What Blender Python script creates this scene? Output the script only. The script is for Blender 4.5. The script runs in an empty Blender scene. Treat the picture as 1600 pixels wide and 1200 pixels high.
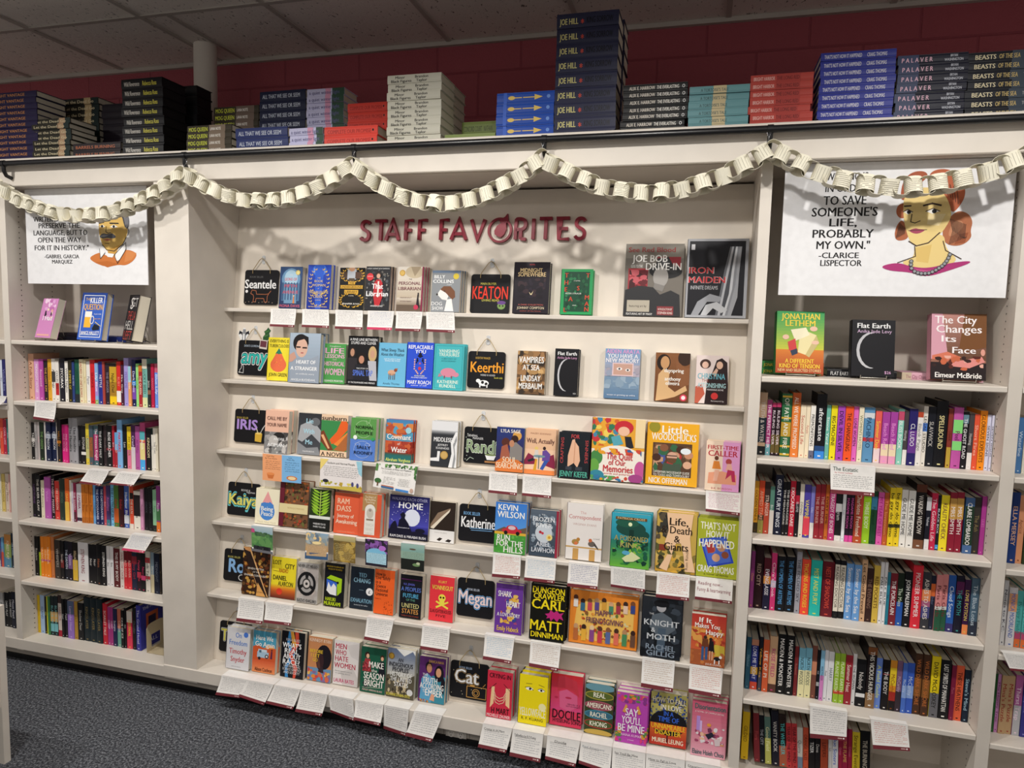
import bpy, math, random
from mathutils import Matrix, Vector
C = bpy.context.scene.collection
# ------------------------------------------------------------------ camera
cam = bpy.data.cameras.new('camera'); cam.sensor_width = 36; cam.lens = 24.37; cam.clip_end = 60
cob = bpy.data.objects.new('camera', cam); C.objects.link(cob)
cob.matrix_world = Matrix(((.96405,-.04858,.26124,2.0390),(.26294,.08190,-.96133,-2.4230),(.02520,.99546,.09186,1.6780),(0,0,0,1)))
bpy.context.scene.camera = cob
# ------------------------------------------------------------------ world, lamps, exposure
w = bpy.data.worlds.new('world'); bpy.context.scene.world = w; w.use_nodes = True
w.node_tree.nodes['Background'].inputs[0].default_value = (1,.93,.86,1)
w.node_tree.nodes['Background'].inputs[1].default_value = .45
vs = bpy.context.scene.view_settings
vs.view_transform = 'Standard'; vs.look = 'None'; vs.gamma = 1; vs.use_curve_mapping = False; vs.exposure = 0
def spot(x, y, z, tx, ty, tz, power, angle=110, blend=.5, rad=.035):
    l = bpy.data.lights.new('track_spot', 'SPOT'); l.energy = power; l.spot_size = math.radians(angle); l.spot_blend = blend
    l.shadow_soft_size = rad; l.color = (1,.965,.915)
    o = bpy.data.objects.new('track_spot', l); C.objects.link(o); o.location = (x,y,z)
    o.rotation_euler = (Vector((tx,ty,tz))-Vector((x,y,z))).to_track_quat('-Z','Y').to_euler()
for sx, tx, pw in ((-1.15,-.8,60),(-.1,.1,57),(.9,.95,60),(1.75,1.75,53),(2.85,2.85,68)):
    spot(sx, -1.08, 2.72, tx, .1, .4, pw, 126, 1.)
fl = bpy.data.lights.new('fill_area', 'AREA'); fl.shape = 'RECTANGLE'; fl.size = 4.4; fl.size_y = .6; fl.energy = 45; fl.color = (1,.96,.91)
fo = bpy.data.objects.new('fill_area', fl); C.objects.link(fo); fo.location = (1.2,-3.4,2.9)     # added fill light behind the camera, lifts the shadows; no known fixture
# ------------------------------------------------------------------ helpers
def lin(h):
    f = lambda v: v/12.92 if v <= .04045 else ((v+.055)/1.055)**2.4
    return tuple(f(int(h[i:i+2],16)/255) for i in (0,2,4)) + (1,)
MATS = {}
def M(h, rough=.5, kind='print'):
    """a flat ink or paint colour with a little paper or paint mottling"""
    if len(h) == 3: h = h[0]*2+h[1]*2+h[2]*2
    k = (h, rough, kind)
    if k in MATS: return MATS[k]
    m = bpy.data.materials.new(kind+'_'+h); m.use_nodes = True; nt = m.node_tree; b = nt.nodes['Principled BSDF']
    b.inputs['Roughness'].default_value = rough
    if kind in ('print','board','pages','paper'): b.inputs['Specular IOR Level'].default_value = .22
    col = lin(h)
    if kind in ('paint','paper','board'):
        n = nt.nodes.new('ShaderNodeTexNoise'); n.inputs['Scale'].default_value = {'paint':6,'paper':40,'board':30}[kind]; n.inputs['Detail'].default_value = 5
        r = nt.nodes.new('ShaderNodeValToRGB'); tc = nt.nodes.new('ShaderNodeTexCoord'); nt.links.new(tc.outputs['Object'], n.inputs['Vector'])
        a = .93 if kind == 'paint' else .95
        r.color_ramp.elements[0].color = tuple(c*a for c in col[:3])+(1,); r.color_ramp.elements[1].color = col
        r.color_ramp.elements[0].position = .35; r.color_ramp.elements[1].position = .6
        nt.links.new(n.outputs['Fac'], r.inputs[0]); nt.links.new(r.outputs[0], b.inputs['Base Color'])
        if kind == 'paint':
            n2 = nt.nodes.new('ShaderNodeTexNoise'); n2.inputs['Scale'].default_value = 90; nt.links.new(tc.outputs['Object'], n2.inputs['Vector'])
            bu = nt.nodes.new('ShaderNodeBump'); bu.inputs['Strength'].default_value = .08; bu.inputs['Distance'].default_value = .002
            nt.links.new(n2.outputs['Fac'], bu.inputs['Height']); nt.links.new(bu.outputs[0], b.inputs['Normal'])
    elif kind == 'pages':
        tc = nt.nodes.new('ShaderNodeTexCoord'); wv = nt.nodes.new('ShaderNodeTexWave'); wv.bands_direction = 'Y'
        wv.inputs['Scale'].default_value = 260; wv.inputs['Distortion'].default_value = 1.5
        nt.links.new(tc.outputs['Object'], wv.inputs['Vector'])
        mx = nt.nodes.new('ShaderNodeMixRGB'); mx.inputs[1].default_value = tuple(c*.8 for c in col[:3])+(1,); mx.inputs[2].default_value = col
        nt.links.new(wv.outputs['Fac'], mx.inputs[0]); nt.links.new(mx.outputs[0], b.inputs['Base Color'])
    else:
        b.inputs['Base Color'].default_value = col
    if kind == 'metal': b.inputs['Metallic'].default_value = 1
    if kind == 'clear':
        b.inputs['Transmission Weight'].default_value = .35; b.inputs['IOR'].default_value = 1.3
    MATS[k] = m; return m
class MB:
    """collects faces, then links them as ONE mesh object"""
    def __init__(s): s.v=[]; s.f=[]; s.m=[]; s.slots=[]; s.sm=[]
    def slot(s, m):
        if m not in s.slots: s.slots.append(m)
        return s.slots.index(m)
    def add(s, vs_, fs, m, smooth=False):
        o = len(s.v); k = s.slot(m); s.v += [tuple(v) for v in vs_]
        for f in fs: s.f.append(tuple(i+o for i in f)); s.m.append(k); s.sm.append(smooth)
    def box(s, x0,y0,z0,x1,y1,z1, m):
        s.add([(x0,y0,z0),(x1,y0,z0),(x1,y1,z0),(x0,y1,z0),(x0,y0,z1),(x1,y0,z1),(x1,y1,z1),(x0,y1,z1)],
              [(0,3,2,1),(4,5,6,7),(0,1,5,4),(1,2,6,5),(2,3,7,6),(3,0,4,7)], m)
    def bbox(s, x0,y0,z0,x1,y1,z1, m, c=.004):
        """box whose long front edges are eased by c"""
        pr = [(y0+c,z0),(y1,z0),(y1,z1),(y0+c,z1),(y0,z1-c),(y0,z0+c)]
        vs_ = [(x0,)+p for p in pr]+[(x1,)+p for p in pr]; n = 6
        s.add(vs_, [tuple(range(n-1,-1,-1)), tuple(range(n,2*n))]+[(i,(i+1)%n,n+(i+1)%n,n+i) for i in range(n)], m)
    def prism(s, pts, d, m):
        """polygon pts (3d, planar) pushed along d"""
        n = len(pts); q = [tuple(a+b for a,b in zip(p,d)) for p in pts]
        s.add(list(pts)+q, [tuple(range(n)), tuple(range(2*n-1,n-1,-1))]+[(i,n+i,n+(i+1)%n,(i+1)%n) for i in range(n)], m)
    def tube(s, path, r, m, n=8, cap=True):
        path = [Vector(p) for p in path]; vs_=[]; fs=[]
        t = (path[1]-path[0]).normalized(); u = t.orthogonal().normalized()
        for i,p in enumerate(path):
            a = path[max(i-1,0)]; b = path[min(i+1,len(path)-1)]; t2 = (b-a).normalized()
            u = (u - t2*u.dot(t2)).normalized(); w_ = t2.cross(u)
            vs_ += [p + u*math.cos(2*math.pi*k/n)*r + w_*math.sin(2*math.pi*k/n)*r for k in range(n)]
        for i in range(len(path)-1):
            fs += [(i*n+k, i*n+(k+1)%n, (i+1)*n+(k+1)%n, (i+1)*n+k) for k in range(n)]
        s.add(vs_, fs, m, True)
        if cap: s.add(vs_[:n], [tuple(range(n-1,-1,-1))], m); s.add(vs_[-n:], [tuple(range(n))], m)
    def build(s, name, parent=None, loc=(0,0,0)):
        me = bpy.data.meshes.new(name); me.from_pydata(s.v, [], s.f)
        for m in s.slots: me.materials.append(m)
        me.polygons.foreach_set('material_index', s.m); me.polygons.foreach_set('use_smooth', s.sm); me.update()
        o = bpy.data.objects.new(name, me); C.objects.link(o); o.location = loc
        if parent: o.parent = parent
        return o
def tag(o, label=None, cat=None, group=None, kind=None):
    if label: o['label'] = label
    if cat: o['category'] = cat
    if group: o['group'] = group
    if kind: o['kind'] = kind
    return o
def empty(name, loc=(0,0,0), rz=0):
    o = bpy.data.objects.new(name, None); C.objects.link(o); o.location = loc; o.rotation_euler = (0,0,rz); o.empty_display_size = .05
    return o
def dup(root):
    c = root.copy(); C.objects.link(c)
    for ch in list(root.children):
        d = ch.copy(); C.objects.link(d); d.parent = c
        for g in list(ch.children):
            e = g.copy(); C.objects.link(e); e.parent = d
    return c
# ---- lettering
TX = {}
def text_geo(s):
    k = s
    if k in TX: return TX[k]
    cu = bpy.data.curves.new('t','FONT'); cu.body = s; cu.resolution_u = 2; cu.fill_mode = 'FRONT'
    ob = bpy.data.objects.new('t', cu); me = ob.to_mesh()
    vs_ = [(v.co.x, v.co.y) for v in me.vertices]; fs = [tuple(p.vertices) for p in me.polygons]
    ob.to_mesh_clear(); bpy.data.objects.remove(ob); bpy.data.curves.remove(cu)
    if not vs_: TX[k] = ([], [], 1, 1); return TX[k]
    x0 = min(v[0] for v in vs_); x1 = max(v[0] for v in vs_)
    vs_ = [((x-(x0+x1)/2), y-.36) for x,y in vs_]
    TX[k] = (vs_, fs, max(x1-x0,.01), .72); return TX[k]
def clip(poly):
    for ax, lim, sg in ((0,0,1),(0,1,-1),(1,0,1),(1,1,-1)):
        out = []
        for i,p in enumerate(poly):
            q = poly[(i+1)%len(poly)]; a = sg*(p[ax]-lim); b = sg*(q[ax]-lim)
            if a >= 0: out.append(p)
            if (a >= 0) != (b >= 0):
                t = a/(a-b); out.append((p[0]+(q[0]-p[0])*t, p[1]+(q[1]-p[1])*t))
        poly = out
        if len(poly) < 3: return []
    return poly
def mixhex(a, b, t):
    return ''.join('%02X' % round(int(a[i:i+2],16)*(1-t)+int(b[i:i+2],16)*t) for i in (0,2,4))
def art(mb, els, O, e1, e2, W, H, rough=.42, cl=True):
    """print the flat shapes and words of els on the rectangle O + u*W*e1 + v*H*e2"""
    O = Vector(O); e1 = Vector(e1); e2 = Vector(e2); n = e1.cross(e2); asp = W/H; lay = [0]
    def put(pts, fs, col, step=1):
        lay[0] += step; d = n*(.00012+.00003*lay[0])
        mb.add([O+e1*(u*W)+e2*(v*H)+d for u,v in pts], fs, M(col, rough))
    def poly(pts, col):
        if cl: pts = clip(pts)
        if len(pts) >= 3: put(pts, [tuple(range(len(pts)))], col)
    def ell(cu, cv, ru, rv, col, k=20): poly([(cu+ru*math.cos(2*math.pi*i/k), cv+rv*math.sin(2*math.pi*i/k)) for i in range(k)], col)
    def line(p, wd, col):
        for a,b in zip(p, p[1:]):
            dx = (b[0]-a[0])*W; dy = (b[1]-a[1])*H; l = math.hypot(dx,dy) or 1
            ox = -dy/l*wd/2; oy = dx/l*wd*asp/2
            ex = dx/l*wd*.35; ey = dy/l*wd*asp*.35
            poly([(a[0]+ox-ex,a[1]+oy-ey),(a[0]-ox-ex,a[1]-oy-ey),(b[0]-ox+ex,b[1]-oy+ey),(b[0]+ox+ex,b[1]+oy+ey)], col)
    def text(s, cu, cv, h, col, wf=None, rot=0, bold=0, sh=0):
        vs_, fs, tw, th = text_geo(s)
        if not vs_: return
        if rot == 0:
            hh = h*H; sy = hh/th; sx = (wf*W/tw) if wf else min(sy, .92*W/tw)
            pts = [(cu+(x+sh*y)*sx/W, cv+y*sy/H) for x,y in vs_]
        else:
            hh = h*W; sy = hh/th; sx = (wf*H/tw) if wf else min(sy, .92*H/tw)
            pts = [(cu+y*sy/W*-rot, cv+x*sx/H*rot) for x,y in vs_]
        if bold <= .005: offs = [(0,0)]
        elif bold <= .025: offs = [(-1,0),(1,0)]
        else: offs = [(math.cos(i*math.pi/5), math.sin(i*math.pi/5)) for i in range(10)]
        rx, ry = bold*sx, bold*sy
        for i,(ox,oy) in enumerate(offs):
            put([(u+ox*(rx if rot == 0 else ry)/W, v+oy*(ry if rot == 0 else rx)/H) for u,v in pts], fs, col, 1 if i == 0 else .5)
    for e in els:
        k = e[0]
        if k == 'r': poly([(e[1],e[2]),(e[3],e[2]),(e[3],e[4]),(e[1],e[4])], e[5])
        elif k == 'e': ell(*e[1:6])
        elif k == 'c': ell(e[1], e[2], e[3], e[3]*asp, e[4], 16)
        elif k == 'p': poly(list(zip(e[2][::2], e[2][1::2])), e[1])
        elif k == 's':
            ps = list(zip(e[2][::2], e[2][1::2]))
            for _ in range(3): ps = [q for a,b in zip(ps, ps[1:]+ps[:1]) for q in ((a[0]*.75+b[0]*.25,a[1]*.75+b[1]*.25),(a[0]*.25+b[0]*.75,a[1]*.25+b[1]*.75))]
            poly(ps, e[1])
        elif k == 'l': line(list(zip(e[3][::2], e[3][1::2])), e[2], e[1])
        elif k == 'q':
            _,cu,cv,ru,rv,wd,col = e
            line([(cu+ru*math.cos(2*math.pi*i/20), cv+rv*math.sin(2*math.pi*i/20)) for i in range(21)], wd, col)
        elif k == 'o':
            _,a,b,c,d,wd,col = e
            line([(a,b),(c,b),(c,d),(a,d),(a,b)], wd, col)
        elif k == 'g':
            for i in range(14):
                v0 = e[1]+(e[2]-e[1])*i/14; v1 = e[1]+(e[2]-e[1])*(i+1)/14
                poly([(0,v0),(1,v0),(1,v1),(0,v1)], mixhex(e[3], e[4], round(i/13,2)))
        elif k == 'n':
            rr = random.Random(e[1])
            for i in range(e[2]):
                u = rr.uniform(e[3],e[5]); v = rr.uniform(e[4],e[6]); s1 = e[7]*rr.uniform(.4,1); s2 = e[7]*asp*rr.uniform(.4,1)
                k2 = rr.randint(5,8); ph = rr.random()*6
                ps = [(min(max(u+s1*math.cos(ph+6.283*j/k2)*rr.uniform(.7,1.1), e[3]),e[5]), min(max(v+s2*math.sin(ph+6.283*j/k2)*rr.uniform(.7,1.1), e[4]),e[6])) for j in range(k2)]
                poly(ps, rr.choice(e[8]))
        elif k == 'w':
            _,cu,cv,ru,rv,col,nn = e
            for sg in (-1,1):
                for i in range(nn):
                    a = -1.35+2.5*i/(nn-1)
                    px = cu+sg*ru*math.cos(a); py = cv+rv*math.sin(a)
                    for q in (-1,1):
                        dx = sg*(.07*q+.02); dy = .035
                        poly([(px,py),(px+dx*.3-.012,py+dy*.8),(px+dx,py+dy*1.4),(px+dx*.8+.012,py+dy*.3)], col)
        elif k == 't': text(e[1], e[2], e[3], e[4], e[5], e[6] if len(e) > 6 else None, 0, .02 if e[4]*H > .013 else 0)
        elif k == 'tb': text(e[1], e[2], e[3], e[4], e[5], e[6], 0, e[7], e[8] if len(e) > 8 else 0)
        elif k == 'v': text(e[1], e[2], e[3], e[4], e[5], e[6], 1)
        elif k == 'v2': text(e[1], e[2], e[3], e[4], e[5], e[6], -1)
        elif k == 'x':      # rows of small pen strokes
            _,u0,v0,u1,v1,nl,col,seed = e; rr = random.Random(seed); hh = (v1-v0)/nl
            pts = []; fs = []
            for i in range(nl):
                v = v1-hh*(i+.6); u = u0+rr.uniform(0,.03); end = u1-rr.uniform(0,.18)*(i%3 == 2)
                while u < end:
                    l = rr.uniform(.025,.1)
                    st = u
                    while st < min(u+l,end):
                        a = rr.uniform(.22,.55)*hh; d = rr.uniform(-.05,.1)*hh; g = rr.uniform(.008,.015)
                        o = len(pts); pts += [(st,v+d),(st+g*.6,v+d),(st+g*.9,v+d+a),(st+g*.4,v+d+a)]; fs.append((o,o+1,o+2,o+3)); st += g*1.35
                    u += l+.022
            if pts: put(pts, fs, col)
# ------------------------------------------------------------------ the room
def tile_mat():
    m = bpy.data.materials.new('acoustic_tile'); m.use_nodes = True; nt = m.node_tree; b = nt.nodes['Principled BSDF']; b.inputs['Roughness'].default_value = .9
    tc = nt.nodes.new('ShaderNodeTexCoord'); v = nt.nodes.new('ShaderNodeTexNoise'); v.inputs['Scale'].default_value = 75; v.inputs['Detail'].default_value = 3; v.inputs['Roughness'].default_value = .6
    mp = nt.nodes.new('ShaderNodeMapping'); mp.inputs['Scale'].default_value = (1,.55,1); nt.links.new(tc.outputs['Object'], mp.inputs[0]); nt.links.new(mp.outputs[0], v.inputs['Vector'])
    r = nt.nodes.new('ShaderNodeValToRGB'); r.color_ramp.elements[0].position = .30; r.color_ramp.elements[0].color = lin('6E6660'); r.color_ramp.elements[1].position = .38; r.color_ramp.elements[1].color = lin('E6DED6')
    nt.links.new(v.outputs['Fac'], r.inputs[0]); nt.links.new(r.outputs[0], b.inputs['Base Color'])
    bu = nt.nodes.new('ShaderNodeBump'); bu.inputs['Strength'].default_value = .5; bu.inputs['Distance'].default_value = .004; nt.links.new(v.outputs['Fac'], bu.inputs['Height']); nt.links.new(bu.outputs[0], b.inputs['Normal'])
    return m
def block_mat():
    m = bpy.data.materials.new('red_block_wall'); m.use_nodes = True; nt = m.node_tree; b = nt.nodes['Principled BSDF']; b.inputs['Roughness'].default_value = .75
    tc = nt.nodes.new('ShaderNodeTexCoord'); mp = nt.nodes.new('ShaderNodeMapping'); mp.inputs['Rotation'].default_value = (math.radians(90),0,0)
    br = nt.nodes.new('ShaderNodeTexBrick'); br.inputs['Scale'].default_value = 1; br.inputs['Brick Width'].default_value = .40; br.inputs['Row Height'].default_value = .20; br.inputs['Mortar Size'].default_value = .006; br.inputs['Mortar Smooth'].default_value = .6
    br.inputs['Color1'].default_value = lin('9A4650'); br.inputs['Color2'].default_value = lin('96434D'); br.inputs['Mortar'].default_value = lin('8C3A46')
    nt.links.new(tc.outputs['Object'], mp.inputs[0]); nt.links.new(mp.outputs[0], br.inputs[0]); nt.links.new(br.outputs['Color'], b.inputs['Base Color'])
    n = nt.nodes.new('ShaderNodeTexNoise'); n.inputs['Scale'].default_value = 120; nt.links.new(tc.outputs['Object'], n.inputs['Vector'])
    ad = nt.nodes.new('ShaderNodeMath'); ad.operation = 'MULTIPLY_ADD'; ad.inputs[1].default_value = -1.6; nt.links.new(br.outputs['Fac'], ad.inputs[0]); nt.links.new(n.outputs['Fac'], ad.inputs[2])
    bu = nt.nodes.new('ShaderNodeBump'); bu.inputs['Strength'].default_value = .6; bu.inputs['Distance'].default_value = .004; nt.links.new(ad.outputs[0], bu.inputs['Height']); nt.links.new(bu.outputs[0], b.inputs['Normal'])
    return m
def carpet_mat():
    m = bpy.data.materials.new('loop_carpet'); m.use_nodes = True; nt = m.node_tree; b = nt.nodes['Principled BSDF']; b.inputs['Roughness'].default_value = .95
    tc = nt.nodes.new('ShaderNodeTexCoord'); n = nt.nodes.new('ShaderNodeTexNoise'); n.inputs['Scale'].default_value = 115; n.inputs['Detail'].default_value = 4; n.inputs['Roughness'].default_value = .8
    nt.links.new(tc.outputs['Object'], n.inputs['Vector'])
    r = nt.nodes.new('ShaderNodeValToRGB'); r.color_ramp.elements[0].position = .40; r.color_ramp.elements[0].color = lin('1C1E24'); r.color_ramp.elements[1].position = .63; r.color_ramp.elements[1].color = lin('94989E')
    e = r.color_ramp.elements.new(.5); e.color = lin('43464E')
    nt.links.new(n.outputs['Fac'], r.inputs[0]); nt.links.new(r.outputs[0], b.inputs['Base Color'])
    bu = nt.nodes.new('ShaderNodeBump'); bu.inputs['Strength'].default_value = .8; bu.inputs['Distance'].default_value = .006; nt.links.new(n.outputs['Fac'], bu.inputs['Height']); nt.links.new(bu.outputs[0], b.inputs['Normal'])
    return m
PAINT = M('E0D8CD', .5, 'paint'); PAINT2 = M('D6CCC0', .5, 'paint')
b = MB(); b.box(-5,-6,-.05,7,.8,0, carpet_mat()); tag(b.build('floor'), kind='structure')
ZC = 2.94
b = MB(); b.box(-5,-6,ZC,7,.8,ZC+.05, tile_mat()); tag(b.build('ceiling'), kind='structure')
GRID = M('B4ACA4', .6, 'paint')
b = MB()
for k in range(-8,14): b.box(-.967+.61*k-.011,-6,ZC-.006,-.967+.61*k+.011,.69,ZC-.0005, GRID)
for k in range(-5,1): b.box(-5,.15+1.22*k-.011,ZC-.0065,7,.15+1.22*k+.011,ZC-.0006, GRID)
b.box(-.235,.17,ZC-.005,-.215,.69,ZC-.0004, GRID)
b.box(-5,.668,ZC-.02,7,.6895,ZC-.0008, GRID)
tag(b.build('trim_1'), kind='structure')
b = MB(); b.box(-5,.69,0,7,.8,ZC, block_mat()); tag(b.build('wall_back'), kind='structure')
# steel post through the ceiling
b = MB(); b.tube([(-.3,.487,2.3),(-.3,.487,ZC)], .052, M('D8D0C6',.5,'paint'), 28); p = b.build('support_pipe')
tag(p, 'round cream painted pipe rising to the ceiling behind the stacked books', 'pipe')
# ------------------------------------------------------------------ bookcases
YB = .29; ZT = 2.208; PEG = M('3A3028',.8)
def P(z): return .106+.1088*(z-.132)
TH = math.atan(.1088)
def part(name, parent, *boxes, mat=PAINT, bev=False):
    m = MB()
    for q in boxes: (m.bbox if bev else m.box)(*q, mat)
    return m.build(name, parent)
def pegs(mb, x, sgn, ys, z0, z1):
    z = z0
    while z < z1:
        for y in ys:
            pts = [(x+sgn*.0006, y+.0028*math.cos(a*math.pi/3), z+.0028*math.sin(a*math.pi/3)) for a in range(6)]
            mb.add(pts, [tuple(range(6))], PEG)
        z += .0235
def case(label, x0, x1, zs, wl, wr, t=.019):
    """open bookcase between x0 and x1 with shelves whose tops are at zs; wl and wr are thicknesses of its uprights"""
    r = empty('bookcase', (0,0,0)); tag(r, label, 'bookcase')
    for xa, xb, sg in ((x0-wl,x0,1),(x1,x1+wr,-1)):
        if xb-xa < .001: continue
        m = MB(); m.box(xa,0,.075,xb,YB,ZT, PAINT); pegs(m, xb if sg > 0 else xa, sg, (.062,.218), .16, 2.15); m.build('side_panel', r)
    m = MB(); m.box(x0-wl,YB,.0,x1+wr,YB+.012,ZT, PAINT2)
    m.build('back_panel', r)
    for z in zs[:-1]:
        m = MB(); m.bbox(x0+.0015,.002,z-t,x1-.0015,YB,z, PAINT, .003); m.build('shelf', r)
    m = MB(); m.bbox(x0-(wl if wl < .1 else 0),-.003,zs[-1]-.052,x1+(wr if wr < .1 else 0),YB,zs[-1], PAINT, .003); m.build('bottom_shelf', r)
    part('kick_board', r, (x0-wl,.055,0,x1+wr,.07,.075), mat=M('B4ACA2',.5,'paint'))
    part('cove_base', r, (x0-wl,.047,0,x1+wr,.055,.022), mat=M('1A1A1C',.5))
    return r
case('white open bookcase of book rows left of the display wall', -.965, -.169, (1.532,1.256,.973,.699,.413,.13), .035, 0)
case('white open bookcase of book rows right of the display wall', 2.236, 2.946, (1.512,1.2367,.9618,.692,.394,.11), 0, .037)
case('white bookcase cut off by the left photo edge', -1.75, -1.0005, (1.53,1.23,.985,.705,.43,.13), .035, 0)
case('white bookcase cut off by the right photo edge', 2.9835, 3.75, (1.512,1.235,.945,.67,.375,.11), 0, .037)
# display unit: slanted back with six ledges
r = empty('display_bookcase', (0,0,0)); tag(r, 'white display wall with six face-out ledges between the two bookcases', 'bookcase')
part('side_panel', r, (-.169,0,.075,0,.40,ZT)); part('side_panel', r, (2.2,0,.075,2.2355,.40,ZT))
m = MB(); zb, zt_ = .1, 2.2
m.prism([(0.0005,P(zb),zb),(2.1995,P(zb),zb),(2.1995,P(zt_),zt_),(0.0005,P(zt_),zt_)], (0,.012,0), M('E4DACC',.5,'paint')); m.build('back_panel', r)
ZK = (1.701,1.386,1.078,.768,.454,.136); YF = (.21,.18,.144,.107,.069,-.004)
for z, yf in zip(ZK[:5], YF):
    m = MB(); m.bbox(.001,yf,z-.017,2.199,P(z)-.002,z, PAINT, .003); m.build('ledge', r)
m = MB(); m.bbox(-.169,-.004,.136-.056,2.236,P(.13)-.001,.136, PAINT, .003); m.v = [(x,y,z) for x,y,z in m.v]; m.build('ledge', r)
part('kick_board', r, (-.169,.055,0,2.2355,.07,.08), mat=M('B4ACA2',.5,'paint')); part('cove_base', r, (-.169,.047,0,2.2355,.055,.022), mat=M('1A1A1C',.5))
# cornice with the deck that carries the stacks
r = empty('cornice', (0,0,0)); tag(r, 'long white fascia and top deck running over all the bookcases', 'cornice')
m = MB(); m.bbox(-1.8,-.006,ZT,3.8,.012,2.327, PAINT, .003); m.build('fascia', r)
part('deck', r, (-1.8,.012,2.278,3.8,.675,2.297), mat=PAINT2); part('soffit', r, (-1.8,.02,ZT,3.8,.40,ZT+.012), mat=PAINT2)
# rail with brackets
BLK = M('17171A',.3,'paint')
r = empty('guard_rail', (0,0,0)); tag(r, 'long black round rail in front of the stacked books', 'rail')
m = MB(); m.tube([(-1.8,-.042,2.297),(3.8,-.042,2.297)], .0118, BLK, 14); m.build('pipe', r)
for x in (-.911,.021,.766,1.487,2.217,2.95):
    m = MB(); m.tube([(x,-.0065,2.242),(x,-.03,2.248),(x,-.041,2.266),(x,-.042,2.296)], .0085, BLK, 8)
    m.tube([(x-.009,-.042,2.297),(x+.009,-.042,2.297)], .0142, BLK, 14); m.build('bracket', r)
# low fixture at the left photo edge
r = empty('low_bookcase', (0,0,0)); tag(r, 'low white bookcase end in the foreground at the lower left corner', 'bookcase')
part('side_panel', r, (-.75,-.575,0,-.365,-.55,.6)); part('side_panel', r, (-.75,-1.3,0,-.365,-1.275,.6)); part('top', r, (-.75,-1.2745,.575,-.366,-.5755,.6))
part('shelf', r, (-.74,-1.2745,.475,-.372,-.5755,.49)); part('shelf', r, (-.74,-1.2745,.22,-.372,-.5755,.24)); part('back_panel', r, (-.75,-1.2745,.02,-.7405,-.5755,.574), mat=PAINT2)
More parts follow.
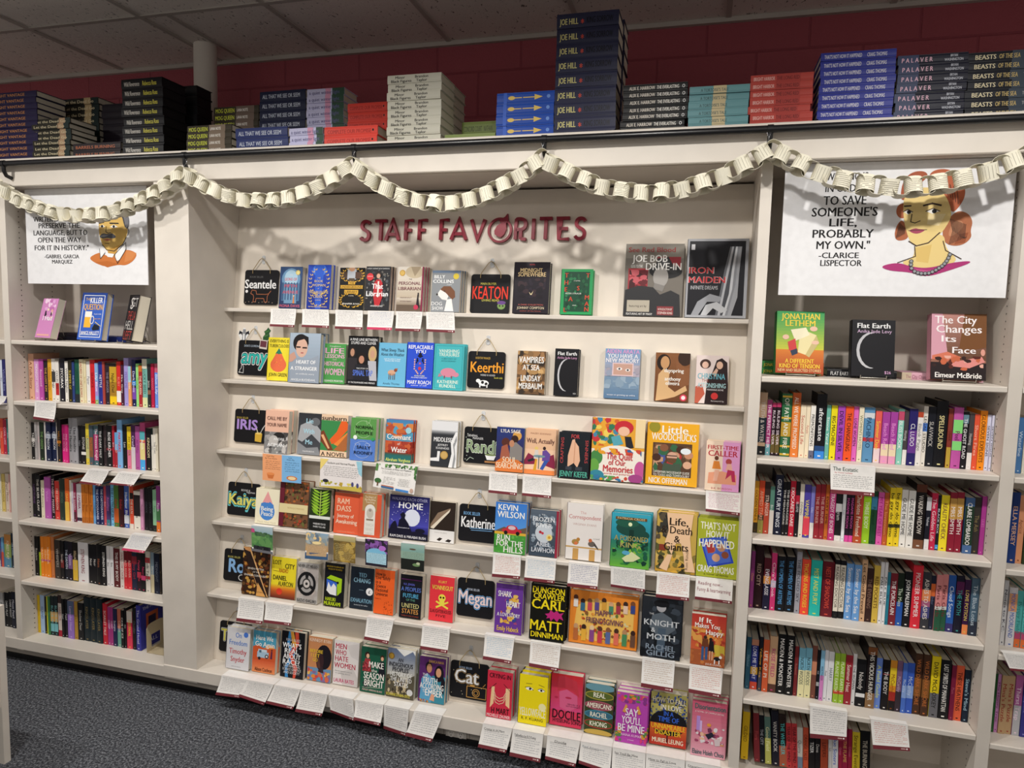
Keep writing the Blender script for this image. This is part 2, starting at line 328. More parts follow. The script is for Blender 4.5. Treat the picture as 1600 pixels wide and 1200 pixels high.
# wall socket in the kick board
r = empty('power_outlet', (1.174,.055,.036)); tag(r, 'double power outlet set in the kick board under the bottom ledge', 'outlet')
m = MB(); m.bbox(-.043,-.006,-.026,.043,0,.026, M('C8C2BA',.4), .003); m.build('cover_plate', r)
for s in (-1,1):
    m = MB(); m.tube([(s*.02,-.006,0),(s*.02,-.0085,0)], .0145, M('D8D2CA',.4), 18)
    for dx in (-.004,.004): m.box(s*.02+dx-.0008,-.0092,.001,s*.02+dx+.0008,-.0083,.007, M('2A2826',.6))
    m.tube([(s*.02,-.0083,-.006),(s*.02,-.0092,-.006)], .002, M('2A2826',.6), 8); m.build('socket', r)
for px in (1.12,1.228):
    part('kick_joint', bpy.data.objects['display_bookcase'], (px,.0543,.022,px+.0015,.0552,.079), mat=M('6A625A',.6))
FACES=[
(0,.2501,.109,.1817,.03,1,'p','2A3D66','22304E','with blue library arch cover, right of dachshund sign',[('g',0,1,'2A3A5E','34507C'),('e',.5,.7,.42,.26,'6F97BC'),('e',.5,.72,.3,.2,'A8C8DC'),('r',.1,.18,.9,.6,'54789C'),('r',.22,.12,.78,.5,'6E93B2'),('r',.12,.2,.17,.62,'3A5478'),('r',.25,.2,.3,.62,'3A5478'),('r',.38,.2,.43,.62,'3A5478'),('r',.51,.2,.56,.62,'3A5478'),('r',.64,.2,.69,.62,'3A5478'),('r',.77,.2,.82,.62,'3A5478'),('t','THE',.5,.8,.03,'E4D8D8'),('t','LIONS OF',.5,.7,.075,'C85A6A',.55),('t','FIFTH',.5,.54,.075,'C85A6A',.55),('t','AVENUE',.5,.39,.075,'C85A6A',.7),('t','FIONA DAVIS',.5,.06,.065,'E06A7A',.9),('c',.8,.86,.1,'D8C060'),('c',.8,.86,.07,'E8D890'),('p','D8803A',[.62,.12,.7,.12,.68,.28,.64,.28]),('e',.66,.3,.03,.02,'F0C090')]),
(0,.399,.1094,.1891,.05,2,'p','1F3FA8','1A2E80','with deep blue cover and gold leaf wreath',[('g',0,1,'1A2F8C','2448B8'),('e',.5,.88,.3,.14,'3E7AE0'),('p','2E5CC8',[.3,1,.7,1,.62,0,.38,0]),('w',.5,.6,.38,.3,'D8B868',9),('w',.5,.2,.34,.14,'D8B868',6),('t','THE',.5,.7,.03,'E8CC88'),('t','BOOK',.5,.63,.055,'E8CC88'),('t','WOMAN',.5,.54,.06,'E8CC88'),('t','of',.5,.465,.03,'E8CC88'),('t','TROUBLESOME',.5,.38,.06,'E8CC88',.86),('t','CREEK',.5,.28,.06,'E8CC88'),('t','A NOVEL',.5,.2,.025,'E8CC88'),('t','KIM MICHELE RICHARDSON',.5,.05,.03,'E8CC88',.8)]),
(0,.5399,.1163,.1784,.03,1,'p','17181A','141416','with black cover, gold wreath and gold title boxes',[('r',.3,.72,.66,.98,'B8BCC4'),('e',.48,.97,.12,.06,'C89878'),('r',.36,.66,.6,.75,'5A4A3A'),('r',.62,.74,.95,.9,'5A4032'),('r',.05,.74,.3,.9,'4A382C'),('w',.5,.8,.42,.16,'D8A840',7),('w',.5,.2,.44,.16,'D8A840',8),('r',.36,.6,.64,.67,'D8A840'),('r',.05,.5,.95,.58,'D8A840'),('r',.22,.38,.78,.47,'D8A840'),('t','THE',.5,.635,.05,'1A1A1A'),('t','UNDERGROUND',.5,.54,.055,'1A1A1A',.86),('t','LIBRARY',.5,.425,.06,'1A1A1A'),('t','A NOVEL',.5,.33,.025,'E8E0D0'),('t','JENNIFER RYAN',.5,.14,.04,'F4F0E8',.7)]),
(0,.6701,.1119,.184,.045,1,'p','2A2A2E','242428','with a red-jacketed woman before dark bookshelves',[('n',5,90,.02,.1,.98,.92,.07,['4A4A50','6A6660','38383C','8A8680','545A60']),('e',.52,.8,.11,.07,'3A2A22'),('e',.52,.78,.075,.055,'D8A890'),('p','C03038',[.34,.35,.36,.62,.45,.7,.6,.7,.7,.62,.72,.3,.6,.1,.42,.1]),('r',.5,.3,.56,.66,'EEE8E0'),('c',.18,.76,.14,'D83A40'),('t','THE TRUE STORY',.18,.77,.025,'F4E8E8',.22),('t','A FIGHT AGAINST BOOK BANNING',.5,.95,.03,'F0F0F0',.9),('t','That',.5,.55,.12,'FFFFFF',.45),('t','Librarian',.5,.38,.12,'FFFFFF',.88),('t','AMANDA JONES',.5,.1,.04,'F0F0F0',.5)]),
(0,.8212,.1147,.1822,.06,3,'p','D8CDBE','8A2448','with cream cover, gold seal and a standing woman silhouette',[('g',0,1,'B8A68E','E4DCD0'),('e',.65,.88,.35,.14,'C8B89C'),('p','A8967C',[.5,1,.66,.78,.9,1]),('r',0,0,1,.16,'6A5A4C'),('g',.14,.3,'9A8A78','D8CCBC'),('r',.94,0,1,1,'8A2448'),('c',.18,.86,.11,'C89A3C'),('c',.18,.86,.08,'E0BC68'),('t','THE',.5,.72,.03,'6A5A58'),('t','PERSONAL',.48,.63,.075,'7A4A50',.84),('t','LIBRARIAN',.48,.51,.075,'7A4A50',.86),('t','MARIE BENEDICT',.36,.3,.03,'6A4A48',.45),('t','VICTORIA MURRAY',.36,.22,.03,'6A4A48',.45),('p','2A2228',[.76,.08,.9,.08,.85,.3,.86,.38,.8,.38]),('c',.83,.4,.03,'2A2228'),('c',.76,.09,.09,'C83A58')]),
(0,.974,.1217,.1679,.06,3,'p','8E9296','7A7E82','with gray cover and a brown and white dog head',[('r',0,.94,1,1,'6A7E98'),('t','BILLY',.26,.85,.085,'F4F4F4'),('t','COLLINS',.4,.74,.085,'F4F4F4',.72),('t','POEMS',.62,.66,.03,'E8E8E8'),('t','DOG',.2,.2,.09,'E8E8E8'),('t','SHOW',.24,.09,.09,'E8E8E8',.4),('c',.84,.86,.1,'D8C040'),('p','F0ECE8',[.2,.42,.32,.55,.5,.5,.6,.38,.55,.28,.38,.3]),('p','7A5038',[.3,.54,.42,.62,.66,.62,.82,.5,.84,.36,.74,.3,.62,.38,.5,.46]),('p','F4F0EC',[.55,.3,.72,.32,.8,.02,.48,.02]),('c',.2,.42,.035,'2A2422'),('c',.46,.5,.02,'2A2422')]),
(0,1.3114,.1436,.2033,.035,1,'h','201A24','1A161E','with near-black cover and pale gold night title',[('n',3,30,.1,.3,.9,.7,.12,['2A222E','1C161E','3A2A30']),('t','NOVEL',.5,.95,.025,'D04A50'),('t','MIDNIGHT',.48,.84,.085,'E8CC98',.62),('t','SOMEWHERE',.5,.76,.085,'E8CC98',.78),('t','A DARK COLLECTION',.5,.17,.03,'C86A60',.7),('t','JOHNNY COMPTON',.5,.11,.05,'E8D8B8',.76),('t','author of the house',.5,.05,.025,'B05A50',.6),('p','D8C8A0',[.44,.42,.5,.38,.56,.44,.52,.36,.48,.36])]),
(0,1.5026,.1229,.1766,.035,1,'h','2E9A5A','2A8A50','with green cover and red letters scattered round its edge',[('r',.1,.06,.9,.94,'1F4A36'),('n',8,40,.14,.1,.86,.9,.08,['27603F','1A3E2C','2F7A50']),('t','T',.16,.86,.1,'D0503A'),('t','T',.84,.86,.1,'D0503A'),('t','H',.16,.7,.1,'D0503A'),('t','E',.16,.55,.1,'D0503A'),('t','S',.55,.58,.1,'D0503A'),('t','A',.32,.34,.1,'D0503A'),('t','M',.84,.38,.1,'D0503A'),('t','A',.84,.24,.1,'D0503A'),('t','N',.84,.12,.1,'D0503A'),('t','L',.16,.1,.1,'D0503A'),('t','A NOVEL',.5,.74,.025,'E8E8E0'),('t','PETER STRAUB',.4,.46,.03,'F0F0E8',.5),('t','KING',.45,.2,.025,'E8E8E0')]),
(0,1.7457,.2164,.2741,.03,1,'p','7A746C','6A645C','with gray cover showing a man in a cowboy hat',[('g',.8,1,'8E887E','8A847A'),('r',.06,.36,.4,.66,'A83840'),('r',.55,.6,.95,.82,'9A3840'),('n',4,20,.08,.38,.4,.64,.1,['6A2A30','C86068','4A2226']),('e',.7,.62,.28,.1,'2E2E30'),('p','3A3A3C',[.48,.62,.56,.8,.74,.82,.9,.6]),('e',.62,.54,.13,.14,'A8A4A0'),('p','8A8682',[.52,.46,.7,.42,.66,.34,.5,.38]),('p','343436',[0,0,.02,.36,.25,.42,.5,.4,.62,.3,.8,.36,.95,.3,.98,0]),('r',.06,.06,.45,.22,'B8B0A0'),('r',.58,.02,.86,.14,'8A3A3E'),('t','See Red Blood',.45,.92,.07,'9A3A38',.8),('t','JOE BOB',.42,.8,.1,'F4F2EE',.6),('t','GOES TO THE',.2,.69,.04,'F0EEEA',.2),('t','DRIVE-IN',.66,.69,.1,'F4F2EE',.6),('t','featuring art by',.25,.14,.03,'3A342E',.3),('t','INTRODUCTION BY',.72,.1,.03,'F0E8E0',.24),('t','STEPHEN KING',.72,.05,.035,'F0E8E0',.25),('t','FEATURING ART BY MANY',.28,.03,.03,'F0EEEA',.45)]),
(0,1.9743,.2158,.2921,.03,1,'h','A8AAB0','98989E','with black and silver art cover and red angular lettering',[('r',.03,.03,.95,.97,'1E1E24'),('p','6A6C72',[.5,.03,.56,.3,.62,.6,.7,.9,.74,.9,.66,.55,.6,.26,.56,.03]),('p','B8BAC0',[.54,.03,.61,.36,.66,.6,.73,.9,.77,.9,.7,.55,.65,.26,.6,.03]),('p','4A4C52',[.58,.03,.66,.42,.7,.6,.76,.9,.8,.9,.74,.55,.7,.26,.64,.03]),('p','C8CACF',[.62,.03,.71,.3,.74,.6,.79,.9,.83,.9,.78,.55,.75,.26,.68,.03]),('p','8A8C92',[.66,.03,.76,.36,.78,.6,.82,.9,.86,.9,.82,.55,.8,.26,.72,.03]),('p','A0A2A8',[.7,.03,.81,.42,.82,.6,.85,.9,.89,.9,.86,.55,.85,.26,.76,.03]),('p','9A9CA2',[.1,.03,.2,.2,.4,.3,.6,.26,.56,.2,.36,.2,.22,.03]),('p','C0C2C6',[.26,.03,.34,.16,.52,.2,.7,.1,.6,.06,.46,.12,.36,.03]),('t','IRON',.24,.6,.085,'D8D4D4',.42),('t','MAIDEN',.34,.48,.085,'D8D4D4',.62),('t','IRON',.24,.6,.08,'C8353A',.4),('t','MAIDEN',.34,.48,.08,'C8353A',.6),('t','INFINITE DREAMS',.3,.38,.05,'B0B0B4',.45),('r',.06,.86,.12,.93,'D0D0D4')]),
(1,.2059,.107,.1885,.022,1,'h','F0DC3A','E0CC30','with yellow cover and a coral teardrop',[('e',.5,.37,.37,.17,'E8704A'),('p','E8704A',[.17,.43,.5,.76,.83,.43]),('p','2E7A5E',[.34,.62,.5,.76,.66,.62,.58,.63,.5,.61,.42,.63]),('t','EVERYTHING IS',.5,.92,.075,'2A2A1A',.86),('t','TUBERCULOSIS',.5,.81,.075,'2A2A1A',.9),('t','JOHN GREEN',.5,.14,.085,'2A2A1A',.84),('n',6,12,.3,.3,.7,.5,.025,['F0A040','D05A3A'])]),
(1,.336,.1479,.2118,.06,2,'h','7A8CA0','4A5A6A','with a photo cover of a dark-haired woman in glasses',[('g',0,1,'8A98A8','A8B8C8'),('e',.36,.8,.25,.18,'1E1A1C'),('e',.4,.7,.19,.19,'D8B09C'),('p','1E1A1C',[.15,.86,.2,.7,.26,.84,.56,.9,.62,.76,.6,.92,.4,.98]),('r',.22,.7,.36,.73,'2A2222'),('r',.42,.69,.57,.72,'2A2222'),('e',.42,.6,.05,.012,'A8545A'),('p','98A2B0',[.05,0,.1,.4,.3,.5,.6,.46,.95,.56,1,.3,1,0]),('p','C89A88',[0,.55,.16,.62,.24,.5,.12,.42,0,.4]),('t','HEART OF',.56,.42,.075,'F4F4F4',.62),('t','A STRANGER',.5,.29,.075,'F4F4F4',.86),('t','an unlikely story',.55,.18,.03,'F0F0F0',.6),('t','ANGELA BUCHDAHL',.5,.06,.045,'F4F4F4',.8)]),
(1,.4859,.1019,.17,.03,1,'h','4E9A50','48904A','with green cover and stacked pink title words',[('t','Daughters',.5,.94,.03,'E8F0E0',.5),('t','LIFE',.48,.83,.14,'E8A8CC',.86),('t','LESSONS',.5,.69,.1,'E8A8CC',.9),('t','FROM',.5,.6,.03,'E8A8CC'),('t','HISTORICAL',.5,.5,.11,'E8A8CC',.92),('t','WOMEN',.5,.3,.17,'E8A8CC',.92),('t','ELEANOR MORTON',.5,.07,.05,'F4F0F0',.86)]),
(1,.6024,.1367,.2059,.035,1,'h','17171A','141416','with black cover showing three long-haired musicians',[('e',.14,.66,.12,.11,'2A2220'),('e',.14,.66,.07,.08,'B88A70'),('e',.82,.64,.14,.16,'C8A878'),('e',.82,.64,.075,.08,'C89A80'),('p','B8B8C0',[.68,.5,.95,.5,1,.1,.7,.1]),('p','302C30',[0,.55,.3,.55,.36,.1,0,.1]),('e',.46,.54,.16,.13,'1E1816'),('e',.46,.52,.09,.08,'C08A70'),('p','24242A',[.25,.42,.7,.42,.76,.1,.2,.1]),('t','A FINE LINE BETWEEN',.5,.93,.055,'F4F4F4',.92),('t','STUPID AND CLEVER',.5,.86,.055,'F4F4F4',.84),('t','THE STORY OF',.5,.34,.03,'E8E8E8',.4),('t','SPINAL TAP',.52,.25,.12,'5A7AD8',.66),('t','BY THE FILMMAKERS AND FRIENDS',.5,.05,.035,'F0F0F0',.9)]),
(1,.7411,.1249,.182,.03,1,'h','6FB8DC','68B0D4','with light blue cover and a small brown sheep',[('t','What Sheep Think',.5,.84,.075,'1E2A3A',.84),('t','About the Weather',.5,.74,.075,'1E2A3A',.84),('t','HOW TO LISTEN TO WHAT',.5,.63,.03,'F4F8FA',.6),('t','ANIMALS ARE TRYING',.5,.59,.03,'F4F8FA',.55),('t','Amelia Thomas',.5,.07,.05,'2A3A4A',.6),('e',.5,.32,.14,.065,'D8A88A'),('c',.64,.38,.06,'8A4A34'),('e',.67,.41,.05,.015,'B06A4A'),('r',.4,.16,.425,.3,'5A4038'),('r',.46,.16,.485,.3,'5A4038'),('r',.54,.16,.565,.3,'5A4038'),('r',.6,.16,.625,.3,'5A4038')]),
(1,.8717,.1158,.1878,.035,1,'h','2E52D0','2A4AC0','with royal blue cover and a face made of dots',[('t','REPLACEABLE',.5,.9,.085,'F4F4F8',.92),('t','YOU',.5,.8,.085,'F4F4F8'),('t','ADVENTURES',.5,.27,.03,'F4F4A0',.4),('t','IN HUMAN ANATOMY',.5,.23,.03,'F4F4F8',.6),('t','MARY ROACH',.5,.13,.085,'F4F4F8',.88),('t','author of stiff',.5,.06,.025,'F4F4F8',.6),('c',.466,.738,.03,'14142A'),('c',.432,.702,.03,'14142A'),('c',.398,.642,.03,'14142A'),('c',.364,.558,.03,'14142A'),('c',.534,.738,.03,'14142A'),('c',.568,.702,.03,'14142A'),('c',.602,.642,.03,'14142A'),('c',.636,.558,.03,'14142A'),('c',.5,.75,.05,'14142A'),('c',.5,.7,.06,'14142A'),('c',.4,.6,.04,'14142A'),('c',.6,.6,.04,'14142A'),('c',.5,.54,.035,'D0607A'),('c',.5,.43,.06,'D03A4A'),('c',.3,.62,.028,'E8B098'),('c',.3,.57,.028,'E8B098'),('c',.3,.52,.028,'E8B098'),('c',.3,.47,.028,'E8B098'),('c',.3,.42,.028,'E8B098'),('c',.7,.62,.028,'E8B098'),('c',.7,.57,.028,'E8B098'),('c',.7,.52,.028,'E8B098'),('c',.7,.47,.028,'E8B098'),('c',.7,.42,.028,'E8B098'),('c',.36,.38,.028,'E8B098'),('c',.4,.35,.028,'E8B098'),('c',.44,.32,.028,'E8B098'),('c',.64,.38,.028,'E8B098'),('c',.6,.35,.028,'E8B098'),('c',.56,.32,.028,'E8B098')]),
(1,.9907,.1277,.1872,.035,2,'h','48B4BC','3E9AA4','with turquoise cover and a pink armadillo',[('o',.05,.04,.95,.96,.012,'2E8A92'),('t','VANISHING',.5,.85,.075,'D8E8D8',.68),('t','TREASURES',.5,.77,.075,'D8E8D8',.68),('t','A BESTIARY OF',.5,.68,.03,'2A6A70',.5),('t','EXTRAORDINARY',.5,.63,.03,'2A6A70',.5),('t','KATHERINE',.5,.18,.075,'E0F0E0',.7),('t','RUNDELL',.5,.09,.075,'E0F0E0',.55),('e',.5,.38,.26,.1,'D88AA0'),('p','C87A92',[.2,.36,.16,.28,.3,.3]),('e',.76,.34,.1,.05,'D88AA0'),('r',.36,.25,.4,.31,'8A4A5A'),('r',.6,.25,.64,.31,'8A4A5A')]),
(1,1.3418,.1133,.1696,.03,1,'p','6A5038','5A4430','with brown stormy cover and large white capitals',[('n',11,70,0,0,1,1,.2,['8A6A48','4A3626','B08A5A','3A3028','A07850','D0A870']),('t','VAMPIRES',.5,.8,.15,'F4F2EE',.88),('t','AT SEA',.5,.62,.13,'F4F2EE',.6),('t','LINDSAY',.5,.37,.14,'F4F2EE',.7),('t','MERBAUM',.5,.19,.14,'F4F2EE',.82)]),
(1,1.4945,.0921,.1831,.035,1,'h','1A1A1E','18181C','with black cover and crescent moon, middle of second ledge',[('e',.48,.44,.36,.34,'C8C8CC'),('e',.56,.44,.37,.34,'1A1A1E'),('t','Flat Earth',.5,.9,.075,'F0F0F0',.8),('t','Anika Jade Levy',.5,.81,.05,'D8A0C8',.84),('t','$26',.88,.06,.03,'D0D0D0')]),
(1,1.6877,.1324,.19,.03,1,'p','7A9AB8','6A8AA8','with cloudy blue cover and framed eyes',[('g',0,.45,'5A7A9C','8AA0B4'),('n',7,30,0,.2,1,.6,.16,['8AA0B4','9AAEC0','7A94AE']),('g',.45,1,'B0A8B8','7AA0C8'),('n',9,24,0,.45,1,.68,.14,['A8A0AC','B8B0BA','98A0B4']),('r',.22,.46,.82,.72,'E4C8CC'),('r',.25,.48,.79,.7,'C8A090'),('e',.42,.6,.08,.03,'F0E8E4'),('e',.66,.58,.07,.03,'F0E8E4'),('c',.42,.6,.03,'4A4A50'),('c',.66,.58,.03,'4A4A50'),('t','AIDEN ARATA',.5,.95,.085,'E0A0D0',.94),('t','YOU HAVE A',.5,.86,.085,'F4F0F4',.86),('t','NEW MEMORY',.5,.77,.085,'F4F0F4',.94),('t','essays on growing up online',.5,.08,.03,'F0F0F4',.8)]),
(1,1.877,.1254,.1817,.03,1,'p','5A3A24','4A3020','with brown cover of two bare-shouldered people embracing',[('g',0,1,'6A4228','8A5A38'),('e',.24,.8,.2,.17,'2A1E18'),('e',.28,.8,.13,.13,'C8986A'),('p','D8B080',[.05,0,.1,.55,.25,.68,.42,.6,.4,.3,.6,.2,.9,.34,.95,.24,.6,.1,.35,.05]),('e',.85,.9,.2,.16,'3A2820'),('p','8A5A3A',[.6,.86,.86,.7,1,.7,1,.36,.76,.3,.62,.5]),('t','dayspring',.55,.64,.08,'F4F0E8',.56),('t','anthony',.52,.47,.08,'F4F0E8',.46),('t','oliveira',.52,.38,.08,'F4F0E8',.4),('c',.85,.09,.1,'D8405A'),('c',.85,.09,.06,'F0E4E4')]),
(1,2.0254,.1149,.1775,.03,1,'p','E4D4D0','D4C4C0','with pale pink cover and a nun in black habit',[('p','2E2022',[.62,.9,.78,.95,.95,.86,1,.4,1,0,.3,0,.36,.5,.5,.64]),('e',.72,.8,.1,.08,'E0B8A0'),('p','D8B09A',[.5,.62,.62,.74,.68,.7,.6,.56]),('e',.28,.82,.17,.1,'4A3630'),('e',.28,.8,.1,.07,'E0B8A4'),('p','C0604A',[0,.34,.2,.4,.3,.2,.1,0,0,0]),('t','CHRISTINA',.48,.57,.12,'6AB0C0',.84),('t','THE',.3,.48,.06,'8A4038'),('t','ASTONISHING',.5,.38,.1,'A8D0D4',.86),('t','MARIANNE LEONE',.62,.29,.035,'F0E8E8',.5),('t','foreword by',.7,.06,.03,'E8E0E0',.4),('c',.6,.16,.11,'D03A3A')]),
(2,.2372,.1152,.1844,.0589,1,'p','E8B8A0','D8A890','with peach cover over a gray embracing couple',[('r',0,0,1,.5,'8A8888'),('n',21,50,0,0,1,.5,.16,['A8A4A2','6A6866','C8C4C0','4A4848','90908E']),('e',.62,.4,.24,.1,'2A2828'),('e',.4,.3,.2,.12,'C0BCB8'),('t','CALL ME BY',.5,.82,.085,'7A5A50',.84),('t','YOUR NAME',.5,.67,.085,'7A5A50',.84),('t','ANDRE',.62,.34,.06,'F4F4F4'),('t','ACIMAN',.5,.2,.08,'F4F4F4',.7)]),
(2,.3829,.1094,.1774,.0325,1,'p','5A5C62','4A4C52','with gray photo cover and pale blue title',[('g',0,1,'4A4C52','34363A'),('p','A8AAAE',[.1,.7,.6,.85,1,.6,1,.3,.6,.5,.2,.3,0,.35]),('p','8A8C90',[0,.3,.4,.16,.9,.2,1,.05,1,0,0,0]),('e',.75,.8,.2,.1,'6A6C70'),('t','Lie',.5,.82,.12,'A8D4E4',.3),('t','With',.48,.57,.12,'A8D4E4',.48),('t','Me',.5,.31,.12,'A8D4E4',.3),('t','PHILIPPE BESSON',.5,.08,.03,'F0F0F0',.5)]),
(2,.4943,.1249,.178,.0348,1,'p','E8C8A8','D0A888','with cream cover, green panel and orange crossed hands',[('r',0,.14,1,.86,'3E8A4E'),('p','E8642A',[.95,.86,1,.8,1,.66,.6,.34,.42,.3,.34,.4,.6,.6,.75,.86]),('p','F0883A',[1,.6,1,.5,.66,.26,.5,.3]),('p','7A4028',[0,.58,.1,.62,.5,.16,.3,.14,0,.36]),('p','B06A3A',[.5,.16,.7,.3,1,.56,1,.18,.9,.14]),('p','E8B080',[0,.5,.1,.52,.36,.2,.3,.18]),('t','sunburn',.48,.92,.11,'1E1A18',.92),('t','A NOVEL',.5,.06,.1,'1E1A18',.92)]),
(2,.647,.1146,.1763,.0589,2,'p','5E9A50','4A70C0','with green over blue cover, two line-drawn heads',[('r',0,0,1,.5,'5A82D0'),('q',.5,.74,.34,.2,.012,'B8DCA8'),('q',.5,.26,.34,.2,.012,'B8CCF0'),('q',.3,.38,.1,.03,.01,'C8D8F4'),('q',.7,.38,.1,.03,.01,'C8D8F4'),('l','B8DCA8',.012,[.6,.95,.64,.86,.74,.9,.76,.98]),('t','NORMAL',.55,.79,.075,'1A2A18',.72),('t','PEOPLE',.55,.66,.075,'1A2A18',.66),('t','SALLY',.55,.32,.075,'1A2438',.55),('t','ROONEY',.55,.19,.075,'1A2438',.74),('c',.2,.54,.08,'F0F4F0'),('c',.9,.52,.06,'3AA060')]),
(2,.7927,.1207,.1765,.0275,2,'h','B8503A','3A6A8A','with orange treetop and teal water cover',[('g',.5,1,'5AA0C0','4A86B8'),('n',31,40,0,.56,1,.92,.2,['C86A3A','D8884A','B8503A','5AA0C0']),('g',.2,.5,'A83A2A','C8583A'),('n',32,30,0,.2,1,.5,.16,['8A2A20','C86038','A84030']),('r',0,0,1,.16,'2A6A68'),('g',.16,.22,'2A6A68','6A4A3A'),('t','Covenant',.5,.6,.13,'F4F4F0',.88),('t','of',.5,.44,.06,'F4F4F0'),('t','Water',.52,.3,.13,'F4F4F0',.58),('t','Abraham Verghese',.5,.06,.08,'D8E070',.92),('c',.84,.76,.11,'A0D0DC')]),
(2,1.0015,.1122,.1839,.0447,1,'p','34363A','E0E0E0','with dark gray cover, white smoke and gold medal',[('r',0,.78,1,1,'E4E4E6'),('g',.7,.8,'34363A','C8CACC'),('p','F0F0F0',[.7,0,.8,.3,.75,.55,.92,.78,1,.78,1,0]),('p','9A9C9E',[.84,0,.9,.3,.84,.5,.96,.7,.98,.6,.9,.45,.96,.2,.92,0]),('p','F0F0F0',[0,.18,.25,.2,.26,.34,.36,.34,.34,.12,0,.12]),('t','MIDDLESEX',.5,.6,.1,'F0F0F0',.8),('t','JEFFREY',.45,.48,.045,'F0F0F0',.4),('t','EUGENIDES',.45,.41,.045,'F0F0F0',.5),('c',.52,.26,.15,'B8924A'),('c',.52,.26,.12,'D0AC68')]),
(2,1.2748,.1134,.1744,.0384,1,'p','24306E','1E2858','with navy cover of an embracing couple in firelight',[('g',0,1,'3A2A4A','2A3A7A'),('c',.74,.82,.16,'D8A050'),('e',.34,.66,.15,.1,'5A3028'),('p','A8604A',[.16,.3,.2,.56,.4,.62,.5,.4,.5,.25]),('e',.66,.74,.13,.09,'3A2420'),('p','8A8480',[.5,.28,.5,.6,.7,.68,.95,.56,.95,.26]),('e',.56,.64,.09,.08,'C08868'),('p','D8783A',[0,.2,.2,.3,.8,.28,1,.2,1,0,0,0]),('t','LYLA SAGE',.5,.92,.08,'F0ECE4',.7),('t','SOUL',.5,.27,.14,'F0DCC0',.5),('t','SEARCHING',.5,.14,.13,'F0DCC0',.94)]),
(2,1.3902,.1227,.1769,.0313,2,'p','E8BC98','5AB0C0','with peach cover of a couple dining at a small table',[('p','F0C8A8',[0,0,1,0,1,.55,0,.55]),('p','8A2A48',[0,.3,.12,.46,.4,.36,.4,.22,0,.2]),('p','8A2A48',[.6,.36,.95,.46,1,.3,1,.14,.7,.2]),('r',0,0,1,.1,'E8884A'),('e',.38,.57,.06,.04,'E8C878'),('p','D8D0C8',[.3,.34,.34,.54,.44,.54,.48,.34]),('e',.64,.58,.05,.04,'3A2A2A'),('p','6A4A9A',[.58,.3,.58,.52,.7,.55,.84,.46,.82,.3]),('e',.48,.4,.2,.03,'7A98A0'),('r',.46,.12,.49,.4,'5A6A70'),('p','2A2A30',[.1,.3,.3,.36,.32,.3,.14,.26]),('p','3A5AA8',[.52,.12,.66,.32,.8,.32,.62,.1]),('p','D8A030',[.3,.08,.36,.34,.42,.34,.4,.08]),('t','MAZEY EDDINGS',.5,.9,.035,'A07058',.66),('t','Well, Actually',.5,.74,.11,'5A3030',.9)]),
(2,1.5322,.1182,.1749,.0589,1,'h','1C2228','181C22','with black cover, praying hands and red border words',[('p','E8B898',[.3,.24,.3,.5,.42,.84,.5,.86,.52,.8,.64,.7,.7,.4,.62,.24,.5,.34]),('p','D09A7A',[.49,.34,.5,.8,.53,.8,.52,.34]),('r',.24,.18,.44,.26,'3A4048'),('r',.56,.18,.78,.26,'3A4048'),('v','CRAFTING',.1,.6,.1,'C84A4A',.56),('v2','SINNERS',.9,.6,.1,'C84A4A',.5),('t','FOR',.52,.92,.09,'C84A4A',.26),('t','JENNY KIEFER',.5,.1,.13,'5AB8A0',.92)]),
(2,1.6564,.1972,.2357,.0536,1,'h','F0E4D0','C83A50','with colorful cover of a red-haired child reading',[('r',0,.5,1,1,'E8A83A'),('n',41,36,0,.55,.5,1,.09,['C83A40','3A7A5A','F0D060','D86A30','4A8AA8']),('r',.82,.55,1,1,'F0D8A8'),('e',.6,.86,.18,.11,'C8303A'),('e',.6,.8,.11,.075,'F0C0A0'),('p','2A2A30',[.62,.72,.74,.72,.8,.55,.66,.52]),('p','5AA8B8',[.36,.7,.52,.74,.6,.6,.42,.55]),('e',.5,.27,.52,.3,'F4ECE0'),('e',.1,.36,.12,.12,'4A8A4A'),('e',.06,.22,.1,.12,'6AA84A'),('e',.93,.2,.1,.14,'C85A9A'),('e',.12,.08,.14,.08,'3A8AA0'),('e',.86,.06,.14,.07,'A84A8A'),('n',43,26,.05,.42,.95,.52,.07,['E8A030','3A6AA0','D0503A']),('n',44,22,0,0,1,.08,.06,['E8A030','5AA05A','D0503A','3A7AA8']),('t','The Quilt',.54,.4,.11,'C8303A',.5),('t','of Our',.5,.3,.09,'C8303A',.32),('t','Memories',.52,.2,.11,'C8303A',.56),('t','words and pictures',.5,.12,.03,'C8303A',.5)]),
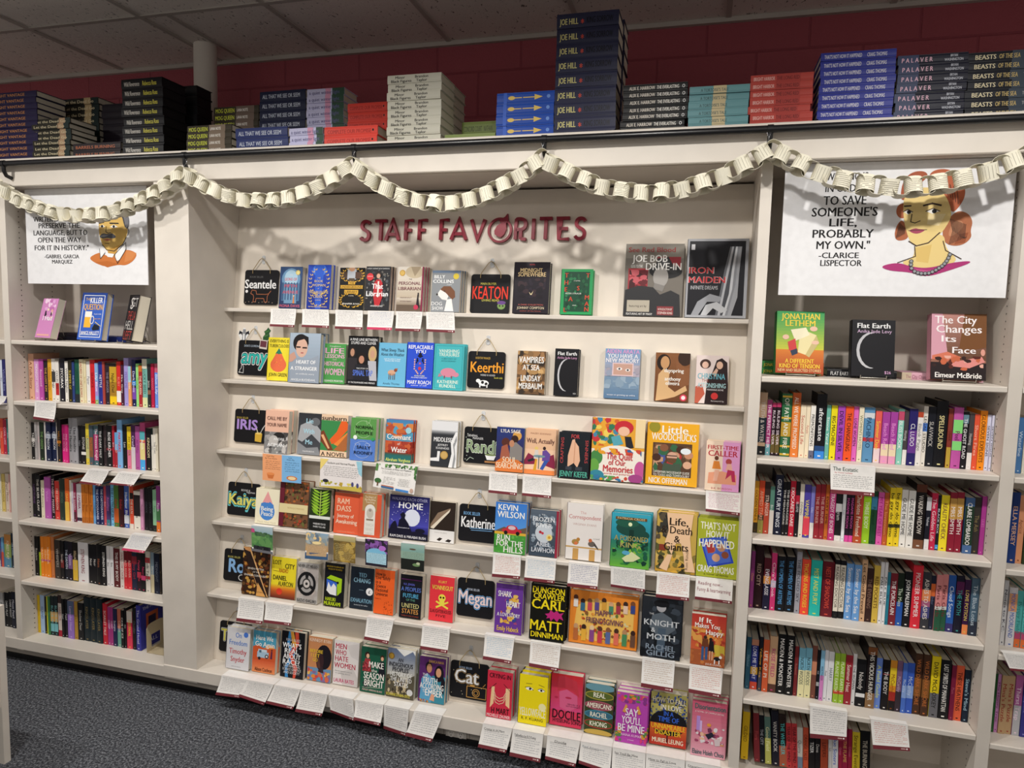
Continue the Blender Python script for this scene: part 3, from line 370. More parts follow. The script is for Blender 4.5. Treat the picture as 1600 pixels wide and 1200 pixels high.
(2,1.8609,.1867,.2293,.0414,1,'h','F0B02A','E0A020','with orange-yellow cover of a bearded man among children',[('r',.12,.14,.88,.68,'5A4030'),('n',51,18,.14,.2,.86,.66,.14,['4A5A9A','B83A3A','3A6A4A','7A5A40','C89A7A']),('e',.2,.44,.085,.06,'4A3026'),('e',.34,.6,.085,.06,'8A5A40'),('e',.66,.58,.085,.06,'4A3026'),('e',.82,.5,.085,.06,'C89070'),('e',.8,.34,.085,.06,'E0B090'),('e',.5,.46,.1,.08,'D8A890'),('p','6A4A34',[.4,.44,.6,.44,.57,.37,.5,.35,.43,.37]),('r',.4,.47,.6,.485,'2A2A2A'),('p','4A5A4A',[.3,.14,.34,.36,.5,.34,.66,.36,.7,.14]),('c',.14,.93,.11,'9A9030'),('e',.76,.56,.1,.05,'E8F0F4'),('t','Little',.54,.9,.13,'F8F4E8',.5),('t','WOODCHUCKS',.52,.78,.12,'F8F4E8',.86),('t','OFFERMAN WOODSHOP GUIDE',.5,.21,.04,'F8F4E8',.7),('t','TO TOOLS AND TOMFOOLERY',.5,.16,.04,'F8F4E8',.7),('t','NICK OFFERMAN',.44,.07,.09,'F8F4E8',.74)]),
(2,2.075,.1176,.1784,.0589,2,'p','F0D8C0','E0B8C8','with cream and pink split cover of two seated people',[('r',.5,0,1,1,'E0A0D0'),('p','E8A080',[.08,.14,.1,.36,.5,.4,.92,.34,.92,.14]),('e',.32,.66,.06,.045,'6A3A2A'),('p','E0883A',[.2,.44,.24,.6,.4,.6,.46,.44]),('p','F0B8A0',[.24,.2,.28,.42,.42,.42,.36,.2]),('e',.68,.6,.09,.06,'B04A4A'),('p','E8B0A0',[.6,.42,.64,.56,.76,.56,.8,.42]),('p','B8305A',[.6,.24,.66,.44,.86,.42,.9,.2,.8,.2,.76,.34]),('t','FIRST-TIME',.5,.88,.085,'B8263A',.9),('t','CALLER',.5,.76,.12,'B8263A',.86),('t','B.K. BORISON',.5,.05,.04,'C05A60',.6)]),
(3,.1996,.1171,.1531,.0409,1,'p','F0E8CC','E0D8BC','with cream cover and a pink and blue teardrop',[('p','E8A0A0',[.5,.93,.3,.62,.24,.5,.76,.5,.7,.62]),('e',.5,.36,.32,.25,'4A86D0'),('p','4A86D0',[.2,.4,.24,.58,.4,.62,.5,.56,.6,.64,.76,.56,.8,.4]),('t','Being',.5,.44,.13,'F0F0E8',.5),('t','Peace',.5,.3,.13,'F0F0E8',.48),('t','Thich Nhat Hanh',.5,.06,.06,'C8C0A0',.8)]),
(3,.3235,.1372,.1962,.046,1,'h','7A5238','5A1E26','with brown leafy pattern cover and cream label band',[('n',61,120,0,0,1,1,.07,['9A5A30','5A4428','B86A34','6A6A38','3E3020','A8482E']),('r',0,0,.16,1,'6A2030'),('r',0,.3,1,.5,'E4D4A0'),('t','THE MIRACLE OF MINDFULNESS',.58,.41,.035,'B89860',.6)]),
(3,.4717,.0984,.1764,.0527,1,'p','1A1C1A','161816','with bright green fern leaf over a black band',[('r',0,.34,1,1,'2A3A1C'),('p','9AC83A',[.5,.9,.34,.955,.11,1,.2,.935,.36,.905]),('p','86B82E',[.5,.825,.34,.885,.09,.932,.2,.863,.36,.831]),('p','9AC83A',[.5,.75,.34,.815,.07,.864,.2,.791,.36,.757]),('p','9AC83A',[.5,.675,.34,.745,.05,.796,.2,.719,.36,.683]),('p','86B82E',[.5,.6,.34,.675,.03,.728,.2,.647,.36,.609]),('p','9AC83A',[.5,.525,.34,.605,.05,.66,.2,.575,.36,.535]),('p','9AC83A',[.5,.45,.34,.535,.07,.592,.2,.503,.36,.461]),('p','86B82E',[.5,.375,.34,.465,.09,.524,.2,.431,.36,.387]),('p','9AC83A',[.5,.9,.66,.955,.89,1,.8,.935,.64,.905]),('p','9AC83A',[.5,.825,.66,.885,.91,.932,.8,.863,.64,.831]),('p','86B82E',[.5,.75,.66,.815,.93,.864,.8,.791,.64,.757]),('p','9AC83A',[.5,.675,.66,.745,.95,.796,.8,.719,.64,.683]),('p','9AC83A',[.5,.6,.66,.675,.97,.728,.8,.647,.64,.609]),('p','86B82E',[.5,.525,.66,.605,.95,.66,.8,.575,.64,.535]),('p','9AC83A',[.5,.45,.66,.535,.93,.592,.8,.503,.64,.461]),('p','9AC83A',[.5,.375,.66,.465,.91,.524,.8,.431,.64,.387]),('r',.485,.34,.515,.96,'C8E070'),('r',0,.29,1,.36,'E4E8E0'),('t','WHEREVER YOU GO',.5,.17,.045,'F0F0F0',.6),('t','THERE YOU ARE',.5,.1,.04,'F0F0F0',.6)]),
(3,.585,.1165,.1698,.0475,1,'p','E0603E','D05434','with plain orange-red cover and thin pale lettering',[('t','RAM',.35,.8,.14,'F0C8A8',.46),('t','DASS',.38,.62,.14,'F0C8A8',.56),('t','Journey of',.45,.44,.09,'F4DCC4',.66),('t','Awakening',.5,.3,.11,'F4DCC4',.84),('t','A MEDITATORS GUIDEBOOK',.5,.05,.03,'E8A080',.7)]),
(3,.7035,.0987,.1772,.0545,2,'p','D85A3A','C04A30','with orange-red and tan cover, arched white window',[('r',.14,.6,.8,1,'B08A5A'),('r',.26,.05,.74,.6,'E8E4DC'),('e',.5,.62,.24,.14,'E8E4DC'),('e',.5,.55,.16,.12,'C8C0B4'),('c',.5,.62,.06,'9A9088'),('r',.34,.38,.66,.42,'8A7A68'),('t','The Heart of',.48,.93,.05,'F0E4C8',.5),('t','the Buddhas',.48,.87,.05,'F0E4C8',.5),('t','Teaching',.48,.81,.05,'F0E4C8',.4),('t','THICH',.5,.28,.07,'D0C8BC',.36),('t','NHAT',.5,.18,.07,'D0C8BC',.34),('t','HANH',.5,.08,.07,'D0C8BC',.34)]),
(3,.8276,.1755,.1776,.0283,1,'p','2A2A6E','1E1E50','with violet night cover, full moon and seated silhouettes',[('g',0,.3,'1A1A3A','3A3A98'),('g',.3,1,'4A4AB0','22225A'),('c',.58,.5,.2,'E0E4F4'),('n',71,40,.02,.35,.98,.8,.012,['D8D8F8']),('p','14142A',[.22,.12,.26,.42,.32,.48,.28,.56,.36,.62,.42,.56,.4,.48,.5,.36,.6,.16]),('p','14142A',[0,.1,.06,.3,.12,.38,.17,.4,.2,.34,.26,.14]),('p','14142A',[0,0,0,.2,.4,.14,.7,.2,1,.14,1,0]),('e',.8,.22,.12,.05,'14142A'),('t','WALKING EACH OTHER',.5,.92,.07,'B8B8E0',.9),('t','HOME',.54,.78,.15,'F4F4F8',.6),('t','conversations on',.38,.26,.03,'E8E8F8',.3),('t','RAM DASS & MIRABAI BUSH',.5,.06,.06,'F4F4F8',.9)]),
(3,1.0051,.1075,.1651,.02,1,'p','2E241E','241C18','with sepia light-beam photo over white lower cover',[('r',0,0,1,.3,'E8E6E4'),('p','8A7460',[.02,.42,.3,.72,.8,.86,.8,.8,.44,.58,.2,.34,.02,.34]),('p','E8DCC8',[.02,.34,.5,.66,.8,.84,.76,.76,.4,.5,.16,.32]),('p','2A2220',[.3,.06,.42,.12,.54,.1,.42,.03]),('p','2A2220',[.64,.04,.76,.1,.9,.08,.82,.02]),('t','SHARON SALZBERG',.45,.24,.03,'B8B4B0',.5)]),
(3,1.2923,.1264,.1964,.0578,2,'p','3E86D0','3474BC','with blue sky cover and a red beetle car',[('g',.42,1,'5A9AE0','3A7AD0'),('p','6A5A4A',[0,.42,.3,.52,.6,.46,1,.54,1,.36,0,.36]),('r',0,.36,1,.42,'E0B03A'),('r',0,0,1,.37,'4A9A3E'),('n',81,30,0,0,1,.36,.08,['3E8A34','5AAA4A','6AB850']),('e',.55,.45,.32,.055,'C8303A'),('e',.55,.5,.18,.065,'C8303A'),('e',.55,.51,.12,.04,'D8C0C8'),('c',.36,.41,.06,'1E1A1A'),('c',.74,.41,.06,'1E1A1A'),('t','KEVIN',.4,.91,.12,'F4F4F0',.62),('t','WILSON',.5,.77,.13,'F4F4F0',.86),('t','RUN',.3,.31,.12,'F0F0E8',.4),('t','FOR THE',.5,.2,.12,'F0F0E8',.84),('t','HILLS',.62,.08,.12,'F0F0E8',.6)]),
(3,1.4306,.1126,.1793,.0463,1,'p','54606E','9A2A40','with frosty gray cover, red berries and a yellow flower',[('g',0,1,'3A4654','5A6674'),('n',91,60,0,.1,1,.9,.1,['7A8A98','A8B4C0','4A5664','8A98A6']),('e',.5,.5,.3,.2,'C8D0D8'),('c',.38,.52,.05,'B02A3A'),('c',.46,.5,.045,'C83A48'),('c',.7,.42,.11,'E8D890'),('c',.7,.42,.05,'D8A030'),('r',.92,0,1,1,'9A2A40'),('t','THE',.46,.9,.03,'E8ECF0'),('t','FROZEN',.48,.8,.1,'E8ECF0',.76),('t','RIVER',.5,.67,.1,'E8ECF0',.56),('t','ARIEL',.5,.27,.1,'D8DCE4',.5),('t','LAWHON',.5,.14,.1,'D8DCE4',.8)]),
(3,1.5746,.1371,.2149,.0425,1,'h','E8E2DE','D8D2CE','with white cover, two robins on a fence',[('t','The',.45,.84,.05,'D09A98'),('t','Correspondent',.5,.76,.075,'C88A88',.9),('t','VIRGINIA EVANS',.5,.63,.04,'C8A8A4',.66),('r',0,.21,1,.235,'C8A060'),('r',.2,0,.36,.2,'C89A58'),('r',.66,0,.82,.2,'C89A58'),('e',.26,.31,.1,.05,'A8884A'),('c',.34,.36,.05,'B8803A'),('e',.28,.29,.05,.03,'D8784A'),('e',.72,.3,.1,.05,'6A6058'),('c',.68,.36,.05,'C86A40'),('p','4A4440',[.78,.28,.92,.2,.9,.24,.8,.33]),('t','a novel',.85,.4,.03,'8A8A8A',.16)]),
(3,1.7478,.1439,.2006,.0619,1,'h','2A8A9A','1E5A50','with teal cover of a crowned forest and reclining figure',[('g',0,.5,'6AB040','2A7A6A'),('g',.5,1,'2A8A9A','3AA8C0'),('e',.5,.72,.38,.14,'1E4A40'),('e',.4,.82,.3,.08,'245A48'),('e',.7,.62,.28,.1,'1E4A40'),('r',.46,.2,.58,.7,'16362E'),('c',.48,.8,.05,'E8F0C0'),('n',93,40,.05,.05,.95,.5,.1,['3A8A3E','1E5A44','8AC040','163A30']),('p','D8DCA8',[.3,.16,.55,.3,.78,.2,.6,.12,.4,.1]),('e',.4,.27,.1,.04,'5AA8C8'),('r',.1,.88,.9,.93,'6A4A20'),('t','PATRICIA CROSS',.5,.905,.04,'E8D0A0',.7),('t','A POISONED',.52,.54,.1,'A8A060',.86),('t','KING',.5,.42,.1,'A8A060',.5)]),
(3,1.9136,.1429,.2175,.0591,2,'h','C8A850','8A7A40','with painted cover of a giant pink foot and black script',[('g',0,.3,'C89A3A','D8B868'),('n',95,50,0,0,1,.5,.12,['3A3424','8A7A3A','D8A840','5A5A34']),('n',96,16,0,.55,.3,1,.14,['3A3A34','5A5040','2A2A28']),('p','F0C8A0',[.24,1,.3,.7,.22,.5,.4,.3,.5,.5,.62,.5,.7,.3,.75,.04,1,.04,.9,.3,.84,.6,.9,1]),('p','F0C8A0',[.1,.06,.3,.3,.42,.3,.3,.02]),('r',.08,.36,.24,.46,'8A3A2A'),('t','Life,',.55,.86,.13,'2A2018',.46),('t','& Death',.5,.72,.13,'2A2018',.76),('t','&',.52,.57,.12,'2A2018',.14),('t','Giants',.5,.44,.13,'2A2018',.6),('v','Ron Rindo',.78,.24,.07,'4A3828',.34)]),
(3,2.0592,.1408,.21,.0608,1,'h','A8B030','2E44A0','with olive-green cover and a tilted family photo',[('p','2E48B8',[.06,.64,.7,.72,.92,.28,.3,.16]),('p','4A6AC8',[.12,.62,.68,.69,.86,.3,.32,.2]),('e',.36,.48,.1,.07,'B06A4A'),('e',.6,.52,.1,.07,'C08A6A'),('e',.48,.34,.1,.07,'D0A080'),('e',.7,.4,.09,.06,'8A4A34'),('p','A83A3A',[.2,.58,.4,.62,.44,.44,.28,.4]),('t',"THAT'S NOT",.5,.88,.13,'F0F0E0',.86),('t','HOW IT',.5,.74,.12,'F0F0E0',.56),('t','HAPPENED',.48,.58,.14,'F4F4E8',.86),('t','CRAIG THOMAS',.48,.14,.12,'F4F4E8',.9),('t','a novel of family',.5,.05,.03,'3A3A10',.6)]),
(4,.1504,.1347,.2059,.0358,1,'p','3A2418','2E1C14','with dark brown cover and a large tan letter N',[('n',101,110,0,0,1,1,.09,['8A4A24','5A2E1A','B8803A','2A1A14','6A4A2A','C89A4A']),('p','D8A870',[0,1,.26,1,1,0,.72,0]),('p','2A1E1C',[0,.96,.2,1,.96,0,.76,0]),('p','C8905A',[.06,1,.24,1,.3,.9,.06,.94]),('p','D8A05A',[.56,0,.6,.28,.92,0]),('t','SEVEN MYTHS',.5,.56,.04,'F0E8DC',.6),('t','OF THE',.52,.49,.03,'F0E8DC',.24),('t','SPANISH CONQUEST',.5,.42,.04,'F0E8DC',.84),('t','MATTHEW RESTALL',.76,.08,.03,'5A3018',.4)]),
(4,.288,.1196,.1763,.0259,1,'p','F0DC30','C8502A','with yellow cover and black stamped letters over a sunset',[('g',0,.22,'6A2A20','D8702A'),('g',.2,.34,'D8702A','F0DC30'),('t','LOST',.22,.87,.11,'4A4A1A',.34),('t','CITY',.74,.8,.12,'2A2A1A',.38),('t','RADIO',.5,.68,.1,'B85A20',.36),('t','DANIEL',.36,.5,.12,'2A2A1A',.56),('t','ALARCON',.6,.36,.12,'2A2A1A',.6),('l','3A3A1A',.01,[.05,.66,.3,.65]),('c',.36,.16,.12,'D8402A')]),
(4,.4233,.1003,.1705,.0393,1,'p','B8B4B0','D8D4D0','with gray cover and a black ring around an eye',[('n',111,30,0,.1,1,.9,.25,['C8BCB4','A8A09C','B0A8A4']),('e',.46,.48,.44,.3,'1A1A1C'),('e',.46,.48,.32,.22,'A8A4A2'),('p','1A1A1C',[.36,.74,.56,.74,.5,.56,.42,.56]),('p','1A1A1C',[.04,.4,.1,.3,.36,.42,.34,.48]),('p','1A1A1C',[.88,.4,.82,.3,.56,.42,.58,.48]),('e',.46,.48,.2,.14,'3A3836'),('e',.46,.48,.15,.1,'D0C8C4'),('c',.46,.48,.06,'2A2A2A'),('t','NEVER LET ME GO',.47,.92,.075,'1A1A1A',.9),('t','KAZUO ISHIGURO',.5,.06,.08,'1A1A1A',.9)]),
(4,.5511,.0944,.1822,.0362,1,'p','15161A','121216','with black cover and a lime-edged paper cube',[('p','A8D020',[.1,.64,.3,.72,.86,.66,.86,.36,.66,.26,.62,.58]),('p','3A6AD0',[.1,.62,.62,.56,.62,.26,.14,.36]),('p','F0F0F0',[.12,.36,.2,.56,.34,.44,.46,.54,.6,.46,.62,.26,.3,.28]),('c',.66,.56,.06,'14141A'),('t','HARD-BOILED WONDERLAND AND',.5,.92,.035,'E8C030',.84),('t','THE END OF THE WORLD',.5,.86,.035,'E8C030',.7),('t','HARUKI',.34,.17,.085,'C8E020',.5),('t','MURAKAMI',.44,.07,.09,'C8E020',.8)]),
(4,.6641,.1059,.1752,.02,1,'p','1C2632','18202A','with dark slate cover and small pale capital lettering',[('t','TED',.52,.82,.1,'7AA8C0',.34),('t','CHIANG',.5,.69,.11,'8AB4C8',.72),('t','EXHALATION',.5,.21,.1,'7AA8C0',.9),('t','stories by the author',.5,.1,.03,'C8D0D8',.6),('c',.84,.44,.15,'F0F0F0'),('l','8AA8B8',.01,[.4,.46,.58,.46]),('t','£',.84,.44,.08,'2A2A30')]),
(4,.7838,.0882,.182,.0378,1,'p','F06428','B0B0B0','with bright orange cover and left-aligned dark title',[('t','How to',.3,.9,.08,'3A2018',.46),('t','Live Safely',.42,.81,.08,'3A2018',.72),('t','in a',.18,.72,.08,'3A2018',.24),('t','Science',.32,.63,.08,'3A2018',.5),('t','Fictional',.38,.54,.08,'3A2018',.6),('t','Universe',.38,.45,.08,'3A2018',.6),('t','Charles Yu',.2,.34,.03,'8A3010',.3),('n',121,30,.5,0,.95,.3,.03,['8A3A1A','A84820'])]),
(4,.8993,.0955,.1752,.0395,1,'p','16171E','121318','with black cover and multicolored stacked capitals',[('r',.04,.88,.96,.9,'6A2A6A'),('t','N.K. JEMISIN',.4,.78,.05,'6A70D8',.5),('t','A PEOPLES',.5,.67,.1,'5A78C8',.9),('t','FUTURE',.5,.52,.1,'5AB0D8',.7),('t','OF THE',.5,.42,.05,'6AA890',.4),('t','UNITED',.5,.29,.11,'C8C080',.78),('t','STATES',.5,.16,.11,'D89A50',.74),('t','TWENTY FIVE STORIES',.5,.05,.03,'B04A30',.8)]),
(4,1.0221,.1042,.1804,.0228,1,'p','E83A44','D8D0C8','with red cover and a yellow skull and crossbones',[('t','KURT',.52,.88,.055,'F0E050',.34),('t','VONNEGUT',.52,.75,.1,'F0E050',.86),('t','SLAUGHTERHOUSE-',.5,.22,.08,'2A1414',.9),('t','FIVE',.5,.12,.06,'2A1414',.4),('c',.52,.52,.15,'F0E050'),('r',.42,.38,.62,.46,'F0E050'),('c',.46,.53,.04,'2A1414'),('c',.58,.53,.04,'2A1414'),('p','F0E050',[.26,.42,.3,.45,.8,.32,.77,.28]),('p','F0E050',[.8,.43,.77,.46,.27,.32,.3,.28])]),
(4,1.3075,.1099,.1919,.0433,1,'p','6A3A9A','5A308A','with purple cover, flowers and white split title',[('n',131,18,.2,.2,.85,.8,.13,['D89A3A','A84A7A','E8C060','4A2A70','C86A4A']),('n',132,14,.25,.25,.8,.75,.1,['E8B848','3A4A9A','D8C8A0']),('t','EMILY HABECK',.5,.94,.04,'8A5AC0',.6),('t','SHARK',.34,.8,.12,'F4F0F4',.5),('t','HEART',.66,.6,.12,'F4F0F4',.5),('t','A LOVE STORY',.5,.38,.08,'F4F0F4',.84),('t','Emily Habeck',.5,.1,.1,'E8C050',.8)]),
(4,1.4537,.1348,.2134,.0587,1,'h','14140F','12120E','with black cover and huge yellow block letters',[('p','C02A7A',[.42,.48,.5,.44,.46,.4,.56,.42,.6,.36,.68,.42,.78,.36,.84,.43,.96,.4,.9,.48,.96,.54,.84,.51,.76,.56,.68,.52,.58,.56,.54,.5]),('t','DUNGEON',.5,.9,.12,'F4DC20',.92),('t','CRAWLER',.52,.79,.1,'F4DC20',.9),('t','CARL',.5,.65,.18,'F4DC20',.94),('t','MATT',.46,.27,.19,'F4DC20',.9),('t','DINNIMAN',.5,.1,.1,'F4DC20',.92),('t','a novel',.8,.72,.02,'F4DC20')]),
(4,1.6031,.2567,.2005,.0356,1,'h','E88A30','D87A28','with orange landscape cover of a crowd round a feast table',[('p','F0C060',[.06,.18,.1,.7,.3,.86,.7,.84,.94,.7,.94,.2,.7,.08,.3,.08]),('n',141,60,.1,.1,.9,.8,.035,['D8D0A0','B84A2A','8A5A30','E8A040','6A7A3A']),('e',.08,.86,.034,.05,'5A3428'),('e',.185,.8,.034,.05,'3A2420'),('e',.29,.82,.034,.05,'8A5A3A'),('e',.395,.84,.034,.05,'C89A70'),('e',.5,.86,.034,.05,'4A2E24'),('e',.605,.8,.034,.05,'D8A880'),('e',.71,.82,.034,.05,'6A3E2A'),('e',.815,.84,.034,.05,'3A2A24'),('e',.92,.86,.034,.05,'7A4A30'),('r',.05,.68,.115,.83,'E8E0D8'),('r',.155,.62,.22,.77,'3A6A8A'),('r',.26,.64,.325,.79,'C84A5A'),('r',.365,.66,.43,.81,'5A4A8A'),('r',.47,.68,.535,.83,'D8A040'),('r',.575,.62,.64,.77,'4A8A6A'),('r',.68,.64,.745,.79,'A83A4A'),('r',.785,.66,.85,.81,'E8C8B0'),('r',.89,.68,.955,.83,'3A4A8A'),('e',.1,.32,.034,.05,'C89A70'),('e',.22,.32,.034,.05,'3A2420'),('e',.34,.32,.034,.05,'E8C8A0'),('e',.46,.32,.034,.05,'5A3428'),('e',.58,.32,.034,.05,'8A5A3A'),('e',.7,.32,.034,.05,'4A2E24'),('e',.82,.32,.034,.05,'B88A60'),('e',.94,.32,.034,.05,'3A2420'),('r',.065,.06,.135,.28,'B86A3A'),('r',.185,.06,.255,.28,'E8B040'),('r',.305,.06,.375,.28,'8A4A8A'),('r',.425,.06,.495,.28,'C84050'),('r',.545,.06,.615,.28,'5A6AA0'),('r',.665,.06,.735,.28,'E0705A'),('r',.785,.06,.855,.28,'4A8A5A'),('r',.905,.06,.975,.28,'6A4A3A'),('t','HAPPY',.5,.62,.11,'6A3A5A',.24),('t','FRIENDSGIVING',.52,.47,.11,'6A3A5A',.54)]),
(4,1.8766,.142,.2212,.0625,1,'h','1E2228','181C20','with black and blue-gray cover of an armored figure',[('g',0,1,'1A1E26','262A30'),('n',151,50,0,0,1,1,.14,['2A3038','14181C','3A424C','20262C']),('e',.48,.84,.12,.08,'A8A8AC'),('e',.48,.9,.2,.06,'14161A'),('p','5A646E',[.2,.5,.26,.7,.5,.76,.74,.68,.86,.5,.6,.36,.4,.36]),('p','4A5A6A',[.4,.1,.42,.5,.62,.5,.6,.1]),('r',.36,.3,.66,.34,'7A8894'),('t','THE',.24,.72,.03,'D8D8D8'),('t','KNIGHT',.5,.58,.1,'C8CCD0',.88),('t','&',.3,.46,.08,'C8CCD0'),('t','MOTH',.5,.35,.1,'C8CCD0',.7),('t','RACHEL',.5,.18,.09,'8A98A8',.74),('t','GILLIG',.5,.08,.09,'8A98A8',.7)]),
(4,2.0544,.1185,.1806,.066,1,'p','B8503A','F0E8E0','with red autumn cover of a walking couple and dog',[('g',.3,1,'D0603A','B83A30'),('n',161,50,0,.35,1,.75,.12,['C84A30','D8803A','A83A2A','E0A050']),('r',0,0,1,.3,'A85A34'),('p','C8B040',[.6,.28,.7,.44,.98,.42,1,.24,.7,.2]),('n',162,20,0,0,1,.28,.08,['C87A40','B8683A']),('e',.42,.56,.05,.035,'3A2A24'),('p','6A3A24',[.32,.36,.34,.53,.5,.53,.52,.36]),('r',.32,.1,.39,.37,'3A5A8A'),('r',.43,.12,.5,.37,'3A5A8A'),('e',.58,.53,.05,.035,'2A1E1C'),('p','1E1A1E',[.52,.3,.54,.5,.66,.5,.7,.28]),('r',.55,.12,.58,.3,'E0B090'),('r',.62,.12,.65,.3,'E0B090'),('e',.78,.16,.1,.04,'1E1C1C'),('c',.88,.2,.045,'F0F0F0'),('r',.7,.06,.73,.14,'F0F0F0'),('r',.83,.06,.86,.14,'F0F0F0'),('t','If It',.4,.9,.1,'F8F0E8',.36),('t','Makes You',.46,.79,.1,'F8F0E8',.72),('t','Happy',.68,.67,.1,'F8F0E8',.5),('t','JULIE OLIVIA',.68,.04,.035,'F0E8E0',.46)]),
(5,.1069,.1138,.1783,.0556,1,'h','D8D8DC','C8C8CC','with pale gray cover, blue and red serif title',[('t','On',.5,.83,.13,'5A82C8',.26),('t','Freedom',.5,.65,.13,'5A82C8',.78),('t','Timothy',.5,.44,.13,'C04A50',.76),('t','Snyder',.5,.25,.13,'C04A50',.6),('t','author of on tyranny',.45,.07,.025,'6A6A70',.4),('c',.82,.86,.1,'4A78D0')]),
(5,.231,.1121,.1778,.0453,1,'p','E0703E','4A9AB8','with blue and orange desert cover and a camper van',[('r',0,.6,1,1,'4E9EBC'),('e',.74,.62,.2,.06,'F0A040'),('p','D05A30',[0,.6,.2,.66,.5,.58,1,.62,1,.3,0,.3]),('g',0,.3,'E8905A','D8603A'),('r',.2,.36,.7,.5,'A8C4D8'),('r',.24,.5,.62,.56,'C8D8E4'),('c',.3,.34,.06,'2A2226'),('c',.62,.4,.08,'2A2226'),('c',.62,.4,.045,'D8D8D8'),('r',.28,.48,.38,.54,'4A6A80'),('p','5A2A4A',[.78,.36,.86,.36,.86,.54,.8,.54]),('c',.83,.57,.03,'3A1E2A'),('t','Here We',.5,.84,.12,'F8F4EC',.74),('t','Go Again',.52,.69,.12,'F8F4EC',.84),('t','Alison Cochrun',.5,.08,.09,'4A2018',.76)]),
(5,.3688,.1108,.1947,.0445,1,'p','15151A','E8E8E8','with black cover, white capitals and colored ribbons',[('p','3A8AC8',[.3,1,.44,1,.36,.72,.6,.5,.3,.2,.36,0,.22,0,.2,.24,.44,.5,.24,.74]),('p','D8503A',[.56,1,.72,1,.76,.74,.5,.5,.74,.22,.66,0,.56,0,.58,.2,.34,.5,.62,.76]),('p','E0A040',[.36,1,.5,1,.66,.7,.5,.66]),('t','RINA BLISS',.5,.82,.06,'D8D8D8',.6),('t',"WHAT'S",.46,.7,.11,'F8F8F8',.8),('t','REAL',.46,.58,.11,'F8F8F8',.6),('t','ABOUT',.48,.46,.11,'F8F8F8',.74),('t','RACE?',.46,.34,.11,'F8F8F8',.72),('t','UNTANGLING',.5,.25,.055,'E0E0E0',.7),('t','SCIENCE GENETICS',.5,.18,.055,'E0E0E0',.8),('t','AND SOCIETY',.5,.11,.055,'E0E0E0',.7)]),
(5,.4943,.1104,.1845,.0375,1,'p','C8885A','B87848','with tan cover of a woman in profile, yellow title',[('r',0,0,1,.3,'6A94B8'),('e',.68,.56,.32,.28,'1E1820'),('e',.52,.46,.16,.2,'3A2428'),('p','5A3A34',[.36,.5,.46,.58,.56,.3,.44,.3]),('n',171,34,.02,0,.98,.28,.12,['E08A3A','D86A4A','E8B860','C84A4A','8A6A9A']),('p','3A2A30',[.5,.3,.66,.34,.7,.2,.46,.22]),('t','KENNEDY RYAN',.5,.93,.08,'F0D8C0',.9),('t','BEFORE',.36,.68,.08,'F0C840',.54),('t','I LET',.32,.58,.08,'F0C840',.36),('t','GO',.32,.48,.08,'F0C840',.2)]),
(5,.6129,.1153,.1848,.0332,1,'p','E4DEDC','D4CECC','with white crumpled cover and bold crimson capitals',[('p','D8D2D0',[.5,.9,1,.98,1,.6,.7,.66]),('p','CEC8C6',[.3,.3,.8,.4,1,.2,1,0,.4,0]),('t','MEN',.28,.87,.12,'B82A4A',.44),('t','WHO',.28,.73,.12,'B82A4A',.44),('t','HATE',.32,.59,.12,'B82A4A',.52),('t','WOMEN',.46,.44,.12,'B82A4A',.84),('t','the extremism nobody',.42,.31,.03,'8A8A8A',.7),('t','is talking about',.4,.26,.03,'8A8A8A',.6),('t','LAURA BATES',.45,.1,.09,'C02A6A',.8)]),
(5,.7473,.1122,.1848,.0493,1,'p','1E5A44','184A38','with dark green cover, red plaid skirt and white title',[('e',.24,.82,.1,.07,'3A2420'),('e',.26,.8,.06,.05,'E8B898'),('p','A83A40',[.06,.46,.16,.74,.36,.74,.42,.46]),('e',.84,.8,.08,.06,'4A2A20'),('e',.84,.78,.055,.045,'E0B090'),('p','1E2028',[.7,.4,.74,.72,.92,.72,1,.4]),('n',181,30,.05,.48,.4,.66,.05,['C8505A','7A2A34']),('l','E8E0D0',.01,[.1,.1,.9,.14]),('p','2A2A30',[.1,.2,.3,.3,.34,.14,.2,.1]),('t','MAKE',.62,.63,.14,'F8F4EC',.58),('t','the',.55,.5,.07,'F8F4EC',.22),('t','SEASON',.54,.38,.15,'F8F4EC',.8),('t','BRIGHT',.56,.22,.15,'F8F4EC',.76),('t','ASHLEY HERRING BLAKE',.5,.06,.04,'E8C8C0',.8)]),
(5,.8658,.1204,.197,.0495,1,'p','8A8274','7A7264','with historical crowd photo cover and white serif title',[('g',.4,1,'C8C4B8','6A7A9A'),('p','F0F0EC',[.3,1,.6,.86,.9,.98,1,.9,1,1]),('p','5A5444',[0,.44,.3,.5,.6,.36,1,.5,1,0,0,0]),('n',191,40,0,.05,.8,.4,.09,['3A342A','A89878','6A5A44','C8B894']),('c',.14,.84,.11,'8A6A2A'),('c',.14,.84,.08,'B8923A'),('c',.86,.14,.11,'D8D8D8'),('t','AN',.48,.78,.08,'3A3A44',.18),('t','INDIGENOUS',.5,.68,.09,'2A2A34',.86),('t',"PEOPLES'",.5,.58,.09,'2A2A34',.6),('t','HISTORY OF',.52,.48,.09,'F4F4F0',.8),('t','THE UNITED',.52,.38,.09,'F4F4F0',.78),('t','STATES',.54,.28,.09,'F4F4F0',.5),('t','ROXANNE DUNBAR-ORTIZ',.45,.06,.06,'F0E050',.86)]),
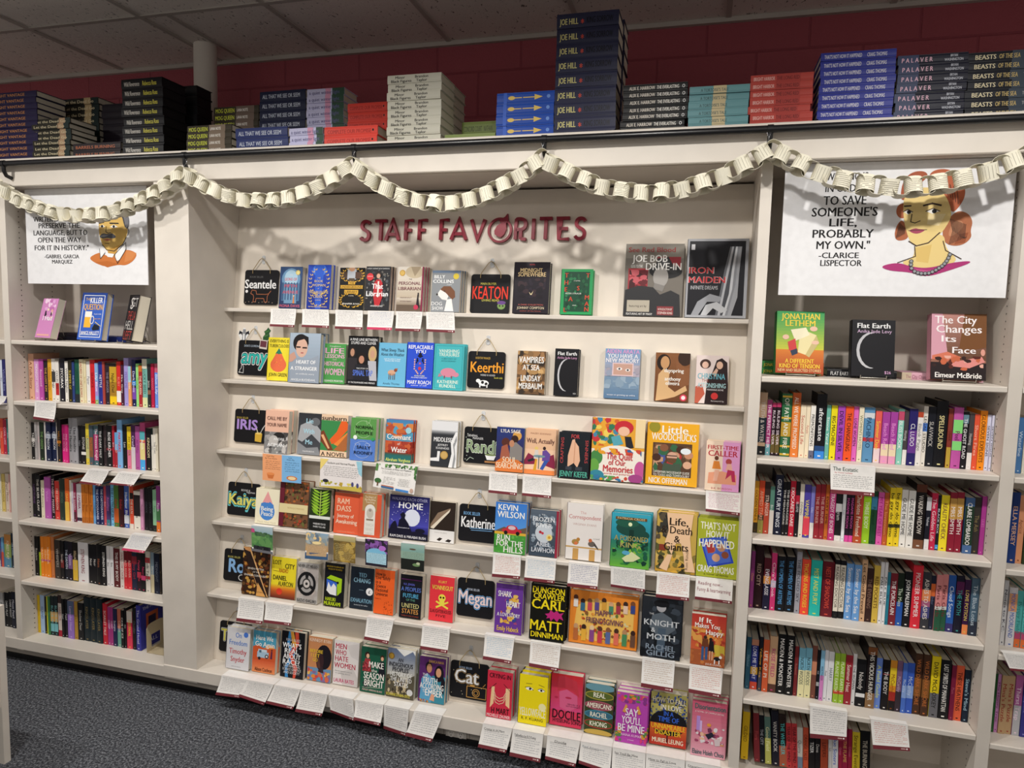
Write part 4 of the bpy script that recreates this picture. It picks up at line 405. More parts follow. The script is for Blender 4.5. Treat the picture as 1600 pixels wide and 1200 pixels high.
(5,1.0036,.112,.1811,.0433,1,'p','5A2A6A','3A7A9A','with purple and teal cover of a man and dark-haired woman',[('r',.5,0,1,.6,'3A8AA0'),('p','5AA0C8',[.05,0,.1,.5,.3,.64,.52,.55,.5,0]),('e',.36,.78,.13,.12,'1E1620'),('e',.38,.75,.1,.1,'C08A68'),('e',.76,.66,.18,.18,'1E1620'),('e',.74,.68,.1,.1,'D8A07A'),('p','1E1620',[.86,.7,1,.5,.96,.2,.84,.36]),('t','DANICA NAVA',.64,.91,.06,'F0C040',.56),('t','THE',.24,.6,.06,'F8F4F0',.2),('t','TRUTH',.42,.49,.13,'F8F4F0',.56),('t','ACCORDING',.5,.36,.13,'F8F4F0',.9),('t','TO',.22,.24,.07,'F8F4F0',.12),('t','EMBER',.6,.22,.15,'F8F4F0',.66),('p','E0A080',[.44,.06,.5,.2,.62,.18,.62,.04]),('n',195,20,.02,0,.4,.06,.04,['D8A040','A84A3A'])]),
(5,1.2985,.1014,.18,.0671,2,'p','D03048','1E1A1E','with crimson cover and noodle-dripping chopsticks',[('p','F0C898',[.14,.2,.18,.66,.3,.66,.28,.3]),('p','F0C898',[.76,.3,.74,.66,.9,.66,.92,.24]),('l','F0D8B0',.02,[.24,.62,.36,.46,.5,.42,.66,.46,.8,.62]),('l','F0D8B0',.02,[.24,.56,.36,.4,.5,.36,.66,.4,.8,.56]),('l','F0D8B0',.02,[.24,.5,.36,.33,.5,.3,.66,.34,.8,.5]),('l','2A1414',.016,[.1,.6,.36,.74]),('l','2A1414',.016,[.66,.74,.94,.6]),('t','CRYING IN',.5,.9,.1,'1E1012',.84),('t','H MART',.56,.16,.13,'1E1012',.7),('t','MICHELLE ZAUNER',.5,.05,.065,'F8E8E8',.92)]),
(5,1.4278,.1107,.1857,.0688,1,'h','F0DC18','1E1A14','with bright yellow cover and a pair of eyes',[('e',.36,.72,.13,.03,'F8F8F0'),('c',.38,.72,.04,'1E1A14'),('l','1E1A14',.016,[.2,.74,.36,.76,.5,.7]),('e',.78,.72,.12,.03,'F8F8F0'),('c',.78,.72,.04,'1E1A14'),('l','1E1A14',.016,[.66,.73,.78,.76,.9,.72]),('l','3A3420',.014,[.24,.82,.44,.83]),('l','3A3420',.014,[.68,.83,.88,.8]),('c',.84,.38,.13,'F4ECB0'),('t','YELLOWFACE',.5,.25,.17,'F8F4D0',.92),('t','R. F. KUANG',.5,.11,.06,'3A3420',.76)]),
(5,1.5474,.1218,.1953,.0449,1,'h','D83A5A','C83050','with pink-red cover and a face with bangs',[('g',.3,1,'D84A80','D03038'),('p','C83A4A',[.2,.94,.4,.98,.8,.9,.9,.6,.7,.7,.4,.74,.2,.66]),('p','D8608A',[.26,.66,.5,.72,.84,.62,.86,.4,.6,.3,.3,.36]),('e',.56,.56,.1,.02,'B83050'),('e',.18,.54,.06,.02,'B83050'),('t','MEMOIRS OF A',.74,.44,.03,'3A1420',.4),('t','NOT SO PERFECT',.72,.4,.03,'3A1420',.44),('t','DOCILE',.52,.23,.18,'1E1018',.88),('t','HYESEUNG SONG',.54,.1,.075,'2A1420',.88)]),
(5,1.6818,.1056,.1879,.0563,1,'p','3A4428','343E22','with olive cover and stacked almond-shaped ovals',[('e',.5,.93,.55,.08,'6A9AA8'),('e',.5,.77,.52,.09,'A89A40'),('e',.5,.77,.48,.07,'5A6A30'),('e',.5,.57,.52,.09,'B05A6A'),('e',.5,.57,.48,.07,'8A4A54'),('e',.5,.39,.52,.09,'4A8AA0'),('e',.5,.39,.48,.07,'3A6A80'),('e',.5,.21,.52,.09,'A83A34'),('e',.5,.21,.48,.07,'4A5A30'),('e',.5,.04,.5,.06,'C8A850'),('t','REAL',.5,.78,.1,'F4F0DC',.42),('t','AMERICANS',.5,.57,.1,'F4F0DC',.88),('t','RACHEL',.5,.39,.1,'F4F0DC',.6),('t','KHONG',.5,.21,.1,'F4F0DC',.6)]),
(5,1.8008,.114,.1829,.075,1,'p','B848B0','A83EA0','with magenta cover and a floral arch border',[('n',201,34,.02,.8,.98,.98,.1,['D8407A','E8883A','5A8A4A','C85A9A','8A3A8A']),('n',202,12,0,.02,.2,.3,.1,['D89A40','D8407A','5A8A4A']),('n',203,12,.8,.02,1,.3,.1,['D89A40','D8407A','5A8A4A']),('p','E0A050',[.2,.62,.3,.78,.36,.74,.3,.6]),('p','E0A050',[.8,.62,.7,.78,.64,.74,.7,.6]),('q',.4,.48,.08,.05,.02,'F0C0E8'),('t','SAY',.5,.63,.15,'F8F0F8',.4),('t',"YOU'LL",.5,.47,.15,'F8F0F8',.62),('t','BE MINE',.5,.31,.15,'F8F0F8',.84),('t','NAINA KUMAR',.52,.17,.05,'F8D8F0',.66),('t','a novel',.5,.08,.03,'F8D8F0')]),
(5,1.9237,.1311,.1892,.0516,1,'h','B8B068','2A3A80','with patterned blue and tan cover, black dome and orange title',[('n',211,120,0,.5,1,1,.045,['2E4A98','3A5AA8','2A4080']),('r',0,0,1,.16,'C03A2A'),('g',.1,.4,'B83A2A','E07A30'),('e',.5,.44,.5,.24,'1A1A20'),('r',0,.3,1,.42,'D8602E'),('r',.47,.05,.5,.3,'1A1A20'),('t','HOW TO FALL',.5,.87,.1,'F4ECD0',.9),('t','IN LOVE',.56,.74,.1,'F4ECD0',.56),('t','IN A',.5,.62,.09,'3A6AD8',.26),('t','TIME OF',.5,.51,.1,'3A6AD8',.56),('t','UNNAMEABLE',.5,.37,.1,'F0C830',.92),('t','DISASTER',.5,.26,.1,'F0C830',.7),('t','MURIEL LEUNG',.5,.1,.09,'F4ECD0',.84)]),
(5,2.0714,.119,.1973,.0725,1,'p','D07088','C06078','with rose pink cover, teal title and toppled furniture',[('g',0,1,'E8A8B8','C85A74'),('n',221,26,.1,.24,.95,.55,.09,['F0C0A0','A84A6A','E8E0E4','D89A6A','7A3A5A']),('r',.14,.46,.24,.72,'B890D8'),('r',.24,.44,.3,.64,'D8B8E8'),('p','2A2A3A',[.4,.4,.6,.46,.66,.4,.5,.32]),('e',.5,.58,.06,.03,'E8A040'),('p','D8C8CC',[.66,.34,.84,.36,.84,.24,.7,.22]),('t','Disorientation',.52,.9,.1,'2A6A6A',.88),('t','A NOVEL OF CAMPUS SATIRE',.5,.8,.03,'F4E0E4',.84),('t','Elaine Hsieh Chou',.5,.08,.09,'2A5A60',.9)]),
]
SPINES={
'L2':(1.256,'topmost book row of left bookcase',[
(-.959,-.9267,.2117,'D9A88C','A Folk Story','7A3B20',''),
(-.9242,-.897,.1877,'D79AD0','MIDNIGHT HOUSE','F4E4F2',''),
(-.8955,-.87,.1896,'B94FA8','Rosewood','F2D0EA',''),
(-.8695,-.8495,.182,'2A2428','THE LOST KIN','D0A050',''),
(-.8489,-.8225,.1907,'E0A832','Golden Days','B87820',''),
(-.8219,-.8007,.1936,'E8E4DC','Anthology','4A4A4A','.3-.55:3A3A3C'),
(-.8001,-.7813,.1848,'EFEAE2','COLLECTED','1A1A1A','.55-.85:C02A2A'),
(-.7808,-.7485,.1973,'1C1B26','SYCORAX','F4F2EE',''),
(-.7479,-.7278,.185,'ECE8E0','White Nights','5A5A5A',''),
(-.7268,-.7053,.1916,'2A2618','SUMMER OF','C8B040',''),
(-.7047,-.691,.1847,'2B3F7A','THE TIDE','B8C4E4',''),
(-.6905,-.6648,.195,'1F5A45','GREEN BOOK','184434','.8-1:252A30'),
(-.6643,-.6416,.1971,'E8DDB8',"KINDRED OF ONE'S BOWLS",'A8382A',''),
(-.6411,-.6284,.1929,'E9DDB5','Stories','B89850',''),
(-.6274,-.6058,.1887,'EDEAE4','Paper','50506A',''),
(-.6048,-.5763,.1966,'D0262E','SILENCE','8A1018',''),
(-.5757,-.558,.1843,'88B0E0','Lily Blue','F0F0FF','.45-.8:A890D8;.9-1:8AB060'),
(-.5571,-.5357,.1908,'27308C','NETTLE','F4F4F8',''),
(-.5352,-.5222,.1915,'A8453C','Clay','6A221C',''),
(-.5213,-.5,.1866,'2E2430','THE SINGER','8A8090',''),
(-.4991,-.4613,.186,'C9A12E','Night Owl','3A2A10','0-.08:2A2420;.45-.78:A87E28;.8-.97:F0C81E'),
(-.46,-.4366,.1948,'D62F2A','RUBY','F09080','.67-.93:F0ECE6'),
(-.4357,-.4211,.1807,'4A2238','Mrs. Grey','D8C8C0',''),
(-.4202,-.3948,.212,'A79AD8','PERFUME','7468B8',''),
(-.3942,-.3785,.1769,'E8A060','Sunrise','F8F0E0','0-.4:9AC8D8'),
(-.3779,-.3573,.2054,'1D1E50','Dark Dove','D8D8F0','.45-.55:3A8AD8;.6-.85:7A4AB0'),
(-.3566,-.3396,.1896,'9ADB84','Meadow','5AA850',''),
(-.3387,-.3194,.183,'A82A30','THE QUEEN','F0D8C0','0-.15:C87030'),
(-.3185,-.2923,.2123,'7DB8AE','LUCKY SEED','2E5A54','0-.2:D8D4C0;.8-1:D8DCA8'),
(-.2917,-.2749,.1904,'2B2A2C','Jamie','D8D0C8','.6-.7:8A6048'),
(-.2743,-.2579,.1929,'B71F45','MANGO','E87890',''),
(-.2571,-.238,.1937,'6B93E8','Blue Lily','D8E4FF','0-.2:C86078'),
]),
'L3':(0.973,'second book row of left bookcase',[
(-.9579,-.9389,.1742,'1B1A1C','TALISIAN','F0EEEA','.42-.52:D0CCC8'),
(-.9384,-.9234,.1773,'A8A4A4','Grey Days','6A6668',''),
(-.9229,-.9081,.1782,'B8B0B0','Ashes','E8B8C0',''),
(-.9075,-.8802,.1796,'1E2A20','THE GREEN','78A060',''),
(-.8797,-.8688,.1809,'E0DCD8','Snow','A09C98',''),
(-.8682,-.8392,.1822,'1B2444','OF PRISON','E8ECF4','.3-.42:B8C0D0'),
(-.8387,-.8108,.184,'1B2444','OF PRISON','E8ECF4','.3-.42:B8C0D0'),
(-.8103,-.8024,.1832,'DED8D0','Tin','909090',''),
(-.8015,-.7791,.1998,'2A2224','HALLOW','D89030','.5-.56:E88A20'),
(-.7785,-.7576,.1748,'E02A86','PINK MOON','F8A0CC',''),
(-.7571,-.7402,.176,'D82880','PINK MOON','F8A0CC',''),
(-.7397,-.7141,.2084,'9B9BA0','The Macabre','1A1A20',''),
(-.7136,-.6857,.2101,'A0A0A6','The Macabre','1A1A20',''),
(-.6847,-.6713,.1759,'18171A','Night','A0A0A8',''),
(-.6707,-.6441,.1773,'1C1A1C','STONE','C8C4C0','.68-.76:E8E4E0'),
(-.6431,-.6227,.1885,'E0C83C','LAUGHS','4A5A6A','.35-.85:C8C480'),
(-.6221,-.5999,.1822,'4A5A66','The Fold','C86A30','.3-.8:8A5A3A'),
(-.599,-.5693,.182,'4A6A72','The Princess Knight','F0DCE4','.22-.88:B03A70'),
(-.5683,-.5444,.1877,'1A191B','THE DARK HALF','D0D0D0',''),
(-.5434,-.5252,.1853,'33282C','Woodland','7A6A6A',''),
(-.5242,-.4922,.1889,'171618','ROSE KIRCHER','F0ECEC','.55-.6:8A2030'),
(-.4915,-.4796,.1884,'B02838','Brick','E8E0E0',''),
(-.4786,-.4624,.159,'A82A34','ROAD','F0C8C0','0-.5:6AA8D8'),
(-.4615,-.4343,.2174,'7FB4E6','PARTNERS','C8203A',''),
(-.4334,-.4113,.1963,'19181A','Leo','D8D4D0',''),
(-.4104,-.3889,.1902,'E8C828','MY SISTER','8A7010','.55-1:E07A9A'),
(-.388,-.3661,.1992,'4A2450','Crash Pad','D8C8E0','.5-1:D8CCD0'),
(-.3652,-.3407,.1952,'B0559A','All Who','7A2A66',''),
(-.3398,-.3126,.2119,'C04A80','Beach','F8F0E0','.18-.4:5AB0B8;.36-.4:F08A3A;.42-.78:E8D890;.78-1:4AA8E8'),
(-.3117,-.2835,.1894,'19181A','KINGDOM','D8C8A0',''),
(-.2829,-.2732,.1907,'E8E4DA','Linen','6A6A60','0-.15:203030'),
(-.2726,-.2575,.1916,'ECE6DC','THE OAK','4A4A4A',''),
(-.2569,-.2445,.1925,'E4DCC8','Reeds','8A8060',''),
]),
'L4':(0.699,'third book row of left bookcase',[
(-.9603,-.9376,.2047,'17171A','NOCTURNE','6A4A7A',''),
(-.937,-.9113,.2027,'1A1B1F','THE SILVER CLAW','D8D4CC',''),
(-.9103,-.8898,.1781,'E4DDC4','All Rivers','8A866A',''),
(-.8888,-.8531,.1961,'B65AAE','Violet','D88AD0',''),
(-.8521,-.8328,.2055,'1E1A1E','THE NIGHT MARKET','E8C8D0',''),
(-.8318,-.8045,.1811,'D8403A','FIRE DRAGON','F0C0B0','.55-.8:B02A2A'),
(-.8035,-.7704,.196,'2E3A32','MOSS','556A5A',''),
(-.7693,-.7449,.1985,'E0662A','DAYS','F4D060','.55-1:F0C050'),
(-.7443,-.7329,.192,'ECE4D0','Cream','B0A890',''),
(-.7319,-.7194,.1811,'D8D0DC','Tomb','8A4A9A',''),
(-.7188,-.7045,.1843,'9A2A50','THE SHARD','E8D8E0','.75-1:5A2A3A'),
(-.7035,-.6748,.1782,'D8D4DA','ZAMBIA','8A2A5A','.88-.97:3A3040'),
(-.6738,-.6551,.1804,'D07A2A','Honey Bear','9A4A10','.85-1:B86A24'),
(-.6545,-.635,.1821,'D07A2A','Honey Bear','9A4A10','.85-1:B86A24'),
(-.6344,-.6139,.1839,'D07A2A','Honey Bear','9A4A10','.85-1:B86A24'),
(-.6129,-.5944,.1817,'6FA8DC','Sky Road','4A88C0',''),
(-.5934,-.5716,.1776,'232C5E','THE CARTOGRAPHER','D8DCF0',''),
(-.571,-.5507,.1795,'232C5E','THE CARTOGRAPHER','D8DCF0',''),
(-.5497,-.5357,.1811,'C04A5A','Rosa','F0B8C0',''),
(-.5352,-.5145,.1867,'4A3A70','Amethyst','D070B0','.85-1:3A7A8A'),
(-.5135,-.4939,.1905,'7EC0E8','THE FAITH OF SKY','2A4A6A',''),
(-.4933,-.467,.1886,'4E7A3A','Garden','C84A3A','.55-.9:C8602A'),
(-.4661,-.439,.1931,'3A1820','Ember','A83030',''),
(-.438,-.4119,.1955,'4A6AB8','Harbour Blue','E8F0F8','.55-.68:3A3AA0;.7-.9:D8DCE8'),
(-.411,-.4026,.1951,'D8C8A8','Sand','9A8A6A',''),
(-.4019,-.3822,.1945,'E2573E','THE KILN','F4E8D8','.15-.3:2A2020;.88-1:E8E0D8'),
(-.3813,-.3461,.1754,'EDE8DC','Half Moon','2A2226','.1-.65:2A2226'),
(-.3452,-.3297,.1856,'D89AC0','Peony','A85A8A',''),
(-.3288,-.3042,.1934,'18171B','ONYX','50505A',''),
(-.3036,-.2796,.1956,'18171B','ONYX','50505A',''),
(-.2787,-.2597,.1898,'8CC09A','Fern','4A7A5A','.85-1:2A2A2A'),
(-.2588,-.2376,.2091,'8A3A80','Fiesta','E8D8E8','.5-.75:4A7A50;.78-1:E07A30'),
]),
'L5':(0.413,'fourth book row of left bookcase',[
(-.963,-.9411,.1908,'161518','Requiem','B8B4B0',''),
(-.9405,-.9274,.1907,'1C2018','Lime','C8D830','.4-1:A8C030'),
(-.9264,-.9072,.1934,'F08A24','VALENCIA','F8D8B0','.57-.61:B83A80'),
(-.9066,-.8921,.1953,'F08A24','VALENCIA','F8D8B0','.57-.61:B83A80'),
(-.8916,-.867,.1975,'F08A24','VALENCIA','F8D8B0','.57-.61:B83A80'),
(-.866,-.8475,.1991,'C87A48','Terra','8A4A28',''),
(-.8425,-.8107,.1862,'3A3430','WHISPERS','A8A098','.35-.55:1A181A'),
(-.8097,-.7908,.1851,'1C1A1C','Savage','C8B8B0','.5-.7:7A3030'),
(-.7898,-.7661,.1855,'1A1C26','THE DRIVEN','C8D0E0',''),
(-.7651,-.7395,.1864,'1E1A26','Violetta','D8C8E8','.35-.7:7A5A8A'),
(-.7386,-.7097,.1855,'1E1A16','BELLADONNA','D0B890','.45-.98:E0B83C'),
(-.7082,-.6503,.1905,'E6E4E6','STEPHEN KING','8A1A30',''),
(-.6489,-.6233,.1853,'17161A','Noir','D8D4D0',''),
(-.6228,-.6007,.188,'17161A','Noir','D8D4D0',''),
(-.5997,-.572,.1929,'161518','Horn','9A5A40',''),
(-.571,-.5481,.1899,'17161A','STEPHEN KING','F0EEEA',''),
(-.5472,-.5291,.1884,'E2E0E2','Ibis','2A2A2A',''),
(-.5281,-.5083,.1886,'E6E4E6','Ibis','2A2A2A',''),
(-.5073,-.4724,.182,'5A1E22','THIS IS MY BODY','ECE4E0',''),
(-.4715,-.449,.1952,'E4DAD4','SWALLOW CHASE','9A4A4A',''),
(-.448,-.428,.1761,'D8303A','RED RIVER','F0B0A8','0-.3:6A1A22'),
(-.4274,-.4046,.1786,'D8303A','RED RIVER','F0B0A8','0-.3:6A1A22'),
(-.4032,-.3745,.1759,'222842','Navy Girl','A83040','.1-.3:8A2A3A'),
(-.3736,-.3514,.177,'2A1C26','Peony Night','D04060','.5-.65:C83A50'),
(-.3505,-.327,.1778,'1A1A1C','Neon','D83A70','.58-.7:E04A80'),
(-.3261,-.3009,.1904,'E0DCD0','Folk Tales','5A5A5A','.15-.28:B83A40;.6-.68:B83A40'),
(-.3,-.2804,.1872,'8AA0B0','Heron','E8E0D0','.55-1:D8CCA8'),
(-.2795,-.2504,.1863,'1A2034','MIDNIGHT','6A7080',''),
(-.2495,-.2422,.1885,'2A2420','Oak','8A7A60',''),
]),
'L6':(0.13,'lowest book row of left bookcase',[
(-.963,-.9477,.1846,'E8C42A','Citrus','C88A20',''),
(-.9467,-.9212,.1865,'A8C4E8','ISLAND','3A5A8A',''),
(-.9202,-.9095,.1828,'26241C','Moss','D8D030',''),
(-.909,-.8988,.1842,'E0DC30','Lemon','8A8A20',''),
(-.8958,-.8821,.1883,'3A7A4A','Ivy','6AA870',''),
(-.8811,-.8595,.1928,'1E2A2E','BLACK PIE','7AC0C0','.4-.65:D8A860;.7-.9:7AC0C8'),
(-.8589,-.8378,.1957,'1E2A2E','BLACK PIE','7AC0C0','.4-.65:D8A860;.7-.9:7AC0C8'),
(-.8367,-.8152,.2028,'D8CCC4','HARBOR','8A2A30','0-.2:3A2A2A;.85-1:B02038'),
(-.8142,-.7997,.1869,'18171A','Pearl','D0D0D0',''),
(-.7992,-.7802,.1871,'1A1A1E','Pearl','D0D0D0',''),
(-.7777,-.7415,.183,'9A74C8','Lavender Hour','D0B8E8','0-.35:5A6A8A'),
(-.7405,-.7218,.1848,'B8903A','GILT','6A4A18',''),
(-.7208,-.6888,.1802,'1A1B1E','Shadow Deer','B8B4B0',''),
(-.6878,-.6502,.2114,'1E2A30','KINGSLAYER','8A7A50','.42-.52:2A363C'),
(-.6492,-.6142,.2123,'1E2A30','KINGSLAYER','8A7A50','.42-.52:2A363C'),
(-.6132,-.5803,.2129,'1E2A30','KINGSLAYER','8A7A50','.42-.52:2A363C'),
(-.577,-.551,.1952,'C8283A','SCARLET TALE','F0D8D0',''),
(-.55,-.5342,.1822,'A83A80','GOSSIP','F0D8E8',''),
(-.5336,-.5194,.1831,'A83A80','GOSSIP','F0D8E8',''),
(-.5184,-.497,.1789,'22264E','Scorpio','E0E0F0',''),
(-.4961,-.4718,.1801,'C8705A','Canyon','F0D0C0','.52-.58:5A7AA0;.58-1:6AA898'),
(-.4709,-.4553,.179,'17161A','CAVE OF ICE','E0DCD8',''),
(-.4543,-.4421,.191,'17161A','Slate','C0BCB8',''),
(-.4411,-.411,.1782,'D83A5A','FESTIVAL','F0D040','0-.3:E0D8D0;.72-1:E0405A'),
(-.4101,-.3876,.1978,'1A191C','Obsidian','6A6868',''),
(-.3867,-.3615,.2131,'3A3A98','The Grand Hotel','C8C8E8',''),
]),
'R2':(1.2367,'topmost book row of right bookcase',[
(2.2414,2.2668,.2156,'C4A68A','TRUTH & WATER','D8D0C8','.4-.8:28323C;.86-1:1E2226'),
(2.2675,2.2834,.1906,'A8407A','THE PERFECT HEIR','F0D8E8','.8-1:6AA0A8'),
(2.2841,2.2971,.1819,'2A1A22','RULING SILVER','E8D8E0','0-.08:C03A6A;.6-.95:6A5A30'),
(2.2978,2.3118,.1827,'2A1A22','RULING SILVER','E8D8E0','0-.08:C03A6A;.6-.95:6A5A30'),
(2.3139,2.3451,.2154,'2F6A44','OF FATE AND FIRE','E8E8D8','.03-.06:D8B040;.37-.4:D8B040;.45-.68:C09A38;.82-.85:D8B040;.95-.98:D8B040'),
(2.3467,2.3731,.2198,'E8823A','ALL WE WERE PROMISED','F8E8D8','0-.15:C05A2A'),
(2.3741,2.3918,.1795,'F2E2C4','Second Life','C86A5A',''),
(2.3924,2.4049,.1793,'F2E2C4','Parade','C86A5A',''),
(2.4055,2.421,.1801,'F2EEE6','PREMONITIONS','1A1A1A','.85-1:6A6A80'),
(2.4235,2.4543,.2199,'17171C','aftertaste','F0F0F0','.8-.88:2A4A7A;.88-1:3A8AE0'),
(2.4555,2.4685,.1835,'6FB8A6','Stone Yard','E8F4F0',''),
(2.4699,2.489,.1831,'F0E020','BIG MACHINE','1A1A10',''),
(2.4898,2.5119,.183,'A84AB8','DEVIL IN SILVER','2A1030',''),
(2.5129,2.5374,.1831,'F0582A','THE CHANGELING','2A1010',''),
(2.5384,2.5534,.1835,'E06AC0','LONE WOMEN','3A1030',''),
(2.5541,2.5686,.1825,'EDE3C8',"WOMEN'S HOTEL",'8A8A60',''),
(2.5698,2.602,.1831,'5F94BE','PACHINKO','2A4A6A','.1-.2:D8DCE0;.55-.62:C83A40'),
(2.6046,2.6241,.1728,'E8645A','Summer Date','F8D040','.72-1:F0D8D8'),
(2.6249,2.6472,.171,'A844A0','Beach Read','E890D8','.62-.85:F0DCB8;.85-1:E8A0C0'),
(2.6484,2.6698,.1723,'A844A0','Beach Read','E890D8','.62-.85:F0DCB8;.85-1:E8A0C0'),
(2.6717,2.6892,.1828,'8CD0BE','BLISS BOOK','F4F8F4','.04-.2:C85070'),
(2.6899,2.7024,.178,'4A4446','Homing','D8D4D0','.72-1:ECE8E4'),
(2.703,2.7275,.1862,'2A2466','CL LUDO','F0F0F4','.38-.78:6A3A90'),
(2.7281,2.744,.1769,'ECE8E4','Blank Page','8A8A8A','0-.1:B84A30'),
(2.7447,2.7579,.1961,'E8E2D8','LEGAL STUDIO','3A3A3A','.28-.42:4A7ACC'),
(2.759,2.7811,.1959,'1A1C24','SLAVWICK','C8C4C0',''),
(2.7817,2.8145,.2156,'16161A','SPELLBOUND','E8DCA0',''),
(2.8163,2.8294,.1925,'8A3A30','USHER','5A1A18','.65-1:C0A040'),
(2.8305,2.8573,.1976,'C45AA8','Peel','6A2A5A','.2-.42:8AE080;.55-.7:8AE080'),
(2.8579,2.8737,.1847,'1E1C20','THE GHOST ROAD','F0F0F0','.05-.2:6A8A9A'),
(2.8755,2.8895,.1793,'4A4446','Homing','D8D4D0','.7-1:ECE8E4'),
(2.8901,2.9047,.1789,'E8583A','Short Fires','F8B8A0',''),
(2.9054,2.9254,.191,'F5901E','GLORIOUS EXPLOITS','4A2A10',''),
(2.926,2.937,.1784,'D8D8EC','SEVEN SIGNS','2A2A3A',''),
(2.9376,2.944,.1784,'D8D8EC','SEVEN SIGNS','2A2A3A',''),
]),
'R3':(0.9618,'second book row of right bookcase',[
(2.2421,2.2563,.1829,'E0A030','GOLDEN VENUE','6A4A10','.8-1:3A3020'),
(2.2569,2.2747,.1858,'D8502E','AHMED STARE','F0B090','.65-.75:3A3A2A;.75-1:9A9048'),
(2.2753,2.2931,.1831,'B84A34','STRANGER','E8D0C0','0-.4:3A2A26'),
(2.2937,2.3081,.1678,'5A8A7A','Birch','E0E8E0','.5-1:E0D8D0'),
(2.3087,2.3342,.2101,'1A1E34','GREAT FURY BINGS','E4E8F0',''),
(2.3348,2.3451,.188,'17161A','THE MENAGERIE','C8C4C0',''),
(2.3458,2.3569,.189,'17161A','THE MENAGERIE','C8C4C0',''),
(2.3575,2.3747,.193,'C02038',"EXOCARE'S DARE",'F4E8E4',''),
(2.3754,2.3878,.193,'1E1A1E','BLUEPIE','C8C4C8','.25-.4:B02038'),
(2.3888,2.4023,.1845,'E6DECE','EVENING','5A5648',''),
(2.4029,2.4234,.1841,'4E44A0','VAMPIRE','F0E040','.6-.95:E0485A'),
(2.4241,2.4366,.1793,'7A78C0','Lilac','D0D0F0','.7-1:EAE6E0'),
(2.4373,2.4532,.1881,'9A2A34','THE BURNER','D8A8A0',''),
(2.4538,2.4691,.1895,'9A2A34','THE BURNER','D8A8A0',''),
(2.4698,2.4812,.1896,'C86A2A','EVERY TIME','3A1A10',''),
(2.4819,2.5016,.1875,'C03A7A','A TRAGEDY OF BONES','F8E0EC',''),
(2.5026,2.5225,.1825,'1E1E20','Program','D8D8D8','.3-.45:D0D0D0;.9-1:E8E4E0'),
(2.5231,2.5332,.1839,'E6EAEE','Frost','8AA0B0',''),
(2.5338,2.5462,.1849,'2A1A2A','MADAME MOON','E060B0','.88-1:E04AA0'),
(2.5469,2.5591,.1861,'2A1A2A','MADAME MOON','E060B0','.88-1:E04AA0'),
(2.5597,2.5861,.1797,'A8402E','Charlotte Freehand','F0E0C8','.88-1:B8502A'),
(2.5868,2.6099,.182,'9ACA2A','THREE BODY','E8F4D0',''),
(2.6106,2.6286,.1799,'1F4A2E','Pinewood','0E2A18','.1-.35:3A7A9A'),
(2.6306,2.6488,.1777,'E060B0','MY YEAR OF REST','B02080',''),
(2.6496,2.6636,.1778,'C0602E','The Invention','F0A060',''),
(2.6645,2.6813,.1968,'F0D22A','be gay do crime','1A1A10','.62-.68:3A3A20'),
(2.6819,2.6996,.1979,'F0D22A','be gay do crime','1A1A10','.62-.68:3A3A20'),
(2.7005,2.7192,.1921,'EDEBE6','GUIDE ME HOME','1A1A1E',''),
(2.7201,2.7405,.1918,'EDEBE6','GUIDE ME HOME','1A1A1E',''),
(2.7411,2.7717,.2149,'1A1414','WAKING WIDOW','D8D0C8','0-.12:5A3020;.86-1:7A5038'),
(2.7729,2.787,.1745,'1E1E2A','Velvet','D0D0D8','0-.25:C8C8CC;.8-1:E8E4E4'),
(2.7877,2.8057,.1893,'C82A4E','The Golden Life','F0C8D0',''),
(2.8064,2.8159,.1827,'1E1E26','BLACK BOX','D8D8E0','.9-.98:3A9AE0'),
(2.8166,2.8401,.1848,'F5E030','REALITY CHECK','6A3A40',''),
(2.8408,2.8603,.1969,'8E2036','MRS SMITH','F0E4E0','.1-.45:C89A50'),
(2.8609,2.8805,.1987,'8E2036','MRS SMITH','F0E4E0','.1-.45:C89A50'),
(2.8844,2.9102,.1841,'4A6A9A','CLAIRE LOMBARDO','F4F4F0','.15-.85:22382A'),
(2.9111,2.9301,.1863,'35302E','The Ash','8A7A50',''),
(2.9308,2.944,.1919,'A83A8E','LILIES','D070B8',''),
]),
'R4':(0.692,'third book row of right bookcase',[
(2.2442,2.257,.2043,'8A3A7A','Clover','D89A50',''),
(2.2581,2.2855,.2238,'2A1418','RED CITY','A89080',''),
(2.2873,2.3106,.1855,'5A1A28','EVENGLASSE','E8E4EC','.35-.5:D8904A;.5-1:22203A'),
(2.3116,2.3287,.2051,'D83A7A',"Clare's Rook",'F8D0E0','.48-.6:D0C8DC'),
(2.3303,2.3591,.1951,'15161C','THE WOMEN OF ARTEMIS','5A9AD0',''),
(2.3604,2.3905,.1959,'15161C','THE WOMEN OF ARTEMIS','5A9AD0',''),
(2.3921,2.4086,.2186,'A0A0AA','THE FOLDED SKY','4A4A54',''),
(2.4097,2.4374,.1945,'F0503A','THORNS AND ROSES','F8D040',''),
(2.4385,2.4737,.1955,'2ABCB0','MIST AND FURY','D8E060',''),
(2.4757,2.513,.193,'6A1A26','NEST OF SHADOWS','D85040',''),
(2.5142,2.5293,.2046,'15151A','READING DOCTOR','3A3830','.08-.88:E8E0D0'),
(2.5313,2.5481,.2026,'15151A','READING DOCTOR','3A3830','.08-.88:E8E0D0'),
(2.5501,2.5734,.1941,'6EA2DC','Summer by the Sea','F4F4F8',''),
(2.5743,2.5967,.1942,'6EA2DC','Summer by the Sea','F4F4F8',''),
(2.5977,2.6141,.2146,'D8AE88','Let Good Prevail','4A3020',''),
(2.6147,2.6344,.1864,'3A2420','THE EVENING','8A6A5A',''),
(2.6351,2.6537,.1985,'D8B84E','RED POCKETS','5A3A18',''),
